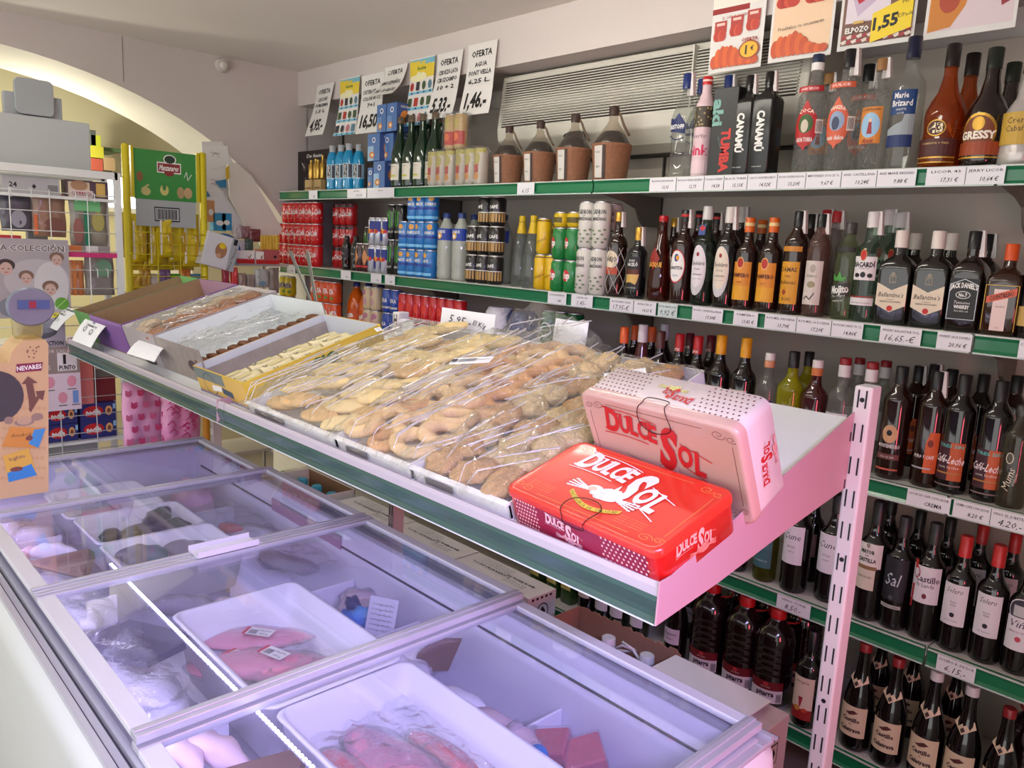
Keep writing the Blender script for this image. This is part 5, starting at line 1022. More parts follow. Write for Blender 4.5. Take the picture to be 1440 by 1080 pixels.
# ---- crinkled clear film
def film(name, label, x0, x1, s0, s1, hf, nx=60, ns=60, amp=.012, fr=14, seed=0, ridge=1.0, mat=None, tube_=0, stretch=(1, .35)):
    mat = mat or CLEAR(.97, .98, .97, .10, diff=.03, dcol=(240, 240, 240), bump=.5, scale=70, ior=1.6)
    vs = []; fs = []
    for j in range(ns+1):
        for i in range(nx+1):
            a, b = i/nx, j/ns; x = x0+(x1-x0)*a; s = s0+(s1-s0)*b
            u = x*.8+s*.6; v = -x*.6+s*.8
            p = Vector((u*fr*stretch[0]+seed, v*fr*stretch[1]-seed, seed*.3))
            q = Vector((x*fr*2.3-seed, s*fr*2.0, 1.7+seed))
            h = hf(a, b)+amp*(1-2*abs(noise.noise(p)))*ridge+amp*.4*abs(noise.noise(q))-amp*.5
            vs.append(tuple(gp(x, s, max(.004, h))))
    for j in range(ns):
        for i in range(nx):
            a = j*(nx+1)+i; fs.append((a, a+1, a+nx+2, a+nx+1))
    m = MB(); m.add(vs, fs, mat, True); o = m.build(name); tag(o, label, 'plastic wrap'); return o
def edge(a, b, h, e=.08): return h*min(1, a/e, (1-a)/e, b/e, (1-b)/e)
film('plastic_sleeve', 'clear crinkled plastic over the biscuits in the third box', -2.868, -2.582, .065, .49, lambda a, b: .10+edge(a, b, .02), 36, 50, .016, 22, 3)
film('plastic_sleeve', 'clear crinkled plastic over the biscuits in the fourth box', -2.55, -2.27, .07, .46, lambda a, b: .055+edge(a, b, .025), 40, 50, .016, 20, 9)
# ---- pastry trays
tray_m = M(222, 222, 220, .4)
def ptray(label, x0, x1, s0, s1, h=.032):
    o = gthing('pastry_tray', label, 'tray', x0, s0, .001); w, d = x1-x0, s1-s0
    m = MB(); m.box(.0, .0, 0, w, d, .002, tray_m)
    for a, b, c, e in ((0, 0, w, .004), (0, d-.004, w, d), (0, 0, .004, d), (w-.004, 0, w, d)): m.box(a, b, .002, c, e, h, tray_m)
    m.build('tray', o)
    m = MB(); m.box(-.003, -.006, h-.003, w+.001, .005, h+.001, WHITE); m.box(.04, -.0045, .008, w*.45, -.004, .022, M(120, 116, 112)); m.build('rim', o)
    return o
ptray('white tray of long sponge biscuits beside the yellow carton', -1.885, -1.46, .02, .60)
ptray('white tray of ring shaped fried pastries in the middle of the display shelf', -1.45, -1.18, .02, .61)
ptray('white tray of crumbly pastries beside the red tin', -1.17, -.90, .02, .61)
k = 0
for j in range(11):
    for i in range(4):
        x = -1.84+.05+i*.105+(.03 if j % 2 else 0)-.01*j*0; s = .07+j*.048
        biscuit(x+rs.uniform(-.01, .01), s+rs.uniform(-.008, .008), .012+.022*rs.random()+(.012 if (i+j) % 2 else 0), .062, .030, .014, .45+rs.uniform(-.25, .25), bis2 if rs.random() < .75 else bis3, k, 'long golden sponge biscuit, '+OR[j]+' row from the front, '+OR[i]+' from the left', 'long sponge biscuits', .22); k += 1
def ring(x, s, h, R, r, rot, tilt, seed, mat, label, group):
    vs = []; fs = []; a_, b_ = 16, 8
    for i in range(a_):
        th = 2*PI*i/a_; q = 1+.18*noise.noise(Vector((math.cos(th)*1.5+seed, math.sin(th)*1.5, seed)))
        for j in range(b_):
            ph = 2*PI*j/b_; rr = r*(1+.3*noise.noise(Vector((th, ph, seed))))
            vs.append(((R*q+rr*math.cos(ph))*math.cos(th)*1.25, (R*q+rr*math.cos(ph))*math.sin(th), r+rr*math.sin(ph)))
    for i in range(a_):
        for j in range(b_): fs.append((i*b_+j, ((i+1) % a_)*b_+j, ((i+1) % a_)*b_+(j+1) % b_, i*b_+(j+1) % b_))
    m = MB(); m.add(vs, fs, mat, True); o = m.build('ring_pastry', loc=gp(x, s, h)); o.rotation_euler = (GA+tilt, tilt*.6, rot); tag(o, label, 'pastry', group)
fry = M(206, 156, 104, .6, noise_amt=.25, scale=40); fry2 = M(220, 186, 134, .65, noise_amt=.2, scale=50)
for j in range(9):
    for i in range(3):
        ring(-1.405+i*.088+(.03 if j % 2 else 0)-.01, .07+j*.062+rs.uniform(-.01, .01), .008+.022*rs.random(), .030, .014, rs.uniform(-.6, .9), rs.uniform(-.25, .2), k, fry if rs.random() < .6 else fry2, 'fried ring pastry under clear film, '+OR[j]+' row from the front, '+['left', 'middle', 'right'][i], 'fried ring pastries'); k += 1
crumb = M(206, 182, 138, .9, noise_amt=.35, scale=90, bump=.8); crumb2 = M(186, 146, 98, .9, noise_amt=.35, scale=90, bump=.8)
for j in range(9):
    for i in range(3):
        biscuit(-1.13+i*.085+rs.uniform(-.01, .01), .07+j*.06, .008+.015*rs.random(), .05, .036, .018, rs.random()*3, crumb if rs.random() < .6 else crumb2, k, 'crumbly sugared pastry, '+OR[j]+' row from the front, '+['left', 'middle', 'right'][i], 'crumbly pastries', .4, 'pastry', 'pastry'); k += 1
film('plastic_film', 'crinkled clear bag stretched over the tray of sponge biscuits', -1.90, -1.445, .0, .60, lambda a, b: .032+edge(a, b, .042, .12)*(1.0), 80, 80, .013, 26, 1, stretch=(1, .22))
film('plastic_film', 'crinkled clear bag stretched over the tray of ring pastries', -1.47, -1.165, .0, .63, lambda a, b: .034+edge(a, b, .045, .15)+.05*max(0, b-.8)*4*(1-abs(2*a-1)), 70, 90, .015, 22, 5, stretch=(1, .22))
film('plastic_film', 'loose crumpled clear bag over the crumbly pastries', -1.20, -.885, -.01, .60, lambda a, b: .034+edge(a, b, .03, .1)+.02*max(0, .4-b), 70, 90, .02, 20, 8, stretch=(1, .5))
film('plastic_film', 'crumpled peak of clear bag standing up behind the ring pastries', -1.60, -1.22, .52, .66, lambda a, b: .03+.085*math.sin(PI*min(1, max(0, a)))*b, 60, 30, .022, 24, 12, stretch=(1, .5))
CREASE_GLINT = CLEAR(.9, .9, .9, .15, diff=.35, dcol=(246, 246, 246), ior=1.7)  # white put into the folds imitates streaks of reflected lamp light
def creases(x0, x1, s0, s1, hb, n, seed, label, ln=(.06, .22), drift=.15):
    r = random.Random(seed); m = MB()
    for i in range(n):
        x, s = r.uniform(x0, x1), r.uniform(s0, s1)**1.0; L = r.uniform(*ln); d = r.uniform(-drift, drift*2); w = r.uniform(.0003, .0009); pts = []; k = 7
        for j in range(k+1):
            q = j/k; ss = s+L*q; xx = x+d*L*q+.002*math.sin(q*3+i)
            if ss > s1+.04 or xx > x1 or xx < x0: break
            e = min(1, (ss-s0+.02)/.05); pts.append((xx, ss, hb*max(.35, e)+.0025*math.sin(q*3+i*2)+.004))
        for a, b in zip(pts, pts[1:]):
            wa = w*(.3+.7*r.random()); m.add([gp(a[0]-wa, a[1], a[2]-.001), gp(a[0], a[1], a[2]+.002), gp(b[0], b[1], b[2]+.002), gp(b[0]-w, b[1], b[2]-.001), gp(a[0]+wa, a[1], a[2]-.001), gp(b[0]+w, b[1], b[2]-.001)], [(0, 1, 2, 3), (1, 4, 5, 2)], CREASE_GLINT, True)
    o = m.build('film_crease_glint'); o['kind'] = 'stuff'; tag(o, label, 'plastic wrap')
creases(-1.885, -1.46, .005, .3, .075, 42, 1, 'sharp white folds of the clear bag over the sponge biscuits')
creases(-1.86, -1.50, .25, .50, .080, 12, 2, 'thin folds at the back of the bag over the sponge biscuits')
creases(-1.46, -1.18, .0, .35, .080, 34, 3, 'sharp white folds of the clear bag over the ring pastries')
creases(-1.46, -1.18, .3, .54, .086, 12, 4, 'thin folds at the back of the bag over the ring pastries')
creases(-1.18, -.90, .0, .55, .068, 40, 5, 'crumpled white folds of the bag over the crumbly pastries', (.03, .14), .5)
creases(-1.60, -1.22, .54, .62, .09, 8, 6, 'crumpled folds of bag standing behind the ring pastries', (.03, .09), .9)
creases(-2.56, -2.30, .08, .42, .085, 30, 7, 'bright folds of clear wrap in the fourth box', (.03, .12), .8)
creases(-2.86, -2.59, .08, .44, .118, 26, 8, 'bright folds of clear wrap in the third box', (.02, .09), .8)
# small labels lying on the film
def slabel(x, s, h, w, d, rot, items, label, mat=PAPER, name='product_label', cat='label'):
    o = gthing(name, label, cat, x, s, h, rz=rot); m = MB(); m.box(-w/2, -d/2, 0, w/2, d/2, .001, mat); m.build('paper', o)
    if items: m = MB(); m.art(items, lambda u, v, l: (u, v, .001+l), nu=1); m.build('print', o)
    return o
bars = [('r', -.03+.0034*i, -.008, -.0285+.0034*i, .009, INK) for i in range(13)]
slabel(-1.33, .335, .103, .10, .034, .45, bars+[('t', 'ROSQUITOS', .032, .0, .006, INK, {'w': .03}), ('r', -.049, -.008, -.035, .008, M(60, 60, 64))], 'white barcode label on the film over the ring pastries')
slabel(-1.80, .40, .10, .036, .016, -.4, [('r', -.015, -.005, .012, .005, M(210, 214, 214))], 'tiny white tag on the film over the sponge biscuits')
slabel(-.965, .43, .085, .085, .05, .7, [('t', 'Ingredientes', 0, .012, .005, GREYTXT, {'w': .06}), ('t', 'harina de trigo', 0, 0, .004, GREYTXT, {'w': .06}), ('t', 'azucar aceite', 0, -.01, .004, GREYTXT, {'w': .05})], 'white text label on the bag beside the pale tin')
# price cards
def card(px0, px1, pyb, pyt, s, items, label, lean=-.1):
    # stands on the shelf at slope position s
    y = (GO+GE*s).y; z0 = (GO+GE*s).z
    a, b = Xat(px0, y, z0+.1), Xat(px1, y, z0+.1); zt = ony((px0+px1)/2, pyt, y).z; zb = ony((px0+px1)/2, pyb, y).z
    w, h = b-a, zt-zb
    o = thing('price_card', label, 'card', ((a+b)/2, y, zb)); m = MB()
    f_ = lambda u, v, l: (u+v*.12, -l+.02*(u/w)**2, v)
    vs = []; n = 6
    for i in range(n+1):
        u = -w/2+w*i/n; vs += [f_(u, 0, 0), f_(u, h, 0), f_(u, h, -.001), f_(u, 0, -.001)]
    fs = []
    for i in range(n): fs += [(4*i, 4*i+4, 4*i+5, 4*i+1), (4*i+2, 4*i+6, 4*i+7, 4*i+3), (4*i+1, 4*i+5, 4*i+6, 4*i+2)]
    m.add(vs, fs, PAPER); m.build('card', o)
    if items: m = MB(); m.art(items(w, h), f_, lift=.0008); m.build('handwriting', o)
card(617, 692, 480, 437, .60, lambda w, h: [('t', '5,95.-', -w*.1, h*.66, h*.26, INK, {'shear': .3, 'w': w*.42, 'rot': -3}), ('t', 'El K/g', w*.26, h*.62, h*.16, INK, {'shear': .3, 'w': w*.22, 'rot': -8})], 'white handwritten price card 5,95 standing behind the biscuit tray')
card(776, 822, 498, 450, .62, None, 'plain white card standing behind the ring pastries')
card(553, 580, 470, 448, .60, lambda w, h: [('t', 'precio', 0, h*.5, h*.16, GREYTXT, {'w': w*.6})], 'small blank white card behind the left end of the biscuit tray')
# hanging paper signs clipped on box fronts
def flag(x, s, h, w, d, items, label, rz=0, curl=.03):
    o = thing('price_sign', label, 'sign', gp(x, s, h)); o.rotation_euler = (math.radians(0), 0, rz)
    f_ = lambda u, v, l: (u, v*.78-l*.5, v*.52-curl*(v/d)**2+l)
    vs = []; n = 5
    for i in range(n+1):
        v = -d*i/n
        for l in (0, -.001): vs += [f_(-w/2, v, l), f_(w/2, v, l)]
    fs = []
    for i in range(n): a = 4*i; fs += [(a, a+4, a+5, a+1), (a+2, a+3, a+7, a+6)]
    m = MB(); m.add(vs, fs, PAPER, True); m.build('paper', o)
    if items: m = MB(); m.art(items, f_, lift=.0008, nu=1); m.build('print', o)
    return o
sg = lambda d: [('t', 'PRECIO COMPRA MENTA', 0, -d*.14, .016, INK, {'w': .2, 'bold': .02}), ('t', 'KG.', 0, -d*.30, .014, INK, {'bold': .02}), ('t', 'CARAMELOS', 0, -d*.44, .012, GREYTXT, {'w': .12, 'bold': .02})]
burst = [('l', [(cx+.02*math.cos(a), cy+.016*math.sin(a)), (cx+.011*math.cos(a+.3), cy+.009*math.sin(a+.3)), (cx+.02*math.cos(a+.6), cy+.016*math.sin(a+.6))], .0022, INK) for cx, cy in ((-.045, -.095), (.035, -.10)) for a in [i*.63 for i in range(10)]]
def flagq(q, ys, items, label, curl=.012, w=.24, d=.16):
    TL, TR = ony(*q[0], ys[0]), ony(*q[1], ys[0]); BR_, BL = ony(*q[2], ys[1]), ony(*q[3], ys[1]); c = (TL+TR)/2
    o = thing('price_sign', label, 'sign', c)
    def f_(u, v, l):
        a, b = u/w+.5, -v/d; p = (TL*(1-a)+TR*a)*(1-b)+(BL*(1-a)+BR_*a)*b-c
        return (p.x+.0, p.y-l*.5, p.z+curl*math.sin(PI*b)+l*.8)
    vs = []; n = 6
    for i in range(n+1):
        v = -d*i/n
        for l in (0, -.001): vs += [f_(-w/2, v, l), f_(w/2, v, l)]
    fs = []
    for i in range(n): a = 4*i; fs += [(a, a+4, a+5, a+1), (a+2, a+3, a+7, a+6)]
    m = MB(); m.add(vs, fs, PAPER, True); m.build('paper', o)
    if items: m = MB(); m.art(items, f_, lift=.001, nu=1); m.build('print', o)
flagq([(88, 429.5), (113, 438), (80, 465), (61, 457)], (.90, .83), sg(.16)+[('e', -.03, -.125, -.005, -.085, M(30, 60, 40)), ('t', '1,50', .025, -.11, .02, M(120, 130, 120))], 'white sign with a dark sweet motif clipped to the green box')
flagq([(127, 442), (156, 453), (128, 489), (101, 478)], (.90, .83), sg(.16)+burst, 'white sign with two star bursts clipped to the purple box')
flagq([(212, 477), (243, 489), (217, 509), (178, 497)], (.93, .84), None, 'blank white sheet curling over the front of the fourth box', .02)
# metal tongs standing in the fourth box
t = gthing('tongs', 'long grey metal serving tongs standing up in the fourth box', 'tongs', -2.28, .42, .02)
for k_, (dx, ang) in enumerate(((0, .0), (.03, .12))):
    m = MB(); a = onx(0, 0, 0) if False else None
    base = Vector((0, 0, 0)); tops = [Xat(408, 1.33, 1.5), Xat(424, 1.33, 1.5)]
    P0 = Vector((-2.262, 1.29, 1.31)); P1 = Vector((Xat(407 if k_ == 0 else 424, 1.31, 1.54), 1.31+.02*k_, ony(407 if k_ == 0 else 424, 352, 1.31).z))
    inv = (Matrix.Rotation(GA, 3, 'X')).transposed(); o0 = gp(-2.28, .42, .02)
    pts = [inv @ (P0.lerp(P1, q)-o0) for q in (0, .25, .5, .75, .92, 1)]
    for i, (p, q) in enumerate(zip(pts, pts[1:])):
        w0, w1 = (.008, .009, .009, .010, .012, .006)[i], (.009, .009, .010, .012, .006)[i]
        m.add([p+Vector((-w0, 0, 0)), p+Vector((w0, 0, 0)), q+Vector((w1, 0, 0)), q+Vector((-w1, 0, 0)), p+Vector((-w0, .002, 0)), p+Vector((w0, .002, 0)), q+Vector((w1, .002, 0)), q+Vector((-w1, .002, 0))], [(0, 1, 2, 3), (7, 6, 5, 4), (0, 4, 5, 1), (2, 6, 7, 3), (1, 5, 6, 2), (3, 7, 4, 0)], M(120, 122, 120, .35, .7))
    m.build('arm', t)

# ============================================================ BISCUIT TINS
def rrect(w, d, r, n=5):
    pts = []
    for cx, cy, a0 in ((w/2-r, d/2-r, 0), (-w/2+r, d/2-r, 90), (-w/2+r, -d/2+r, 180), (w/2-r, -d/2+r, 270)):
        for i in range(n+1): a = math.radians(a0+90*i/n); pts.append((cx+r*math.cos(a), cy+r*math.sin(a)))
    return pts
def logo(c, s=1.0, u0=0, v0=0, sub=None, lines=True):
    """name lettering in small caps with a big swung S"""
    it = []
    L = [('D', -.102, .024, .044, .028), ('U', -.077, .022, .033, .021), ('L', -.0575, .0215, .033, .016), ('C', -.040, .020, .033, .0195), ('E', -.021, .0175, .033, .017), ('S', .006, -.004, .078, .032), ('O', .036, -.010, .038, .027), ('L', .062, -.0185, .040, .020)]
    for ch, u, v, h, w_ in L: it.append(('t', ch, u0+u*s, v0+v*s, h*s, c, {'bold': .045, 'w': w_*s, 'rot': -9 if ch != 'S' else -14, 'res': 3}))
    # serifs
    for u, v in ((-.114, .047), (-.117, .004), (-.085, .039), (-.069, .037), (-.064, .039), (-.061, .006), (-.027, .036), (.056, .004), (.059, -.036)): it.append(('r', u0+(u-.005)*s, v0+(v-.001)*s, u0+(u+.006)*s, v0+(v+.0018)*s, c))
    if lines:
        w = .0016*s
        it.append(('l', [(u0+(-.125+.013*i)*s, v0+(-.004+.0012*i-.00022*i*i)*s) for i in range(8)], w, c))
        it.append(('l', [(u0+(.0+.0-.10+.013*i)*s, v0+(.046+.0008*i-.0003*i*i)*s) for i in range(8)], w, c))
        it.append(('l', [(u0+(.03+.011*i)*s, v0+(.012-.004*i)*s) for i in range(6)], w, c))
        it.append(('l', [(u0+(.028+.011*i)*s, v0+(-.03-.005*i)*s) for i in range(6)], w, c))
    return it
def wheat(u0, v0, s, c, dark):
    it = []
    for sg, n in ((-1, 4), (1, 4)):
        for k in range(n):
            a = (-.2+.22*k) if sg < 0 else (-.45+.2*k)
            du, dv = math.cos(a)*sg, math.sin(a)
            for j in range(7):
                u, v = u0+sg*.028*s+du*.009*j*s, v0+dv*.006*j*s-.002*s
                it.append(('e', u-.005*s, v-.0022*s, u+.005*s, v+.0022*s, c))
            it.append(('l', [(u0+sg*.02*s, v0), (u0+sg*.028*s+du*.065*s, v0+dv*.04*s)], .0007*s, dark))
    return it
def still_life(u0, v0, s, cream, egg, dark):
    it = wheat(u0, v0, s, cream, dark)
    it += [('e', u0-.015*s, v0-.018*s, u0+.038*s, v0+.004*s, WHITE if cream == WHITE else cream), ('p', [(u0-.01*s, v0), (u0+.03*s, v0), (u0+.034*s, v0+.018*s), (u0+.024*s, v0+.024*s), (u0+.018*s, v0+.019*s), (u0+.004*s, v0+.021*s), (u0-.008*s, v0+.014*s)], cream),
           ('l', [(u0-.01*s, v0), (u0-.008*s, v0+.014*s), (u0+.004*s, v0+.021*s), (u0+.018*s, v0+.019*s), (u0+.03*s, v0), (u0-.01*s, v0)], .0006, dark),
           ('e', u0-.04*s, v0-.004*s, u0-.006*s, v0+.016*s, cream), ('e', u0-.038*s, v0-.006*s, u0-.018*s, v0+.01*s, egg), ('e', u0-.026*s, v0-.014*s, u0-.004*s, v0, cream), ('e', u0-.012*s, v0-.02*s, u0+.012*s, v0-.006*s, cream),
           ('l', [(u0-.026*s, v0-.007*s), (u0-.015*s, v0-.014*s), (u0-.004*s, v0-.007*s)], .0006, dark), ('l', [(u0-.012*s, v0-.013*s), (u0, v0-.02*s), (u0+.012*s, v0-.013*s)], .0006, dark)]
    return it
def ribbon(u0, v0, s, c, ink):
    up = []; lo = []
    for i in range(13):
        u = (-.055+.0092*i); v = -.010-.022*math.sin(PI*i/12)*.9-.0006*i
        up.append((u0+u*s, v0+v*s)); lo.append((u0+u*s, v0+(v-.009)*s))
    it = []
    for i in range(12): it.append(('p', [lo[i], lo[i+1], up[i+1], up[i]], c))
    st = 'PASTELERIA DE CALIDAD'
    for i, ch in enumerate(st):
        q = (i+1)/(len(st)+1); u = -.055+.11*q; v = -.0145-.022*math.sin(PI*q)*.9-.0006*q*12
        if ch != ' ': it.append(('t', ch, u0+u*s, v0+v*s, .0055*s, ink, {'rot': -math.degrees(math.atan(.62*math.cos(PI*q))), 'bold': .02}))
    return it
def scroll(u, v, sx, sy, c, w=.0008):
    pts = [(u+sx*.014*(1-k/14)*math.cos(k*.75), v+sy*.009*(1-k/14)*math.sin(k*.75)) for k in range(13)]
    p2 = [(u+sx*(.022+.01*(1-k/14)*math.cos(-k*.75)), v+sy*(.004+.007*(1-k/14)*math.sin(k*.75))) for k in range(12)]
    return [('l', pts, w, c), ('l', p2, w, c)]
def frame_art(w, d, c, ins=.014):
    a, b = w/2-ins, d/2-ins; it = []
    it += [('l', [(-a+.04, b), (a-.05, b)], .0008, c), ('l', [(-a+.05, -b), (a-.05, -b)], .0008, c), ('l', [(-a, -b+.02), (-a, b-.02)], .0008, c), ('l', [(a, -b+.02), (a, b-.02)], .0008, c)]
    for sx, sy in ((1, 1), (1, -1), (-1, 1), (-1, -1)): it += scroll(sx*(a-.022), sy*(b-.004), sx, -sy, c)
    return it
def tin(name, label, w, d, h, body, rim, face_items, side_items, end_items, place, back_items=None):
    """lid on +z, hinged handle on the -y side"""
    o = thing(name, label, 'tin'); place(o)
    hb = h*.80; P_ = rrect(w, d, .018)
    m = MB(); n = len(P_); rings = [(0, -.003), (.003, 0), (hb, 0)]
    vs = []; fs = []
    for z, e in rings:
        for x, y in P_: vs.append((x*(1+2*e/w), y*(1+2*e/d), z))
    for i in range(2):
        for k_ in range(n): fs.append((i*n+k_, i*n+(k_+1) % n, (i+1)*n+(k_+1) % n, (i+1)*n+k_))
    fs.append(tuple(range(n))[::-1]); m.add(vs, fs, body, True)
    m.art(side_items, lambda u, v, l: (u, -d/2-l, v), nu=1)
    m.art(end_items, lambda u, v, l: (w/2+l, u, v), nu=1)
    if back_items: m.art(back_items, lambda u, v, l: (-u, d/2+l, v), nu=1)
    m.build('body', o)
    m = MB(); vs = []; fs = []
    for z, e in ((hb-.001, .0018), (h-.006, .0018), (h-.0015, .0002), (h, -.004), (h-.0012, -.0075)):
        for x, y in P_: vs.append((x*(1+2*e/w), y*(1+2*e/d), z))
    for i in range(4):
        for k_ in range(n): fs.append((i*n+k_, i*n+(k_+1) % n, (i+1)*n+(k_+1) % n, (i+1)*n+k_))
    fs.append(tuple(4*n+k_ for k_ in range(n))); m.add(vs, fs, rim, True)
    m.art(face_items, lambda u, v, l: (u, v, h-.0012+l), step=.00012, nu=1); m.build('lid', o)
    # wire clasp loop over the lid edge
    pts = [(-.03*w/.32, -d/2+.004, h+.0015), (-.034*w/.32, -d/2+.03, h+.002), (-.015, -d/2+.043, h+.002), (.012, -d/2+.044, h+.002), (.03*w/.32, -d/2+.03, h+.002), (.028*w/.32, -d/2+.004, h+.0015), (.022, -d/2-.0035, h-.008), (.02, -d/2-.004, hb-.004), (-.02, -d/2-.004, hb-.004), (-.022, -d/2-.0035, h-.008)]
    pp = []
    for i in range(len(pts)):
        a_, b_, c_, e_ = [Vector(pts[(i+q) % len(pts)]) for q in (-1, 0, 1, 2)]
        for q in (0, .25, .5, .75): pp.append(.5*((2*b_)+(-a_+c_)*q+(2*a_-5*b_+4*c_-e_)*q*q+(-a_+3*b_-3*c_+e_)*q**3))
    if back_items: pp = [Vector((-q.x, -q.y, q.z)) for q in pp]
    m = MB(); m.tube(pp, .0008, M(70, 30, 26, .4, .5) if rim != WHITE else M(60, 50, 46, .4, .5), 5, True); m.build('wire_clasp', o)
    return o
gold = M(232, 160, 84, .5)
def dots(x0, x1, y0, y1, nx, ny, r, c, slant=0):
    it = []
    for i in range(nx):
        for j in range(ny):
            u = x0+(x1-x0)*(i+(.5 if j % 2 else 0))/nx; v = y0+(y1-y0)*j/(ny-1)
            it.append(('p', [(u+r*math.cos(a), v+r*math.sin(a)) for a in [PI/3*q for q in range(6)]], c))
    return it
w, d, h = .321, .181, .069
redb = M(196, 24, 22, .3, coat=.5); redl = M(214, 46, 30, .32, coat=.5); magenta = M(150, 24, 62, .35)
face = frame_art(w, d, gold)+still_life(-.004, -.020, .85, WHITE, M(226, 190, 160), M(70, 60, 60))+ribbon(.0, -.024, 1.0, M(206, 186, 60), M(90, 70, 20))+logo(WHITE, 1.08, .020, .020)
for sx in (-1, 1):
    for j in range(4): face.append(('t', 'elaborado con ingredientes', sx*.095-.01, -.045-.0055*j-.004, .0026, M(236, 150, 90), {'w': .055}))
side = [('r', -w/2+.02, .002, w/2-.02, h*.78, magenta)]+dots(-w/2+.022, -.085, .008, h*.74, 8, 7, .0021, M(240, 200, 196))+dots(.055, w/2-.014, .008, h*.74, 10, 7, .0021, M(240, 200, 196))+logo(M(236, 190, 200), .40, -.02, .032, lines=True)+still_life(-.018, .018, .34, M(220, 160, 175), M(200, 130, 140), M(90, 30, 50))
endi = logo(M(240, 170, 150), .44, .0, .036)+still_life(.004, .02, .36, M(226, 130, 110), M(210, 110, 90), M(120, 20, 20))
def pl1(o): o.location = gp(-.732, .100, .001); o.rotation_euler = (Matrix.Rotation(GA, 3, 'X') @ Matrix.Rotation(-.06, 3, 'Z')).to_euler()
tin('biscuit_tin', 'bright red rectangular biscuit tin lying flat with white lettering', w, d, h, redb, redl, face, side, endi, pl1)
w, d, h = .309, .179, .092     # stands on its back edge: local z = towards the aisle
cre = M(226, 214, 204, .35, coat=.4); lid_shaded = M(196, 158, 144, .38, coat=.3)  # lid is the same cream, darkened and pinkened for shade and red bounce
ln = M(110, 44, 40, .5)
face = frame_art(w, d, ln)+still_life(.0, -.034, .9, M(190, 150, 140), M(170, 120, 110), M(60, 36, 40))+logo(M(186, 26, 30), 1.02, .012, .022)
topi = dots(-w/2+.012, -.055, .008, h*.75, 9, 7, .0019, ln)+dots(.05, w/2-.012, .008, h*.75, 10, 7, .0019, ln)+still_life(-.0, .030, -.34, M(206, 206, 120), M(190, 160, 120), M(110, 100, 60))
lg = logo(M(186, 26, 30), .36, 0, 0)
rot180 = lambda u, v: (-u, .058-v)
sd2 = logo(M(186, 26, 30), .42, .0, .034)
def pl2(o):
    # stands on edge, leaning back; its lid (local z) faces the aisle (-slope), handle side (local -y) up
    B = Matrix(((1, 0, 0), (0, 0, -1), (0, -1, 0))) # columns x->x, y->-z(up), z->-y
    lean = Matrix.Rotation(.138, 3, 'X'); rz = Matrix.Rotation(-.035, 3, 'Z')
    R3 = Matrix.Rotation(GA, 3, 'X') @ rz @ lean @ Matrix(((-1, 0, 0), (0, 0, -1), (0, -1, 0)))
    R3 = Matrix.Rotation(GA, 3, 'X') @ rz @ lean @ Matrix(((1, 0, 0), (0, 0, -1), (0, 1, 0)))
    o.rotation_euler = R3.to_euler()
    c_ = gp(-.708, .258, .0); off = Matrix.Rotation(GA, 3, 'X') @ rz @ lean @ Vector((0, .046, .0895)); o.location = c_+off+GN*.001
    return
tin('biscuit_tin', 'cream biscuit tin standing on edge behind the red tin, red lettering', w, d, h, cre, lid_shaded, face, [], logo(M(186, 26, 30), .36, .0, .036)+still_life(.004, .012, .3, M(206, 150, 140), M(190, 120, 110), M(120, 40, 50)), pl2, back_items=topi+logo(M(186, 26, 30), .34, -.01, .045)[:18])
# ============================================================ CHEST FREEZER
fw = M(200, 206, 202, .35, noise_amt=.02); alu = M(188, 190, 198, .3, .35); alud = M(60, 58, 74, .35, .3); inn = M(224, 222, 238, .55, noise_amt=.05, scale=6)
FX0, FX1, FY0, FY1, FZ = -2.66, -.47, .262, 1.07, .862
t = thing('chest_freezer', 'long white island freezer with sliding glass lids in front of the display shelf', 'freezer', ((FX0+FX1)/2, (FY0+FY1)/2, 0))
cx, cy = (FX0+FX1)/2, (FY0+FY1)/2; W2, D2 = (FX1-FX0)/2, (FY1-FY0)/2
m = MB(); P_ = rrect(FX1-FX0, FY1-FY0, .06, 6); n = len(P_); ix0, ix1, iy0, iy1 = -W2+.055, W2-.05, -D2+.075, D2-.055
vs = []; fs = []
for z, e in ((.06, -.03), (.10, -.012), (.60, 0), (FZ-.05, .004), (FZ-.012, .0), (FZ, -.012)):
    for x, y in P_: vs.append((x*(1+e/W2), y*(1+e/D2), z))
for i in range(5):
    for k_ in range(n): fs.append((i*n+k_, i*n+(k_+1) % n, (i+1)*n+(k_+1) % n, (i+1)*n+k_))
m.add(vs, fs, fw, True)
# rim between outer edge and cavity
top = vs[5*n:]; q4 = [(ix1, iy1), (ix0, iy1), (ix0, iy0), (ix1, iy0)]
m.add([(x, y, FZ) for x, y in q4]+top, [tuple([4+ (c*7+j) for j in range(7)]+[c]) for c in range(4)]+[(4+c*7+6, 4+((c+1) % 4)*7, (c+1) % 4, c) for c in range(4)], fw)
m.build('body', t)
m = MB(); fz = .38
m.add([(x, y, z) for z in (FZ, fz) for x, y in q4], [(0, 1, 5, 4), (1, 2, 6, 5), (2, 3, 7, 6), (3, 0, 4, 7), (4, 5, 6, 7)], inn); m.build('liner', t)
m = MB(); m.box(-W2+.06, -D2+.06, 0, W2-.06, D2-.06, .06, M(50, 50, 54, .6)); m.build('plinth', t)
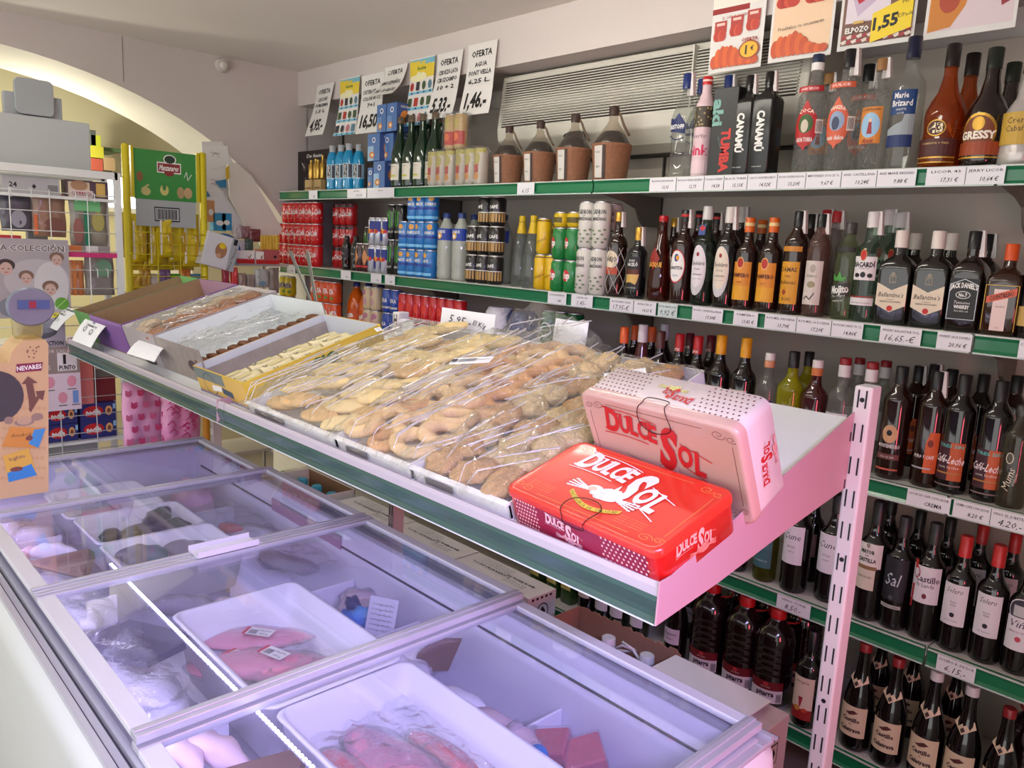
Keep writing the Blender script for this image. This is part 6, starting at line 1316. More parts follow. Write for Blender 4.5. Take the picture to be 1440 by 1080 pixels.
# aluminium rails
for nm, y0, y1 in (('rail', D2-.058, D2-.004), ('rail', -D2+.012, -D2+.07)):
    m = MB(); k_ = 4
    for i in range(k_):
        a = y0+(y1-y0)*i/k_; b = a+(y1-y0)/k_
        m.box(-W2+.012, a, FZ-.001, W2-.012, b-.004, FZ+(.010, .004, .012, .003)[i], alu); m.box(-W2+.012, b-.004, FZ-.002, W2-.012, b, FZ+.001, alud)
    m.build(nm, t)
for x0, x1 in ((-W2+.008, -W2+.06), (W2-.055, W2-.01)):
    m = MB(); m.box(x0, -D2+.04, FZ, x1, D2-.03, FZ+.008, alu); m.box(x0+.012, -D2+.06, FZ+.008, x1-.012, D2-.05, FZ+.012, alu); m.build('end_rail', t, bevel=.002)
m = MB(); m.box(-W2+.1, iy1-.002, .80, W2-.1, iy1+.001, .805, alud); m.box(-W2+.62, iy1-.004, .795, -W2+1.0, iy1-.001, .83, M(172, 130, 160, .5)); m.build('trim_and_reflection', t)  # dark trim line, plus a pinkish patch painting a reddish reflection
# lamp strip under the front rail, then the LED line mirrored in the lids
LEDC = (176, 168, 255)
m = MB(); m.box(-W2+.08, iy0+.002, .843, W2-.08, iy0+.014, .856, WHITE); m.add([(-W2+.08, iy0+.0145, .846), (W2-.08, iy0+.0145, .846), (W2-.08, iy0+.012, .842), (-W2+.08, iy0+.012, .842)], [(3, 2, 1, 0)], M(212, 202, 255, .5, emit=150)); m.build('lamp_strip', t)
m = MB(); ledy = .503-cy
m.box(-1.80-cx, ledy-.004, .8395, W2-.06, ledy+.004, .841, M(120, 116, 150, .4)); L_ = m.build('led_reflection', t)  # reflection of an LED strip, modelled as a glowing line under the glass
m = MB(); x = -1.79-cx; e_ = M(226, 226, 255, .5, emit=14)
while x < W2-.07: m.box(x, ledy-.0024, .841, x+.0048, ledy+.0028, .843, e_); x += .0105
m.build('mirrored_diodes', L_)
GLS = CLEAR(.93, .94, .975, .02, diff=.03, dcol=(200, 200, 240), ior=1.45)
def lid(x0, x1, dz, h0=None):
    w = (x1-x0)/2; y0, y1 = -D2+.048, D2-.028
    m = MB()
    for a, b, c, e in ((-w, y0, -w+.026, y1), (w-.026, y0, w, y1)):
        m.box(a, b, 0, c, e, .012, alu); m.box(a+.006, b, .012, c-.010, e, .0145, alu)
    for b, e in ((y0, y0+.030), (y1-.024, y1)): m.box(-w+.026, b, 0, w-.026, e, .011, M(206, 208, 214, .35))
    o = m.build('lid', t, ((x0+x1)/2-cx, 0, FZ+.014+dz), bevel=.0012)
    m = MB(); m.box(-w+.02, y0+.02, .004, w-.02, y1-.02, .0075, GLS); m.build('glass_pane', o)
    if h0:
        hx = h0*(w-.012); m = MB(); m.box(hx-.013, -.06, .0145, hx+.013, .075, .0175, M(206, 204, 216, .35))
        e_ = hx-.013*h0; m.box(min(e_, e_+.003*h0), -.06, .0175, max(e_, e_+.003*h0), .075, .027, M(206, 204, 216, .35)); m.build('handle', o)
    return o
lid(-2.615, -2.095, .0)
lid(-2.112, -1.583, .016, 1)
lid(-1.580, -1.022, .016, -1)
lid(-1.043, -.50, .0)
# trays and dividers
trm = CLEAR(.9, .9, .95, .2, diff=.86, dcol=(228, 224, 240)); trm = M(232, 230, 240, .4)
def ftray(x0, x1, y0, y1, z0, z1, label, th=.004, name='freezer_tray'):
    o = thing(name, label, 'tray', ((x0+x1)/2, (y0+y1)/2, z0)); w, d, h = (x1-x0)/2, (y1-y0)/2, z1-z0; ins = .018
    Pt = rrect(2*w, 2*d, .022, 4); n = len(Pt); k0 = (1-ins/w, 1-ins/d)
    m = MB(); vs = []; fs = []
    rg = [(0, k0, 0), (h, (1, 1), 0), (h, (1+.006/w, 1+.006/d), 0), (h+.004, (1+.003/w, 1+.003/d), 0), (h+.003, (1-th/w, 1-th/d), 0), (th, (k0[0]-th/w, k0[1]-th/d), 0)]
    for z, (a, b), _ in rg:
        for x, y in Pt: vs.append((x*a, y*b, z))
    for i in range(5):
        for k_ in range(n): fs.append((i*n+k_, i*n+(k_+1) % n, (i+1)*n+(k_+1) % n, (i+1)*n+k_))
    fs += [tuple(range(n))[::-1], tuple(5*n+k_ for k_ in range(n))]
    m.add(vs, fs, trm, True); m.build('tub', o); return o
ftray(-1.545, -1.118, .548, .818, .665, .80, 'white plastic tub holding three pink fish fillets')
ftray(-1.108, -.69, .556, .822, .665, .795, 'white plastic tub with bagged pink fillets, nearest to the camera')
ftray(-2.03, -1.79, .548, .822, .70, .795, 'white plastic tub with grey fish tails')
ftray(-2.275, -2.05, .552, .822, .70, .79, 'white plastic tub with dark squid')
ftray(-2.56, -2.30, .545, .80, .70, .785, 'white plastic tub with pale shrimp at the far end')
def divider(x0, y0, x1, y1, z0, z1, label):
    o = thing('divider', label, 'divider', ((x0+x1)/2, (y0+y1)/2, z0)); a, b = abs(x1-x0)/2, abs(y1-y0)/2
    m = MB(); m.box(-a-.003, -b-.003, 0, a+.003, b+.003, z1-z0, trm); m.build('panel', o, bevel=.002)
for x, l in ((-2.33, 'left row, beside the pale rings'), (-2.085, 'left row, behind the brown wedge'), (-1.86, 'left row, before the frosty bags'), (-1.245, 'left row, behind the pink fish'), (-.86, 'left row, at the near end')):
    divider(x, iy0+cy+.004, x, .53, fz+.002, .735, 'thin white plastic divider in the freezer, '+l)
for x, l in ((-2.30, 'right row, behind the pink bag'), (-1.93, 'right row, beside the grey fish'), (-1.60, 'right row, behind the blue bag'), (-1.32, 'right row, beside the fish slices'), (-.88, 'right row, before the red packets')):
    divider(x, .838, x, iy1+cy-.004, fz+.002, .735, 'thin white plastic divider in the freezer, '+l)
ice = M(224, 222, 240, .6, noise_amt=.06, scale=20, bump=.5)
m = MB(); m.box(ix0+.002, iy0+.002, fz, ix1-.002, iy1-.002, .60, ice)
o = m.build('frost', loc=(cx, cy, 0)); tag(o, 'bed of frosted bags filling the bottom of the freezer', 'frost')
o['kind'] = 'stuff'
FBAG = CLEAR(.95, .95, .99, .1, diff=.12, dcol=(226, 226, 240), bump=.5, scale=50, ior=1.5)
def fish(name, label, cat, x, y, z, L, Wd, H, rot, mat, seed, bag=True, amp=.15, group=None, sticker=None, shape=None):
    o = thing(name, label, cat, (x, y, z), rot, group)
    def mk(sc, mt, nm, am):
        m = MB(); vs = []; fs = []; N, Q = 20, 12
        for i in range(N+1):
            q = i/N; w = math.sin(PI*min(1, q*1.02+.0))**.55 if 0 < q < 1 else .02
            w *= (1-.25*q) if shape is None else shape(q)
            for k_ in range(Q):
                a = 2*PI*k_/Q; nz = 1+am*noise.noise(Vector((q*4+seed, math.cos(a)*1.3, math.sin(a)*1.3+seed)))
                vs.append(((q-.5)*L*sc, math.cos(a)*Wd/2*w*nz*sc+.012*math.sin(q*3+seed), H/2+math.sin(a)*H/2*w*nz*sc))
        for i in range(N):
            for k_ in range(Q): fs.append((i*Q+k_, i*Q+(k_+1) % Q, (i+1)*Q+(k_+1) % Q, (i+1)*Q+k_))
        fs += [tuple(range(Q))[::-1], tuple(N*Q+k_ for k_ in range(Q))]
        m.add(vs, fs, mt, True); m.build(nm, o)
    mk(1, mat, 'flesh', amp)
    if bag: mk(1.07, FBAG, 'clear_wrap', amp*2.2)
    if sticker:
        u, v, r_ = sticker; m = MB(); c, s_ = math.cos(r_), math.sin(r_)
        fn = lambda a, b, l: (u+a*c-b*s_, v+a*s_+b*c, H*1.02+.002+l)
        m.art([('r', -.032, -.016, .032, .016, M(206, 40, 70)), ('r', -.024, -.016, .032, .016, WHITE), ('t', 'FILETE', .014, .006, .005, INK, {'w': .026})]+[('r', -.02+.0022*i, -.012, -.019+.0022*i, .006, INK) for i in range(9)]+[('t', '400 g', .016, -.008, .006, INK)], fn, nu=1); m.build('sticker', o)
    return o
pk = M(236, 142, 168, .35, noise_amt=.12, scale=30, coat=.3); pk2 = M(228, 118, 144, .35, noise_amt=.18, scale=25, coat=.3); slm = M(218, 76, 92, .35, noise_amt=.2, scale=30, coat=.3)
gry = M(120, 112, 136, .45, noise_amt=.4, scale=22); drk = M(62, 44, 66, .35, noise_amt=.5, scale=25); pale = M(214, 186, 196, .45, noise_amt=.1, scale=20); whi = M(226, 222, 232, .5, noise_amt=.08, scale=20); brn = M(110, 80, 70, .6, noise_amt=.2, scale=20)
fish('fish_fillet', 'pink fish fillet with sticker, upper one in the middle tub', 'fish', -1.475, .70, 0.710, .23, .11, .032, 1.12, pk, 1, sticker=(0, 0, -.5))
fish('fish_fillet', 'pink fish fillet with sticker, lower left one in the middle tub', 'fish', -1.42, .625, 0.700, .2, .10, .03, 1.0, pk2, 2, sticker=(-.0, .01, -.9))
fish('fish_fillet', 'pink fish fillet with tilted sticker, large front one in the middle tub', 'fish', -1.365, .68, 0.715, .26, .12, .034, .9, pk, 3, sticker=(.0, .0, -.6))
fish('fish_fillet', 'pink fish fillet half hidden at the back of the middle tub', 'fish', -1.25, .735, 0.690, .2, .10, .028, .7, pk2, 4)
fish('bagged_fillet', 'large pink fillet in a wrinkled bag, centre of the near tub', 'fish', -.95, .70, 0.690, .30, .115, .045, -.05, pk, 5, amp=.25)
fish('bagged_fillet', 'red pink fillet beside the large one in the near tub', 'fish', -.90, .765, 0.690, .26, .08, .04, -.12, slm, 6, amp=.25)
fish('bagged_fillet', 'dark pink fillet on the left side of the near tub', 'fish', -.96, .62, 0.690, .25, .075, .035, -.02, slm, 7, amp=.25)
film_m = CLEAR(.97, .97, .99, .09, diff=.03, bump=.5, scale=70, ior=1.8)
def ffilm(name, label, x0, x1, y0, y1, z, amp, fr, seed, nx=50, ny=40, mat=None):
    vs = []; fs = []
    for j in range(ny+1):
        for i in range(nx+1):
            a, b = i/nx, j/ny; x, y = x0+(x1-x0)*a, y0+(y1-y0)*b
            p = Vector((x*fr+seed, y*fr, seed)); e = min(1, 6*min(a, 1-a, b, 1-b))
            vs.append((x+.01*noise.noise(p*1.3), y, z+e*amp+amp*(1-2*abs(noise.noise(p)))*.9+amp*.4*noise.noise(p*2.7)))
    for j in range(ny):
        for i in range(nx): a = j*(nx+1)+i; fs.append((a, a+1, a+nx+2, a+nx+1))
    m = MB(); m.add(vs, fs, mat or film_m, True); o = m.build(name); tag(o, label, 'plastic wrap'); return o
ffilm('plastic_bag', 'wrinkled clear bag over the fillets in the near tub', -1.08, -.73, .58, .80, .735, .016, 28, 2)
ffilm('plastic_bag', 'wrinkled clear bag over the pink fillets in the middle tub', -1.42, -1.16, .59, .79, .725, .010, 30, 6)
ffilm('plastic_bag', 'frosty clear bag left of the light strip', -1.62, -1.28, .36, .49, .765, .02, 22, 9)
ffilm('plastic_bag', 'frosty clear bag at the left behind the centre bar', -1.80, -1.64, .35, .49, .76, .018, 26, 13)
ffilm('plastic_bag', 'hazy clear bag over the grey fish, right row', -1.90, -1.63, .86, 1.0, .755, .018, 20, 15)
ffilm('plastic_bag', 'hazy clear bag in the right row next to the grey fish', -2.28, -1.95, .85, 1.0, .745, .02, 18, 18)
fish('fish_tail', 'grey fish tail lying left in the second tub', 'fish', -1.985, .64, .738, .15, .095, .05, .5, gry, 11, False, .5, sticker=None)
fish('fish_tail', 'grey fish tail lying right in the second tub', 'fish', -1.965, .74, .738, .14, .09, .045, .7, gry, 12, False, .5)
fish('grey_fish', 'grey fish piece just in front of the centre bar', 'fish', -1.72, .64, 0.700, .16, .07, .05, .8, gry, 31, True, .4)
fish('grey_fish', 'small pale fish piece in front of the centre bar', 'fish', -1.66, .74, 0.700, .13, .06, .04, .9, pale, 32, True, .4)
for i, (x, y) in enumerate(((-2.20, .62), (-2.17, .70), (-2.12, .64), (-2.13, .75), (-2.22, .75))):
    fish('squid', 'dark purple squid heaped in its tub, '+['left front', 'left middle', 'right front', 'right back', 'left back'][i]+' one', 'squid', x, y, .722+.008*i, .13, .065, .045, i*1.3, drk, 20+i, False, .6, 'dark squid')
m = MB(); m.box(-.055, -.03, 0, .055, .03, .035, brn); o = m.build('frozen_block', loc=(-2.10, .775, .735), bevel=.006, rot=(0, .1, .5)); tag(o, 'dark brown frozen block on the squid', 'fish')
for i, (x, y) in enumerate(((-2.27, .40), (-2.25, .46), (-2.20, .41), (-2.17, .47), (-2.22, .44))):
    ringv = fish('squid_ring', 'pale pink squid ring at the left side of the freezer, '+['first', 'second', 'third', 'fourth', 'last'][i]+' from the far end', 'squid', x, y, .715+.005*i, .06, .045, .03, i*1.1, pale, 40+i, False, .5, 'pale squid rings')
fish('white_fish_tail', 'white forked fish tail standing up beside the pale rings', 'fish', -2.14, .47, 0.735, .12, .035, .05, 1.1, whi, 51, False, .5)
fish('white_fish', 'white fish under the brown wedge at the left', 'fish', -1.97, .43, 0.715, .2, .11, .04, .5, whi, 52, False, .3)
m = MB(); m.prism([(-.10, 0), (.09, .0), (.05, .06), (.03, .075)], lambda u, v, d: (u, d+v*.4, v), -.012, .012, brn); o = m.build('fish_slice', loc=(-1.95, .43, .785), rot=(-.75, 0, .45), bevel=.003); tag(o, 'brown skinned wedge of fish at the left beside the frame', 'fish')
m = MB(); m.prism([(-.11, 0), (.10, .02), (.11, .10), (-.02, .13), (-.10, .1)], lambda u, v, d: (u, v, d), 0, .014, M(66, 62, 96, .4)); m.art([('t', 'ATLANTIC', .02, .085, .018, WHITE, {'w': .09, 'rot': 3, 'bold': .03}), ('r', -.1, .0, .09, .045, M(90, 88, 116))], lambda u, v, l: (-u+.0, .13-v, .0142+l))
o = m.build('printed_bag', loc=(-1.50, .40, .765), rot=(.05, -.1, .35)); tag(o, 'dark printed frozen fish bag left of the light strip', 'bag')
fish('white_fish', 'white fish pieces in the frosty bag near the front', 'fish', -1.40, .42, 0.715, .2, .12, .06, .4, whi, 61, True, .4)
fish('white_fish', 'white fish behind the centre bar at the left', 'fish', -1.76, .41, 0.720, .14, .1, .05, .3, whi, 62, True, .4)
fish('pink_fish', 'pale pink fish piece at the near left, outer one', 'fish', -1.17, .40, 0.735, .16, .07, .05, .35, pale, 63, False, .4)
fish('pink_fish', 'pale pink fish piece at the near left, inner one', 'fish', -1.12, .46, 0.735, .15, .06, .05, .5, pale, 64, False, .4)
fish('pink_fish', 'pale fish piece at the bottom edge of the photo', 'fish', -.98, .42, 0.735, .16, .09, .05, .2, whi, 65, False, .4)
m = MB(); m.prism([(-.07, 0), (.06, .0), (.05, .055), (.02, .06)], lambda u, v, d: (u, d+v*.4, v), -.01, .01, brn); o = m.build('fish_slice', loc=(-1.0, .47, .77), rot=(-.9, 0, .5), bevel=.003); tag(o, 'brown skinned wedge of fish at the bottom edge', 'fish')
m = MB(); blob(m, 0, 0, 0, .05, .035, .022, .3, M(40, 110, 200, .3), 3, amp=.4); blob(m, .02, .02, .015, .035, .025, .02, .8, M(70, 150, 225, .3), 5, amp=.4) ; blob(m, -.03, .02, .02, .03, .02, .02, 0, M(40, 50, 110, .3), 7, amp=.6)
o = m.build('blue_bag', loc=(-1.455, .92, .71)); tag(o, 'bright blue plastic bag in the right row', 'bag')
m = MB(); m.box(-.035, -.002, 0, .035, .0, .1, M(206, 206, 224, .6)); m.art([('t', 'congelado', 0, .085-.011*j, .005, GREYTXT, {'w': .055}) for j in range(6)], front(-.002)); o = m.build('paper_slip', loc=(-1.345, .915, .70), rot=(-.35, 0, .5)); tag(o, 'small printed paper slip standing beside the blue bag', 'paper')
m = MB(); blob(m, 0, 0, .02, .07, .045, .02, .4, pale, 71, amp=.2); m.lathe([(.05, .002), (.052, .012), (.05, .018)], M(70, 54, 70, .5), 20, dy=.62); o = m.build('fish_slice', loc=(-1.255, .93, .70), rot=(-.1, 0, .4)); tag(o, 'round pale fish slice with dark skin in the right row', 'fish')
m = MB(); m.prism([(-.05, -.03), (.03, -.02), (.055, .05), (.0, .045), (-.035, .01)], lambda u, v, d: (u, d, v), -.008, .008, brn); o = m.build('fish_slice', loc=(-1.165, .935, .735), rot=(0, 0, .75), bevel=.003); tag(o, 'brown grey fish slice standing upright near the centre bar', 'fish')
fish('white_fish', 'frosted white fish lying low in the right row, far one', 'fish', -1.06, .90, 0.685, .14, .07, .04, .4, whi, 81, False, .3)
fish('white_fish', 'frosted pale fish lying low in the right row, near one', 'fish', -.96, .90, 0.685, .12, .08, .04, .9, pale, 82, False, .3)
for i, (x, y) in enumerate(((-.80, .925), (-.755, .955))):
    m = MB(); m.box(-.035, -.03, 0, .035, .03, .07, M(196, 50, 76, .3, noise_amt=.25, scale=60)); m.box(-.037, -.032, -.0, .037, .032, .074, FBAG); o = m.build('red_meat_packet', loc=(x, y, .69), rot=(.25, -.3, .5+i*.4), bevel=.004); tag(o, 'red frozen meat packet at the near end, '+('left' if i == 0 else 'right'), 'meat')
m = MB(); m.lathe([(.014, 0), (.018, .01), (.017, .03), (.008, .034)], M(40, 120, 200, .35), 14); o = m.build('blue_clip', loc=(-.80, .875, .735), rot=(.6, .4, 0)); tag(o, 'blue plastic bag clip beside the red packets', 'clip')
fish('bagged_meat', 'pale pink meat in a clear bag beside the red packets', 'meat', -.84, .875, 0.715, .1, .07, .05, .2, pale, 83, True, .5)
fish('grey_fish', 'long grey fish in a clear bag in the right row', 'fish', -1.76, .92, 0.725, .2, .08, .05, .5, gry, 84, True, .3)
fish('red_piece', 'small red frozen piece at the far end of the right row', 'fish', -2.06, .90, 0.745, .08, .04, .03, .5, slm, 85, False, .4)
fish('pale_bag', 'whitish frosted bag in the right row', 'bag', -2.02, .95, 0.695, .18, .10, .07, .6, whi, 86, True, .4)
m = MB(); blob(m, 0, 0, .05, .075, .05, .07, .6, M(222, 176, 204, .4, noise_amt=.25, scale=35), 90, 20, 14, .35, 5); o = m.build('pink_bag', loc=(-2.42, .93, .68)); tag(o, 'crumpled pink frosted bag at the far end of the freezer', 'bag')
for i, (x, y) in enumerate(((-2.45, .62), (-2.42, .70), (-2.38, .64), (-2.50, .72))): fish('shrimp', 'pale shrimp in the far tub, '+['front', 'back', 'right', 'left'][i]+' one', 'shrimp', x, y, .715, .07, .03, .03, i*1.2, pale, 100+i, False, .5, 'pale shrimp')
fish('pale_bag', 'pale frosted bag at the far left corner of the freezer', 'bag', -2.48, .44, 0.675, .18, .12, .08, .2, whi, 110, True, .4)

r_ = random.Random(21)
for i, (x, y, l) in enumerate(((-2.52, .42, 'left row, far corner'), (-2.40, .47, 'left row, second from the far end'), (-1.60, .45, 'left row, just past the printed bag'), (-1.30, .46, 'left row, before the pink fish'), (-.80, .42, 'left row, at the near end'), (-2.10, .92, 'right row, under the far bar'), (-1.50, .97, 'right row, behind the blue bag'), (-1.22, .90, 'right row, under the round slice'), (-.66, .90, 'right row, at the near end'), (-1.85, .40, 'left row, behind the printed bag'))):
    fish('frosted_bag', 'frosted bag of pale fish in the freezer, '+l, 'bag', x, y, .665+r_.uniform(0, .03), .17, .10, .06, r_.uniform(-.6, 1.2), whi if i % 2 else pale, 200+i, True, .6)
# ============================================================ BOXES ON THE LOW DECK BEHIND
cardw = M(232, 234, 236, .6, noise_amt=.02); cardg = M(176, 180, 188, .6); deckz = .131
def wbox(x0, x1, y0, y1, h, label, op=False):
    o = thing('water_box', label, 'box', ((x0+x1)/2, (y0+y1)/2, deckz)); w, d = (x1-x0)/2, (y1-y0)/2
    m = MB()
    if not op:
        m.box(-w, -d, 0, w, d, h, cardw); m.build('box', o, bevel=.002)
        m = MB(); fn = lambda u, v, l: (-u, -v, h+l)
        it = [('t', '3 GARRAFAS DE 5 L.', w*.30, d*.05, .014, INK, {'w': w*1.0, 'bold': .02, 'rot': 0}), ('t', 'Agua de Baltores, S.A.', -w*.42, -d*.1, .012, INK, {'w': w*.7, 'bold': .03})]
        for j in range(3): it.append(('t', 'mantener en lugar fresco y seco', w*.30, -d*.25-d*.2*j, .006, GREYTXT, {'w': w*.8}))
        for j in range(2): it.append(('t', 'agua de manantial', -w*.42, d*.25+d*.22*j, .007, GREYTXT, {'w': w*.5}))
        m.art(it, fn); fs_ = lambda u, v, l: (u, -d-l, v)
        m.art([('l', [(w*.1, h-.04), (w*.3, h-.015), (w*.45, h-.05)], .003, GREYTXT), ('d', -w*.4, h-.03, -w*.34, h-.012, INK), ('d', w*.6, h-.03, w*.66, h-.012, INK)], fs_)
        sd = lambda u, v, l: (w+l, u, v)
        m.art([('e', -.028, h-.09, .028, h-.03, INK), ('e', -.024, h-.086, .024, h-.034, cardw), ('d', -.014, h-.08, .014, h-.04, INK)]+[('r', -.05+.02*i, h-.014, -.04+.02*i, h-.006, INK) for i in range(5)], sd)
        m.build('print', o)
    else:
        for a, b, c, e in ((-w, -d, w, -d+.003), (-w, d-.003, w, d), (-w, -d, -w+.003, d), (w-.003, -d, w, d)): m.box(a, b, 0, c, e, h, cardw)
        m.box(-w, -d, 0, w, d, .003, M(150, 118, 84, .8)); m.box(-w+.003, d-.0045, .003, w-.003, d-.003, h-.002, M(140, 104, 76, .8)); m.build('box', o)
        for i in range(3):
            m = MB(); x = -w+.07+i*(2*w-.14)/2; R = min(.06, d-.008); m.lathe([(R*.9, .005), (R, .02), (R, .22), (R*.8, .27), (.025, .30), (.02, .32)], CLEAR(.85, .9, .93, .05, diff=.15), 16, cx=x); m.lathe([(.024, .318), (.024, .345), (.018, .35)], M(60, 170, 205, .4), 14, cx=x); m.build('water_jug', o)
    return o
H_ = .369
wbox(-1.972, -1.592, 1.648, 1.772, H_, 'white cardboard water box, nearest of the row behind the freezer')
wbox(-2.36, -1.98, 1.648, 1.775, H_, 'white cardboard water box, second of the row behind the freezer')
wbox(-2.75, -2.368, 1.65, 1.778, H_, 'white cardboard water box, third of the row behind the freezer')
wbox(-3.24, -2.84, 1.65, 1.80, H_, 'open white box showing blue capped water jugs', True)
# brown carton with two jugs
t = thing('cardboard_box', 'open brown cardboard box with torn rim beside the white water boxes', 'box', (-1.27, 1.66, deckz)); h = .372; bc = M(160, 122, 98, .8, noise_amt=.08, scale=15)
for a, b, c, e, hh in ((-.19, -.075, .185, -.072, .33), (-.19, .072, .185, .075, h), (-.19, -.072, -.187, .072, h), (.182, -.072, .185, .072, h-.02)):
    m = MB(); m.box(a, b, 0, c, e, hh, bc)
    if b > 0:
        r_ = random.Random(4)
        for i in range(9): u = -.18+i*.04; m.prism([(u, hh), (u+.04, hh), (u+.03, hh+r_.uniform(.002, .012)), (u+.008, hh+r_.uniform(.002, .012))], lambda p, q, s_: (p, s_, q), b, e, bc)
    m.build('side_wall', t)
m = MB(); m.box(-.19, -.072, 0, .185, .072, .003, bc); m.build('base', t)
for i, (px, py, hd) in enumerate(((853, 897, 1), (907, 922, -1))):
    p = ony(px, py, 1.645); o = thing('white_jug', 'water jug with white cap and loop handle in the brown box, '+('left' if i == 0 else 'right'), 'jug', (p.x, 1.655, deckz+.004)); hz_ = p.z-deckz-.004
    m = MB(); m.lathe([(.042, 0), (.046, .02), (.046, .2), (.040, .27), (.026, hz_-.035), (.022, hz_-.02)], CLEAR(.8, .85, .9, .05, diff=.3), 20); m.build('body', o)
    m = MB(); m.lathe([(.020, hz_-.026), (.020, hz_-.002), (.017, hz_)], M(206, 214, 222, .4), 20); m.build('cap', o)
    m = MB(); m.tube([(hd*.02, 0, hz_-.03), (hd*.05, 0, hz_-.005), (hd*.085, .0, hz_), (hd*.088, .012, hz_-.01), (hd*.05, .02, hz_-.03), (hd*.02, .01, hz_-.035)], .004, M(226, 226, 230, .4), 6); m.build('handle', o)
# printed carton with a loose white flap
t = thing('carton', 'pinkish carton with square printed symbols and a loose white flap', 'box', (-.915, 1.655, deckz)); cb = M(196, 176, 176, .7)
m = MB(); m.box(-.16, -.056, 0, .16, .056, h-.002, cb); sd = lambda u, v, l: (.16+l, u, v)
m.art([('r', -.03, h-.11, .01, h-.055, INK), ('r', -.026, h-.106, .006, h-.059, cb), ('d', -.02, h-.1, .0, h-.065, INK), ('r', -.03, h-.18, .01, h-.125, INK), ('r', -.026, h-.176, .006, h-.129, cb), ('d', -.02, h-.17, .0, h-.135, INK)], sd); m.build('box', t, bevel=.002)
m = MB(); m.box(-.165, -.075, h, .115, .045, h+.003, cardw, fn=lambda x, y, z: (x, y, z+.10*(.045-y)*.3+.012)); m.build('flap', t)
# ============================================================ WHITE WIRE RACK
wire = M(214, 216, 214, .4)
RX = -3.66
def Yx(px, py, x): return onx(px, py, x).y
def Zx(px, py, x): return onx(px, py, x).z
t = thing('wire_rack', 'white wire display rack hung with snack bags at the left of the photo', 'rack', (RX-.15, .75, 0)); ox, oy = .15, -.75
yr = Yx(166, 300, RX); yl = .30; zt = Zx(160, 243, RX)
for y in (yr, yl):
    for dx in (0, -.18): m = MB(); m.box(ox+dx-.012, y+oy-.012, 0, ox+dx+.012, y+oy+.012, zt, wire); m.build('post', t)
for dx in (0, -.18): m = MB(); m.box(ox+dx-.012, yl+oy, zt-.03, ox+dx+.012, yr+oy, zt, wire); m.build('top_bar', t)
m = MB()
zs = [zt-.10-i*.078 for i in range(15)]
for z in zs: m.tube([(ox+.004, yl+oy, z), (ox+.004, yr+oy, z)], .0022, wire, 5)
m.build('cross_wires', t)
m = MB()
for i in range(6): m.tube([(ox+.006, yr-.12-i*.14+oy, zt-.09), (ox+.006, yr-.12-i*.14+oy, .45)], .0022, wire, 5)
m.build('upright_wires', t)
for z in (1.70, 1.10, .66): m = MB(); m.box(ox-.19, yl+oy, z-.012, ox, yr+oy, z, wire); m.build('shelf', t)
for i, (y, z) in enumerate([(yr-.10, zt-.10), (yr-.17, zt-.10), (yr-.33, zt-.1), (yr-.40, zt-.1), (yr-.06, 1.40), (yr-.10, 1.40)]):
    m = MB(); m.tube([(ox+.004, y+oy, z+.01), (ox+.035, y+oy, z+.004), (ox+.036, y+oy, z-.03)], .002, wire, 5); m.build('hook', t)
def rbox(name, label, px0, px1, py0, py1, x, col, items=None, dep=.08, cat='box', base=None, rzt=0):
    """carton facing +x whose front shows between the two pixels"""
    pm = (py0+py1)/2; y0, y1 = Yx(px0, pm, x), Yx(px1, pm, x); z1, z0 = Zx((px0+px1)/2, py0, x), Zx((px0+px1)/2, py1, x)
    if base is not None: z1 += base-z0; z0 = base
    w, h = y1-y0, z1-z0
    o = thing(name, label, cat, (x-dep/2, (y0+y1)/2, z0+.0005)); m = MB(); m.box(-dep/2, -w/2, 0, dep/2, w/2, h, col); m.build('box', o, bevel=.0015)
    if items: m = MB(); m.art(items(w, h), lambda u, v, l: (dep/2+l, u, v), nu=3); m.build('print', o)
    return o
rbox('carton', 'grey carton numbered 24 on top shelf of the white rack', 3, 84, 246, 270, RX-.03, M(176, 174, 178, .6), lambda w, h: [('t', '24', -w*.32, h*.5, h*.28, INK, {'bold': .03}), ('r', w*.28, h*.2, w*.46, h*.6, M(120, 118, 122)), ('d', w*.0, h*.3, w*.08, h*.6, INK)], base=1.70)
rbox('snack_box', 'brown and cream snack box with red lettering on the white rack', 93, 152, 248, 272, RX-.03, M(84, 60, 74, .5), lambda w, h: [('r', -w*.46, 0, w*.05, h*.9, M(206, 190, 166)), ('e', -w*.4, h*.4, w*.0, h*1.0, M(170, 130, 100)), ('r', -w*.42, h*.04, w*.12, h*.42, M(216, 200, 200)), ('t', 'CHURRUCA', -w*.15, h*.23, h*.2, M(150, 30, 50), {'w': w*.48, 'bold': .04}), ('r', w*.2, h*.1, w*.42, h*.9, M(206, 170, 90))], base=1.70)
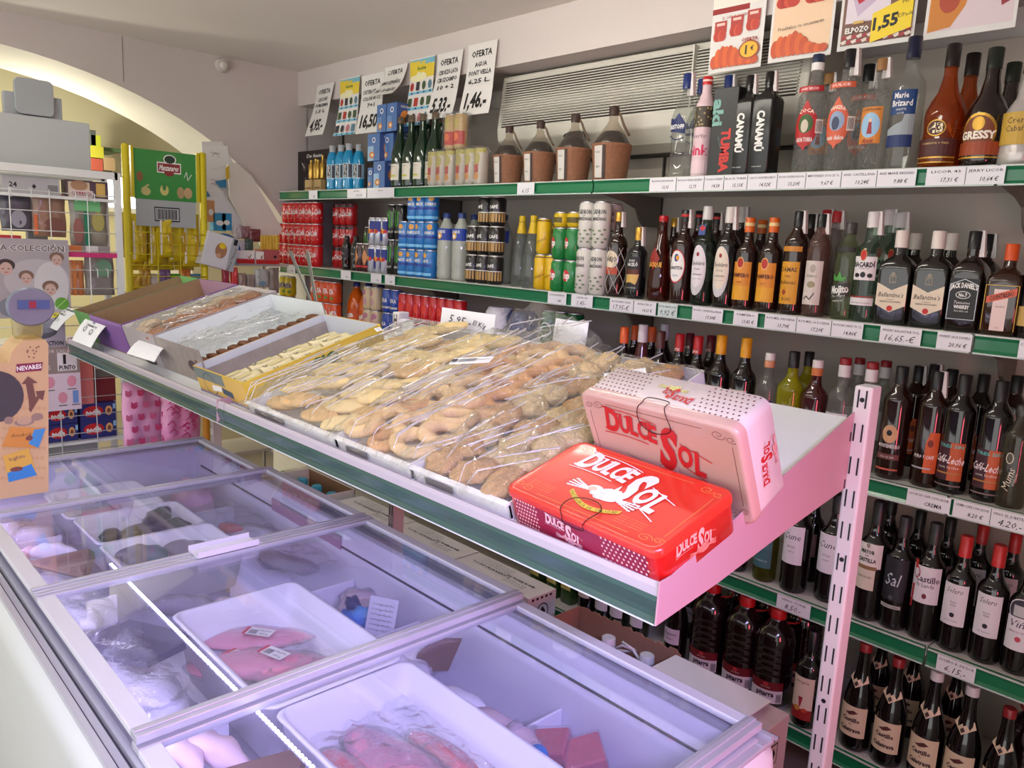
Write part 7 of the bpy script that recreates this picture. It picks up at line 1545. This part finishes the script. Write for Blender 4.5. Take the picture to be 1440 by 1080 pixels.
def bag(label, px0, px1, py0, py1, x, col, seed, clear=None, dec=None, name='snack_bag', th=.03, cat='bag', group=None):
    pm = (py0+py1)/2; y0, y1 = Yx(px0, pm, x), Yx(px1, pm, x); z1, z0 = Zx((px0+px1)/2, py0, x), Zx((px0+px1)/2, py1, x); w, h = y1-y0, z1-z0
    o = thing(name, label, cat, (x, (y0+y1)/2, z0), group=group); vs = []; fs = []; N = 12
    for sg in (1, -1):
        for i in range(N+1):
            for k_ in range(N+1):
                a, b = k_/N, i/N; e = min(1, 5*min(a, 1-a))*min(1, 6*min(b, 1-b))
                vs.append((sg*(.001+th*.5*e**.5*(1+.5*noise.noise(Vector((a*4+seed, b*5, sg))))), (a-.5)*w*(1-.03*math.sin(b*9+seed)), b*h))
    for s_ in (0, 1):
        for i in range(N):
            for k_ in range(N): a = s_*(N+1)**2+i*(N+1)+k_; f = (a, a+1, a+N+2, a+N+1); fs.append(f if s_ == 0 else f[::-1])
    m = MB(); m.add(vs, fs, col, True); m.build('bag', o)
    if dec: m = MB(); m.art(dec(w, h), lambda u, v, l: (th*.62+l, u, v), nu=3); m.build('print', o)
    return o
foil = lambda r, g, b: M(r, g, b, .28, noise_amt=.25, scale=18, coat=.3, bump=.3)
bx = RX-.06
bag('dark grey snack bag with pale picture on the white rack', 0, 44, 276, 325, bx, foil(84, 82, 92), 1, dec=lambda w, h: [('e', -w*.2, h*.1, w*.3, h*.6, M(150, 150, 160))])
bag('clear bag with orange edge hanging on the white rack', 45, 92, 272, 333, bx, foil(150, 118, 96), 2, dec=lambda w, h: [('r', -w*.48, h*.05, -w*.38, h*.5, M(220, 110, 60)), ('e', -w*.2, h*.05, w*.45, h*.45, M(120, 76, 66))])
bag('green topped nut bag hanging on the white rack', 98, 150, 276, 346, bx, foil(140, 134, 120), 3, dec=lambda w, h: [('r', -w*.15, 0, w*.0, h, M(30, 120, 90)), ('r', -w*.4, h*.7, w*.3, h*.95, M(120, 196, 130)), ('e', w*.05, h*.3, w*.4, h*.7, M(170, 160, 90)), ('e', -w*.45, h*.05, -w*.18, h*.55, M(150, 96, 86))])
rbox('red_box', 'flat red box lying low behind the poster on the rack', 0, 30, 331, 336, RX-.05, M(190, 50, 60, .5), cat='box')
rbox('snack_box', 'small orange and white box under the hanging bags', 97, 155, 346, 357, RX-.04, M(150, 140, 140, .5), lambda w, h: [('r', -w*.48, 0, -w*.2, h, M(206, 120, 60)), ('r', -w*.1, 0, w*.2, h, M(214, 214, 214))])
bag('clear bag of orange sticks low on the white rack', 97, 118, 366, 415, bx, foil(196, 130, 90), 4, dec=lambda w, h: [('r', -w*.3, 0, -w*.1, h, M(226, 140, 70)), ('r', w*.1, 0, w*.25, h, M(206, 120, 60))])
bag('grey and green snack bag low on the white rack', 119, 160, 362, 415, bx, foil(132, 124, 120), 5, dec=lambda w, h: [('e', -w*.2, h*.5, w*.4, h*.95, M(110, 150, 120))])
m = MB(); m.box(0, 0, 0, .006, .19, .02, M(190, 50, 110, .4)); o = m.build('pink_shelf_strip', t, (ox+.002, yr-.20+oy, Zx(128, 362, RX)))
# posters on the rack
def wallpaper(label, px0, px1, py0, py1, x, items, name='rack_poster'):
    pm = (py0+py1)/2; y0, y1 = Yx(px0, pm, x), Yx(px1, pm, x); z1, z0 = Zx((px0+px1)/2, py0, x), Zx((px0+px1)/2, py1, x); w, h = y1-y0, z1-z0
    o = thing(name, label, 'poster', (x, (y0+y1)/2, z0)); m = MB(); m.box(-.001, -w/2, 0, .001, w/2, h, M(190, 184, 188, .45)); m.build('paper', o); m = MB(); m.art(items(w, h), lambda u, v, l: (.001+l, u, v), nu=3); m.build('print', o); return o
def person_art(cx, cy, s, hair, skin, down=.7):
    return [('e', cx-.6*s, cy-.2*s, cx+.6*s, cy+.75*s, hair), ('e', cx-.42*s, cy-.5*s, cx+.42*s, cy+.5*s, skin), ('e', cx-.30*s, cy-.02*s, cx-.12*s, cy+.05*s, M(60, 44, 40)), ('e', cx+.08*s, cy-.02*s, cx+.26*s, cy+.05*s, M(60, 44, 40)), ('e', cx-.14*s, cy-.3*s, cx+.14*s, cy-.22*s, M(170, 90, 86))]
sk = M(190, 160, 148); hd = M(58, 46, 46); hb = M(120, 92, 76)
def fam(w, h):
    it = [('r', -w/2, 0, w/2, h, M(160, 154, 158)), ('e', -w*.4, h*.2, w*.5, h*.75, M(176, 170, 174)), ('t', 'TA COLECCIÓN', -w*.03, h*.885, h*.07, M(226, 222, 222), {'bold': .07, 'w': w*.96}), ('t', 'TA COLECCIÓN', -w*.03, h*.885, h*.07, M(96, 84, 84), {'bold': .03, 'w': w*.94})]
    it += [('e', w*.0, h*.1, w*.48, h*.72, M(196, 192, 194))]
    it += person_art(-w*.36, h*.62, w*.2, hd, sk)+person_art(w*.33, h*.74, w*.17, hb, sk)+person_art(-w*.10, h*.50, w*.17, hb, sk)+person_art(w*.22, h*.36, w*.19, hb, sk)
    it += [('e', -w*.5, h*.02, -w*.15, h*.26, M(120, 124, 134)), ('e', -w*.34, -h*.04, w*.16, h*.22, M(92, 112, 146)), ('e', -w*.28, -h*.02, w*.10, h*.19, M(76, 96, 136)), ('e', w*.27, h*.1, w*.47, h*.26, M(90, 150, 50)), ('l', [(w*.29, h*.12), (w*.44, h*.24)], .002, M(190, 220, 150)), ('r', w*.15, h*.0, w*.5, h*.06, M(214, 200, 60)), ('t', '7 PUNTOS', w*.33, h*.03, h*.03, INK, {'bold': .02})]
    return it
wallpaper('grey collection poster with a family photo and green leaf on the rack', -6, 98, 336, 447, RX+.02, fam)
wallpaper('dark lower part of the collection poster with round lids', 20, 92, 448, 490, RX+.018, lambda w, h: [('r', -w/2, 0, w/2, h, M(170, 160, 176)), ('e', -w*.45, h*.3, w*.35, h*.9, M(84, 84, 96)), ('e', -w*.3, h*.5, w*.4, h*1.0, M(120, 122, 134)), ('t', 'FULL INDUCTION', w*.05, h*.16, h*.14, INK, {'w': w*.8, 'bold': .03})])
def punto(w, h):
    it = [('r', -w/2, 0, w/2, h, M(222, 206, 220)), ('r', -w/2, h*.58, w/2, h, M(150, 136, 134)), ('t', 'POR CADA 5', -w*.05, h*.93, h*.05, M(226, 216, 214), {'w': w*.8}), ('r', -w*.12, h*.62, w*.42, h*.9, M(226, 222, 228)), ('t', '1', w*.08, h*.80, h*.13, INK, {'bold': .06, 'res': 2}), ('t', 'PUNTO', w*.15, h*.67, h*.065, INK, {'bold': .04, 'w': w*.46}), ('t', 'S', -w*.35, h*.68, h*.07, WHITE)]
    for i, (u, v) in enumerate(((-.35, .45), (.25, .45), (-.02, .2), (.34, .2))): it += [('e', (u-.13)*w, (v-.09)*h, (u+.13)*w, (v+.09)*h, M(222, 150, 170)) if i != 3 else ('r', (u-.08)*w, (v-.1)*h, (u+.08)*w, (v+.1)*h, M(110, 150, 210)), ('r', (u-.12)*w, (v-.13)*h, (u+.12)*w, (v-.115)*h, GREYTXT)]
    return it
wallpaper('pink and brown points poster reading 1 PUNTO on the rack', 62, 113, 487, 577, RX+.02, punto)
def nocilla(w, h): return [('r', -w/2, 0, w/2, h, M(40, 44, 110)), ('e', -w*.42, h*.2, w*.15, h*.85, RED), ('t', 'nocilla', -w*.13, h*.5, h*.32, WHITE, {'w': w*.42, 'bold': .05}), ('e', w*.2, h*.25, w*.4, h*.8, M(226, 170, 110)), ('e', w*.25, h*.38, w*.35, h*.66, M(120, 70, 40)), ('r', w*.42, h*.6, w*.5, h*.9, M(150, 190, 220))]
nb = .6605
for i, (p0, p1, r_) in enumerate(((66, 110, 0), (66, 110, 1), (66, 110, 2), (114, 164, 0), (114, 164, 1))):
    rbox('cocoa_spread_box', 'dark blue cocoa cream box with red logo on the low rack shelf, '+(['left stack bottom', 'left stack middle', 'left stack top', 'right stack bottom', 'right stack top'][i]), p0, p1, 600, 624, RX-.03, M(38, 42, 104, .4), nocilla, dep=.12, base=nb+r_*.077+.001*r_)
rbox('salmon_box', 'salmon pink box standing behind the points poster', 110, 133, 527, 600, RX-.03, M(226, 130, 120, .5), None, .12, base=nb+.155)
rbox('dark_red_box', 'dark red and grey box on the low shelf of the white rack', 136, 163, 535, 590, RX-.06, M(130, 36, 44, .5), lambda w, h: [('r', -w/2, h*.62, w/2, h, M(120, 116, 112)), ('r', -w/2, h*.82, w/2, h, M(206, 200, 190))], .12, base=nb+.156)
rbox('dark_red_box', 'purple red box above the low shelf, by the poster', 128, 162, 478, 510, RX-.06, M(140, 60, 90, .5), None, .12, base=1.101)
# ============================================================ TILL SCREEN BEHIND THE RACK
t = thing('till_counter', 'grey checkout counter behind the white wire rack', 'counter', (-4.05, .45, 0)); m = MB(); m.box(-.16, -.75, 0, .14, .62, 1.0, M(150, 150, 152, .5)); m.build('body', t, bevel=.01); m = MB(); m.box(-.17, -.78, 1.0, .15, .66, 1.03, M(120, 116, 112, .4)); m.build('counter_top', t, bevel=.004)
MXx = -4.0
y1, y0 = Yx(127, 200, MXx), Yx(-30, 200, MXx); zt_ = Zx(60, 165, MXx); zb_ = Zx(60, 250, MXx)
t = thing('till_screen', 'pale grey back of a till screen with a pole display on top', 'till screen', (MXx-.06, (y0+y1)/2, 1.03)); pg = M(192, 198, 198, .5); w = y1-y0
m = MB(); m.box(0, -w/2, zb_-1.03, .06, w/2, zt_-1.03, pg); m.build('screen_case', t, bevel=.004)
m = MB(); m.box(-.05, -.04, .0, -.01, .04, zt_-1.1, M(110, 112, 114, .5)); m.box(-.1, -.12, 0, .08, .12, .02, M(110, 112, 114, .5)); m.build('stand', t, bevel=.003)
a0, a1, zb2, zt2 = Yx(8, 150, MXx), Yx(90, 150, MXx), Zx(50, 165, MXx), Zx(50, 132, MXx)
m = MB(); cyy = (y0+y1)/2; m.box(-.01, a0-cyy, zb2-1.03-.02, .03, a1-cyy, zt2-1.03, M(168, 174, 178, .5)); m.build('display_base', t, bevel=.003)
b0, b1, zb3, zt3 = Yx(25, 133, MXx+.05), Yx(80, 133, MXx+.05), Zx(52, 160, MXx+.05), Zx(52, 109, MXx+.05)
m = MB(); Pq = rrect(b1-b0, zt3-zb3, .022, 5); m.prism([(u+(b0+b1)/2-cyy, v+(zb3+zt3)/2-1.03) for u, v in Pq], lambda u, v, d: (d, u, v), .032, .058, M(168, 174, 178, .45)); m.build('pole_display', t, bevel=.002)
# ============================================================ YELLOW NUT RACK
YX = -3.97; yel_m = M(206, 190, 20, .4, noise_amt=.03)
ya, yb_ = Yx(179, 300, YX), Yx(286, 300, YX); ztl = Zx(178, 202, YX)
t = thing('yellow_rack', 'yellow wire nut rack with a green printed header board', 'rack', (YX, (ya+yb_)/2, 0)); w = (yb_-ya)/2
for y in (-w, w):
    m = MB(); m.lathe([(.017, 0), (.017, ztl-.008), (.012, ztl)], yel_m, 14, cy=y); m.build('post', t)
    m = MB(); m.box(-.012, y+(.02 if y < 0 else -.032), ztl-.24, .012, y+(.032 if y < 0 else -.02), ztl-.005, yel_m); m.build('header_clip', t)
m = MB()
for i in range(10):
    z = ztl-.40-i*.052; m.tube([(.02, -w, z), (.02, w, z)], .0022, yel_m, 5)
for y in (-w*.3, w*.3): m.tube([(.022, y, ztl-.38), (.022, y, ztl-.95)], .0026, yel_m, 5)
m.build('wire_grid', t)
for y in (-.09, -.02, .05, .11): m = MB(); m.tube([(.02, y, ztl-.42), (.07, y, ztl-.41), (.075, y, ztl-.44)], .002, M(220, 220, 200, .4), 5); m.build('hook', t)
m = MB(); m.box(-.02, -w, .02, .2, w, .05, yel_m); m.build('base', t)
hw = w-.035; hz0, hz1 = ztl-.245, ztl-.015
m = MB(); m.box(-.004, -hw, hz0, .004, hw, hz1, M(60, 144, 66, .4)); m.box(-.003, -hw+.004, hz0-.125, .003, hw-.004, hz0, M(170, 176, 178, .5)); hb_ = m.build('header_board', t)
H0 = hz0; HH = hz1-hz0
it = [('e', -hw*.3, H0+HH*.5, hw*.6, H0+HH*1.0, M(70, 146, 70)), ('r', -hw*.28, H0+HH*.56, hw*.5, H0+HH*.78, WHITE), ('e', -.03+.02, H0+HH*.74, .03+.02, H0+HH*.94, WHITE), ('e', -.025+.02, H0+HH*.76, .025+.02, H0+HH*.92, M(40, 60, 46)), ('r', -hw*.25, H0+HH*.585, hw*.47, H0+HH*.755, M(140, 50, 50)), ('e', -hw*.05, H0+HH*.5, hw*.27, H0+HH*.62, M(140, 50, 50)), ('t', 'Manzanares', hw*.11, H0+HH*.67, HH*.11, WHITE, {'w': hw*.62, 'shear': .2, 'bold': .03}),
      ('e', -hw*.93, H0+HH*.35, -hw*.73, H0+HH*.55, M(140, 92, 60)), ('e', -hw*.8, H0+HH*.08, -hw*.5, H0+HH*.24, M(196, 186, 120)), ('l', [(-hw*.78, H0+HH*.2), (-hw*.55, H0+HH*.3)], .008, M(190, 180, 130)), ('e', -hw*.2, H0+HH*.1, hw*.08, H0+HH*.32, M(206, 196, 120)), ('e', -hw*.12, H0+HH*.2, hw*.0, H0+HH*.36, M(60, 132, 62)), ('e', hw*.35, H0+HH*.06, hw*.6, H0+HH*.3, M(176, 150, 106)), ('e', hw*.58, H0+HH*.07, hw*.86, H0+HH*.3, M(190, 160, 116)), ('l', [(hw*.6, H0+HH*.5), (hw*.68, H0+HH*.62), (hw*.72, H0+HH*.45), (hw*.85, H0+HH*.58)], .003, WHITE),
      ('r', -hw*.4, H0-.1, hw*.42, H0-.032, INK), ('r', -hw*.37, H0-.094, hw*.39, H0-.038, M(190, 194, 196))]+[('r', -hw*.33+i*hw*.036, H0-.09, -hw*.33+i*hw*.036+hw*.016*(1+(i % 3)*.4), H0-.042, INK) for i in range(19)]
m = MB(); m.art(it, lambda u, v, l: (.004+l, u, v), nu=4); m.build('header_print', hb_)
for i, (a, b) in enumerate(((166, 178), (184, 206), (208, 226), (222, 242), (236, 262), (256, 280))):
    bag('bright yellow nut bag hanging in the yellow rack, '+['first', 'second', 'third', 'fourth', 'fifth', 'sixth'][i]+' from the left', a, b, 298+(i % 2)*3, 362+(i % 3)*6, YX-.06 if i != 3 else YX-.02, M(214, 190, 26, .35, noise_amt=.3, scale=20, coat=.3), 20+i, dec=(lambda w, h: [('r', -w*.5, h*.05, -w*.38, h*.85, M(236, 232, 220)), ('r', w*.1, h*.2, w*.35, h*.6, M(196, 156, 30))]), group=None, th=.05)
for i, (a, b) in enumerate(((176, 200), (198, 222), (218, 244), (244, 272))):
    bag('yellow nut bag in the back of the yellow rack, '+['first', 'second', 'third', 'fourth'][i]+' from the left', a, b, 304, 380, YX-.13, M(206, 180, 40, .35, noise_amt=.35, scale=20, coat=.3), 30+i, name='nut_bag', th=.05)
for i in range(7):
    bag('small bright packet heaped at the foot of the yellow rack grid, '+['first', 'second', 'third', 'fourth', 'fifth', 'sixth', 'seventh'][i]+' from the left', 182+i*14, 198+i*14, 385-(i % 2)*6, 408, YX-.06-.01*i, foil(*[(206, 170, 50), (190, 150, 60), (206, 196, 190), (120, 90, 140), (70, 170, 60), (206, 120, 50), (60, 150, 190)][i]), 60+i, name='sweet_packet')
m = MB(); m.box(-.12, -.17, 0, .1, .17, .02, M(150, 120, 60, .6)); o = m.build('packet_shelf', t, (-.06, 0, Zx(230, 412, YX-.06)-.02))
# ============================================================ SNACK STAND UNDER THE ARCH
SX = -4.06
t = thing('snack_stand', 'stand of sweets and snacks between the yellow rack and the red cans', 'stand', (SX-.1, 1.85, 0)); 
s_y0, s_y1 = Yx(292, 400, SX), 2.10
m = MB(); m.box(-.16, s_y0-1.85, 0, .14, s_y1-1.85, .05, M(120, 110, 100, .6)); m.build('plinth', t)
shz = [Zx(350, 370, SX), Zx(350, 425, SX)]
for z in shz+[.7, .4]: m = MB(); m.box(-.16, s_y0-1.85, z-.015, .14, s_y1-1.85, z, M(190, 184, 176, .5)); m.build('shelf', t)
for y in (s_y0-1.85, s_y1-1.86): m = MB(); m.box(-.17, y, 0, -.15, y+.01, shz[0], M(150, 144, 140, .5)); m.build('upright', t)
def chocs(w, h): return [('r', -w/2, 0, w/2, h*.3, RED), ('r', -w/2, h*.28, w/2, h, WHITE)]+[('d', -w/2+w*.11*i, h*.18, -w/2+w*.11*(i+1), h*.42, RED) for i in range(9)]+[('l', [(w*.1, h*.6), (w*.2, h*.4), (w*.3, h*.7)], .004, M(140, 90, 40))]
b_ = shz[0]
rbox('sweet_box', 'white and red display box of chocolate eggs', 333, 358, 350, 368, SX+.06, WHITE, chocs, .10, base=b_)
rbox('sweet_box', 'small white and red box next to the chocolate eggs', 360, 371, 352, 369, SX+.06, WHITE, chocs, .08, base=b_)
rbox('sweet_box', 'pinkish red box with yellow biscuit packs', 372, 393, 352, 372, SX+.06, M(176, 90, 90, .5), lambda w, h: [('r', -w/2, 0, w/2, h*.25, RED), ('e', w*.1, h*.4, w*.3, h*.6, INK)], .12, base=b_)
for i in range(6):
    bag('yellow wafer packet standing in the pinkish box, '+['first', 'second', 'third', 'fourth', 'fifth', 'sixth'][i]+' from the left', 366+i*4.3, 371+i*4.3, 331, 352, SX+.02+.003*i, M(206, 170, 50, .35, noise_amt=.35, scale=60), 80+i, name='wafer_packet', th=.012)
for i, (a, b, c, e, col) in enumerate(((344, 356, 336, 352, (70, 90, 80)), (336, 346, 338, 354, (190, 180, 190)), (350, 366, 322, 340, (120, 60, 66)), (328, 340, 316, 336, (196, 186, 186)), (338, 352, 318, 336, (150, 110, 110)))):
    bag(['dark green', 'silver white', 'dark red', 'pale grey', 'brown pink'][i]+' sweet bag above the chocolate egg box', a, b, c, e, SX-.02-.01*i, foil(*col), 90+i, name='sweet_packet', th=.02)
# tilted nut box
x_ = SX+.12; zb = Zx(300, 385, x_); t2 = thing('nut_box', 'tilted white box with yellow snack picture and blue side', 'box', (x_, Yx(305, 355, x_), zb+.03)); t2.rotation_euler = (math.radians(-14), 0, 0)
m = MB(); m.box(-.08, -.085, .0, 0, .085, .17, M(214, 214, 218, .5)); m.build('box', t2, bevel=.004)
m = MB(); m.art([('e', -.03, .05, .03, .13, M(170, 120, 90)), ('e', -.015, .10, .02, .13, M(226, 196, 30)), ('e', -.02, .05, .005, .075, M(200, 160, 130)), ('r', .045, .0, .085, .17, M(170, 172, 176)), ('t', 'Azucar Natural', .063, .06, .014, INK, {'rot': 80, 'shear': .2}), ('r', .055, .135, .075, .165, INK)], lambda u, v, l: (.0+l, u, v), nu=4); m.build('print', t2)
m = MB(); m.lathe([(.085, 0), (.09, .01), (.085, .02)], M(40, 90, 150, .4), 26, fn=lambda x, y, z: (-.09+z, .05+x, .10+y)); m.build('blue_back', t2)
for i, (a, b, c, e, col, l) in enumerate(((300, 318, 300, 325, (60, 150, 190), 'pale blue carton standing left above the tilted box'), (312, 326, 300, 324, (50, 140, 190), 'bright blue carton above the tilted box'), (291, 302, 282, 312, (206, 150, 100), 'orange brown carton with picture behind the yellow post'))):
    rbox('small_carton', l, a, b, c, e, SX-.08, M(*col, .4), lambda w, h: [('e', -w*.3, h*.3, w*.3, h*.6, WHITE)], .05)
for i, (a, b, c, e, col) in enumerate(((312, 322, 376, 406, (150, 40, 60)), (324, 334, 376, 404, (206, 60, 60)), (334, 346, 384, 412, (150, 130, 120)), (346, 358, 386, 414, (140, 128, 120)), (358, 378, 378, 404, (176, 180, 176)), (378, 392, 376, 412, (130, 122, 110)))):
    bag(['maroon', 'red figure', 'brown grey', 'clear brown', 'clear and blue', 'olive grey'][i]+' bag hanging low on the snack stand', a, b, c, e, SX+.10, foil(*col), 110+i, name='hanging_bag', th=.03, dec=(lambda w, h: [('e', -w*.3, h*.1, w*.2, h*.35, M(110, 150, 170))]) if i == 4 else None)
# board and papers under the arch
AX = -4.243
def leaf(label, pts, x, items=None, name='paper_sheet', col=None, th=.0015):
    P3 = [onx(a, b, x) for a, b in pts]; c = sum(P3, Vector())/len(P3)
    o = thing(name, label, 'paper' if name == 'paper_sheet' else 'board', c); m = MB(); m.prism([(p.y-c.y, p.z-c.z) for p in P3], lambda u, v, d: (d, u, v), 0, th, col or M(238, 238, 238, .7)); m.build('sheet', o, bevel=.0)
    if items:
        m = MB(); m.art(items, lambda u, v, l: (th+l, u, v), nu=1); m.build('print', o)
leaf('large white worn board leaning along the curve of the arch', [(318, 231), (330, 229), (352, 248), (395, 322), (389, 330), (352, 334), (322, 278)], AX+.05, name='leaning_board', col=M(224, 218, 208, .7, noise_amt=.06), th=.02)
leaf('white notice panel standing in the arch beside the leaning board', [(283, 199), (312, 199), (334, 240), (356, 336), (330, 332), (286, 292)], AX-.004, name='notice_panel', col=M(232, 230, 226, .7), th=.003)
leaf('yellow stained strip at the tip of the leaning board', [(317, 236), (322, 233), (323, 250), (318, 254)], AX+.072, col=M(214, 180, 50, .6))
txl = lambda n, w: [('t', 'aviso a los clientes', 0, .08-.02*i, .008, M(120, 110, 112), {'w': w}) for i in range(n)]
leaf('upper white notice pinned under the arch', [(284, 205), (320, 205), (322, 232), (286, 240)], AX+.0, [('t', 'horario', 0, .02, .012, M(110, 100, 104), {'w': .05}), ('l', [(-.02, -.0), (0, .02), (.02, 0)], .002, M(110, 100, 104))])
leaf('middle white notice with red lines pinned under the arch', [(286, 240), (318, 236), (320, 264), (290, 272)], AX+.004, [('t', 'normas de uso', 0, .0, .008, RED, {'w': .07}), ('t', 'obligatorias', 0, -.02, .008, RED, {'w': .06})])
leaf('long tilted white notice below the others under the arch', [(288, 258), (312, 268), (348, 322), (346, 330), (330, 322), (290, 288)], AX+.012, [('r', .06, -.12, .1, -.07, M(70, 66, 66))])
leaf('small blue corner of a sheet under the arch', [(302, 255), (318, 252), (318, 264), (310, 264)], AX+.016, col=M(60, 140, 190, .6))
leaf('blue triangle of paper by the yellow rack', [(288, 264), (296, 276), (289, 278)], AX+.02, col=M(60, 140, 190, .6))
# goods in the far room
FXx = -5.0
for i, (a, b, c, e, col, l) in enumerate(((127, 146, 206, 222, (206, 200, 60), 'yellow carton beside the till screen'), (128, 142, 190, 206, (196, 206, 60), 'lime paper cone beside the till screen'), (127, 135, 183, 205, (90, 96, 92), 'dark grey small box top beside the till screen'), (146, 162, 222, 240, (190, 160, 120), 'tan carton on the far shelf'), (128, 145, 223, 240, (190, 90, 70), 'orange red carton on the far shelf'))):
    rbox('far_carton', l, a, b, c, e, FXx, M(*col, .5), None, .1)
rbox('far_shelf', 'green metal shelf edge in the far room', 138, 172, 208, 213, FXx-.05, M(90, 120, 80, .5), None, .3, cat='shelf')
rbox('far_shelf', 'lower green metal shelf edge in the far room', 127, 162, 240, 244, FXx-.05, M(90, 120, 80, .5), None, .3, cat='shelf')
# ============================================================ STANDEE, TUB, PINK BAGS
nx = -2.24
def carton_outline():
    P2 = [(68, 686), (68, 484), (64, 478), (34, 479), (24, 486), (16, 496), (13, 510), (-40, 512), (-40, 700)]
    return [(onx(a, b, nx).y, onx(a, b, nx).z) for a, b in P2]
P2 = carton_outline(); c_y = P2[0][0]-.12; zb = .8925
P2 = [(y-c_y, max(z, zb)-zb) for y, z in P2]; P2[0] = (P2[0][0], 0); P2[-1] = (P2[-1][0], 0)
t = thing('chocolate_standee', 'tan cardboard chocolate display standing on the freezer lid at the left edge', 'display', (nx, c_y, zb)); kr = M(206, 172, 128, .6, noise_amt=.05)
m = MB(); m.prism(P2, lambda u, v, d: (d, u, v), -.12, 0, kr); m.build('carton', t)
fn_ = lambda u, v, l: (l, u, v)
def pp(a, b): q = onx(a, b, nx); return (q.y-c_y, q.z-zb)
it = [('p', [pp(23, 512), pp(60, 509), pp(58, 521), pp(22, 524)], M(130, 36, 70)), ('p', [pp(30, 540), pp(39, 529), pp(53, 538), pp(46, 539), pp(50, 560), pp(41, 575), pp(40, 562), pp(36, 540)], M(110, 74, 62)), ('p', [pp(40, 575), pp(52, 556), pp(50, 550), pp(63, 549), pp(60, 563), pp(55, 560), pp(43, 580)], M(110, 74, 62))]
u, v = pp(41, 516.5); it.append(('t', 'NEVARES', u, v, .011, WHITE, {'w': .055, 'rot': 4, 'bold': .03}))
c1 = pp(-6, 558); it.append(('e', c1[0]-.06, c1[1]-.065, c1[0]+.06, c1[1]+.065, M(66, 64, 68)))
for (a, b, c, e, g) in ((20, 587, 48, 600, (150, 126, 112)), (44, 580, 60, 592, (150, 126, 112)), (6, 585, 18, 597, (150, 126, 112)), (24, 585, 44, 598, (190, 160, 130))):
    p, q = pp(a, e), pp(c, b); it.append(('e', p[0], p[1], q[0], q[1], M(*g)))
for (q4_, g) in (([pp(2, 628), pp(14, 600), pp(64, 602), pp(54, 630)], (206, 140, 60)), ([pp(40, 624), pp(48, 604), pp(64, 602), pp(54, 630)], (60, 140, 200)), ([pp(4, 641), pp(40, 630), pp(52, 668), pp(12, 678)], (214, 170, 70)), ([pp(10, 665), pp(44, 652), pp(52, 668), pp(12, 678)], (50, 130, 200))): it.append(('p', q4_, M(*g)))
u, v = pp(30, 611); it.append(('t', 'chocobock', u, v, .010, INK, {'w': .045, 'shear': .2, 'rot': -2})); u, v = pp(24, 643); it.append(('t', 'bigbite', u, v, .010, M(60, 40, 90), {'w': .035, 'rot': 10}))
for (a, b, c, e) in ((36, 612, 46, 620), (14, 655, 32, 664)): p, q = pp(a, e), pp(c, b); it.append(('e', p[0], p[1], q[0], q[1], M(120, 70, 60)))
r_ = random.Random(9)
for i in range(10): p = pp(38+r_.uniform(0, 18), 486+r_.uniform(0, 18)); it.append(('e', p[0]-.002, p[1]-.002, p[0]+.002, p[1]+.002, M(120, 80, 60)))
for i in range(9):
    for j in range(9):
        p = pp(3+i*7+(j % 2)*3, 560+j*14)
        it.insert(0, ('d', p[0]-.006, p[1]-.006, p[0]+.006, p[1]+.006, M(198, 160, 116)))
m = MB(); m.art(it, fn_, lift=.0006, step=.00004, nu=3); m.build('print', t)
p = onx(34, 440, nx-.06); 
t = thing('snack_tub', 'clear tub of yellow snacks with blue grey lid above the standee', 'tub', (nx-.06, p.y+.005, zb+P2[2][1])); zz_ = p.z-t.location.z
m = MB(); m.lathe([(.03, .0), (.034, .01), (.036, max(.05, zz_)), (.03, zz_+.02)], CLEAR(.9, .86, .6, .06, diff=.4, dcol=(190, 176, 120)), 18, dy=1); m.build('tub', t)
m = MB(); m.lathe([(.052, zz_-.01), (.054, zz_+.004), (.05, zz_+.012)], M(110, 120, 136, .35), 24, fn=lambda x, y, z: (z-zz_+.045, x, zz_+.02+y*.9)); m.art([('r', -.03, -.01, .04, .012, M(70, 90, 140)), ('r', -.006, -.008, .01, .01, M(150, 40, 60))], lambda u, v, l: (.06+l, u, zz_+.025+v), nu=2); m.build('lid', t)
pnk = M(226, 160, 196, .4, noise_amt=.12, scale=12, coat=.2)
def bears(w, h):
    it = []; r_ = random.Random(2)
    for i in range(4):
        for j in range(5):
            u, v = -w*.42+i*w*.27+(j % 2)*.02, h*.08+j*h*.19; c = M(206, 70, 120) if (i+j) % 2 else M(220, 110, 150)
            it += [('e', u-.012, v-.012, u+.014, v+.012, c), ('e', u-.012, v+.006, u-.003, v+.016, c), ('e', u+.004, v+.006, u+.013, v+.016, c)]
    return it
def swirl(w, h):
    r_ = random.Random(6); return [('l', [(u, v), (u+.02, v+.015), (u+.035, v-.004), (u+.02, v-.014)], .004, M(206, 60, 120)) for u, v in [(r_.uniform(-w*.45, w*.2), r_.uniform(h*.05, h*.95)) for _ in range(26)]]
bag('pink printed plastic bag hanging under the display shelf, left one', 172, 233, 536, 624, -3.30, pnk, 31, dec=bears, name='printed_bag', th=.06)
bag('crumpled pink patterned bag hanging under the display shelf, right one', 226, 281, 546, 620, -3.27, M(232, 150, 196, .35, noise_amt=.2, scale=30, coat=.3, bump=.6), 33, dec=swirl, name='printed_bag', th=.07)
q = onx(290, 605, -3.8); m = MB(); m.lathe([(.016, 0), (.016, 1.2), (.012, 1.21)], M(206, 140, 40, .5), 12); o = m.build('orange_pole', loc=(-3.8, q.y, 0)); tag(o, 'orange upright pole beyond the far end of the freezer', 'pole')
# ------------------------------------------------------------ remove the patterns the copies were made from
for k, v in K.items():
    if v:
        for ch in list(v[0].children):
            for g in list(ch.children): bpy.data.objects.remove(g)
            bpy.data.objects.remove(ch)
        bpy.data.objects.remove(v[0])
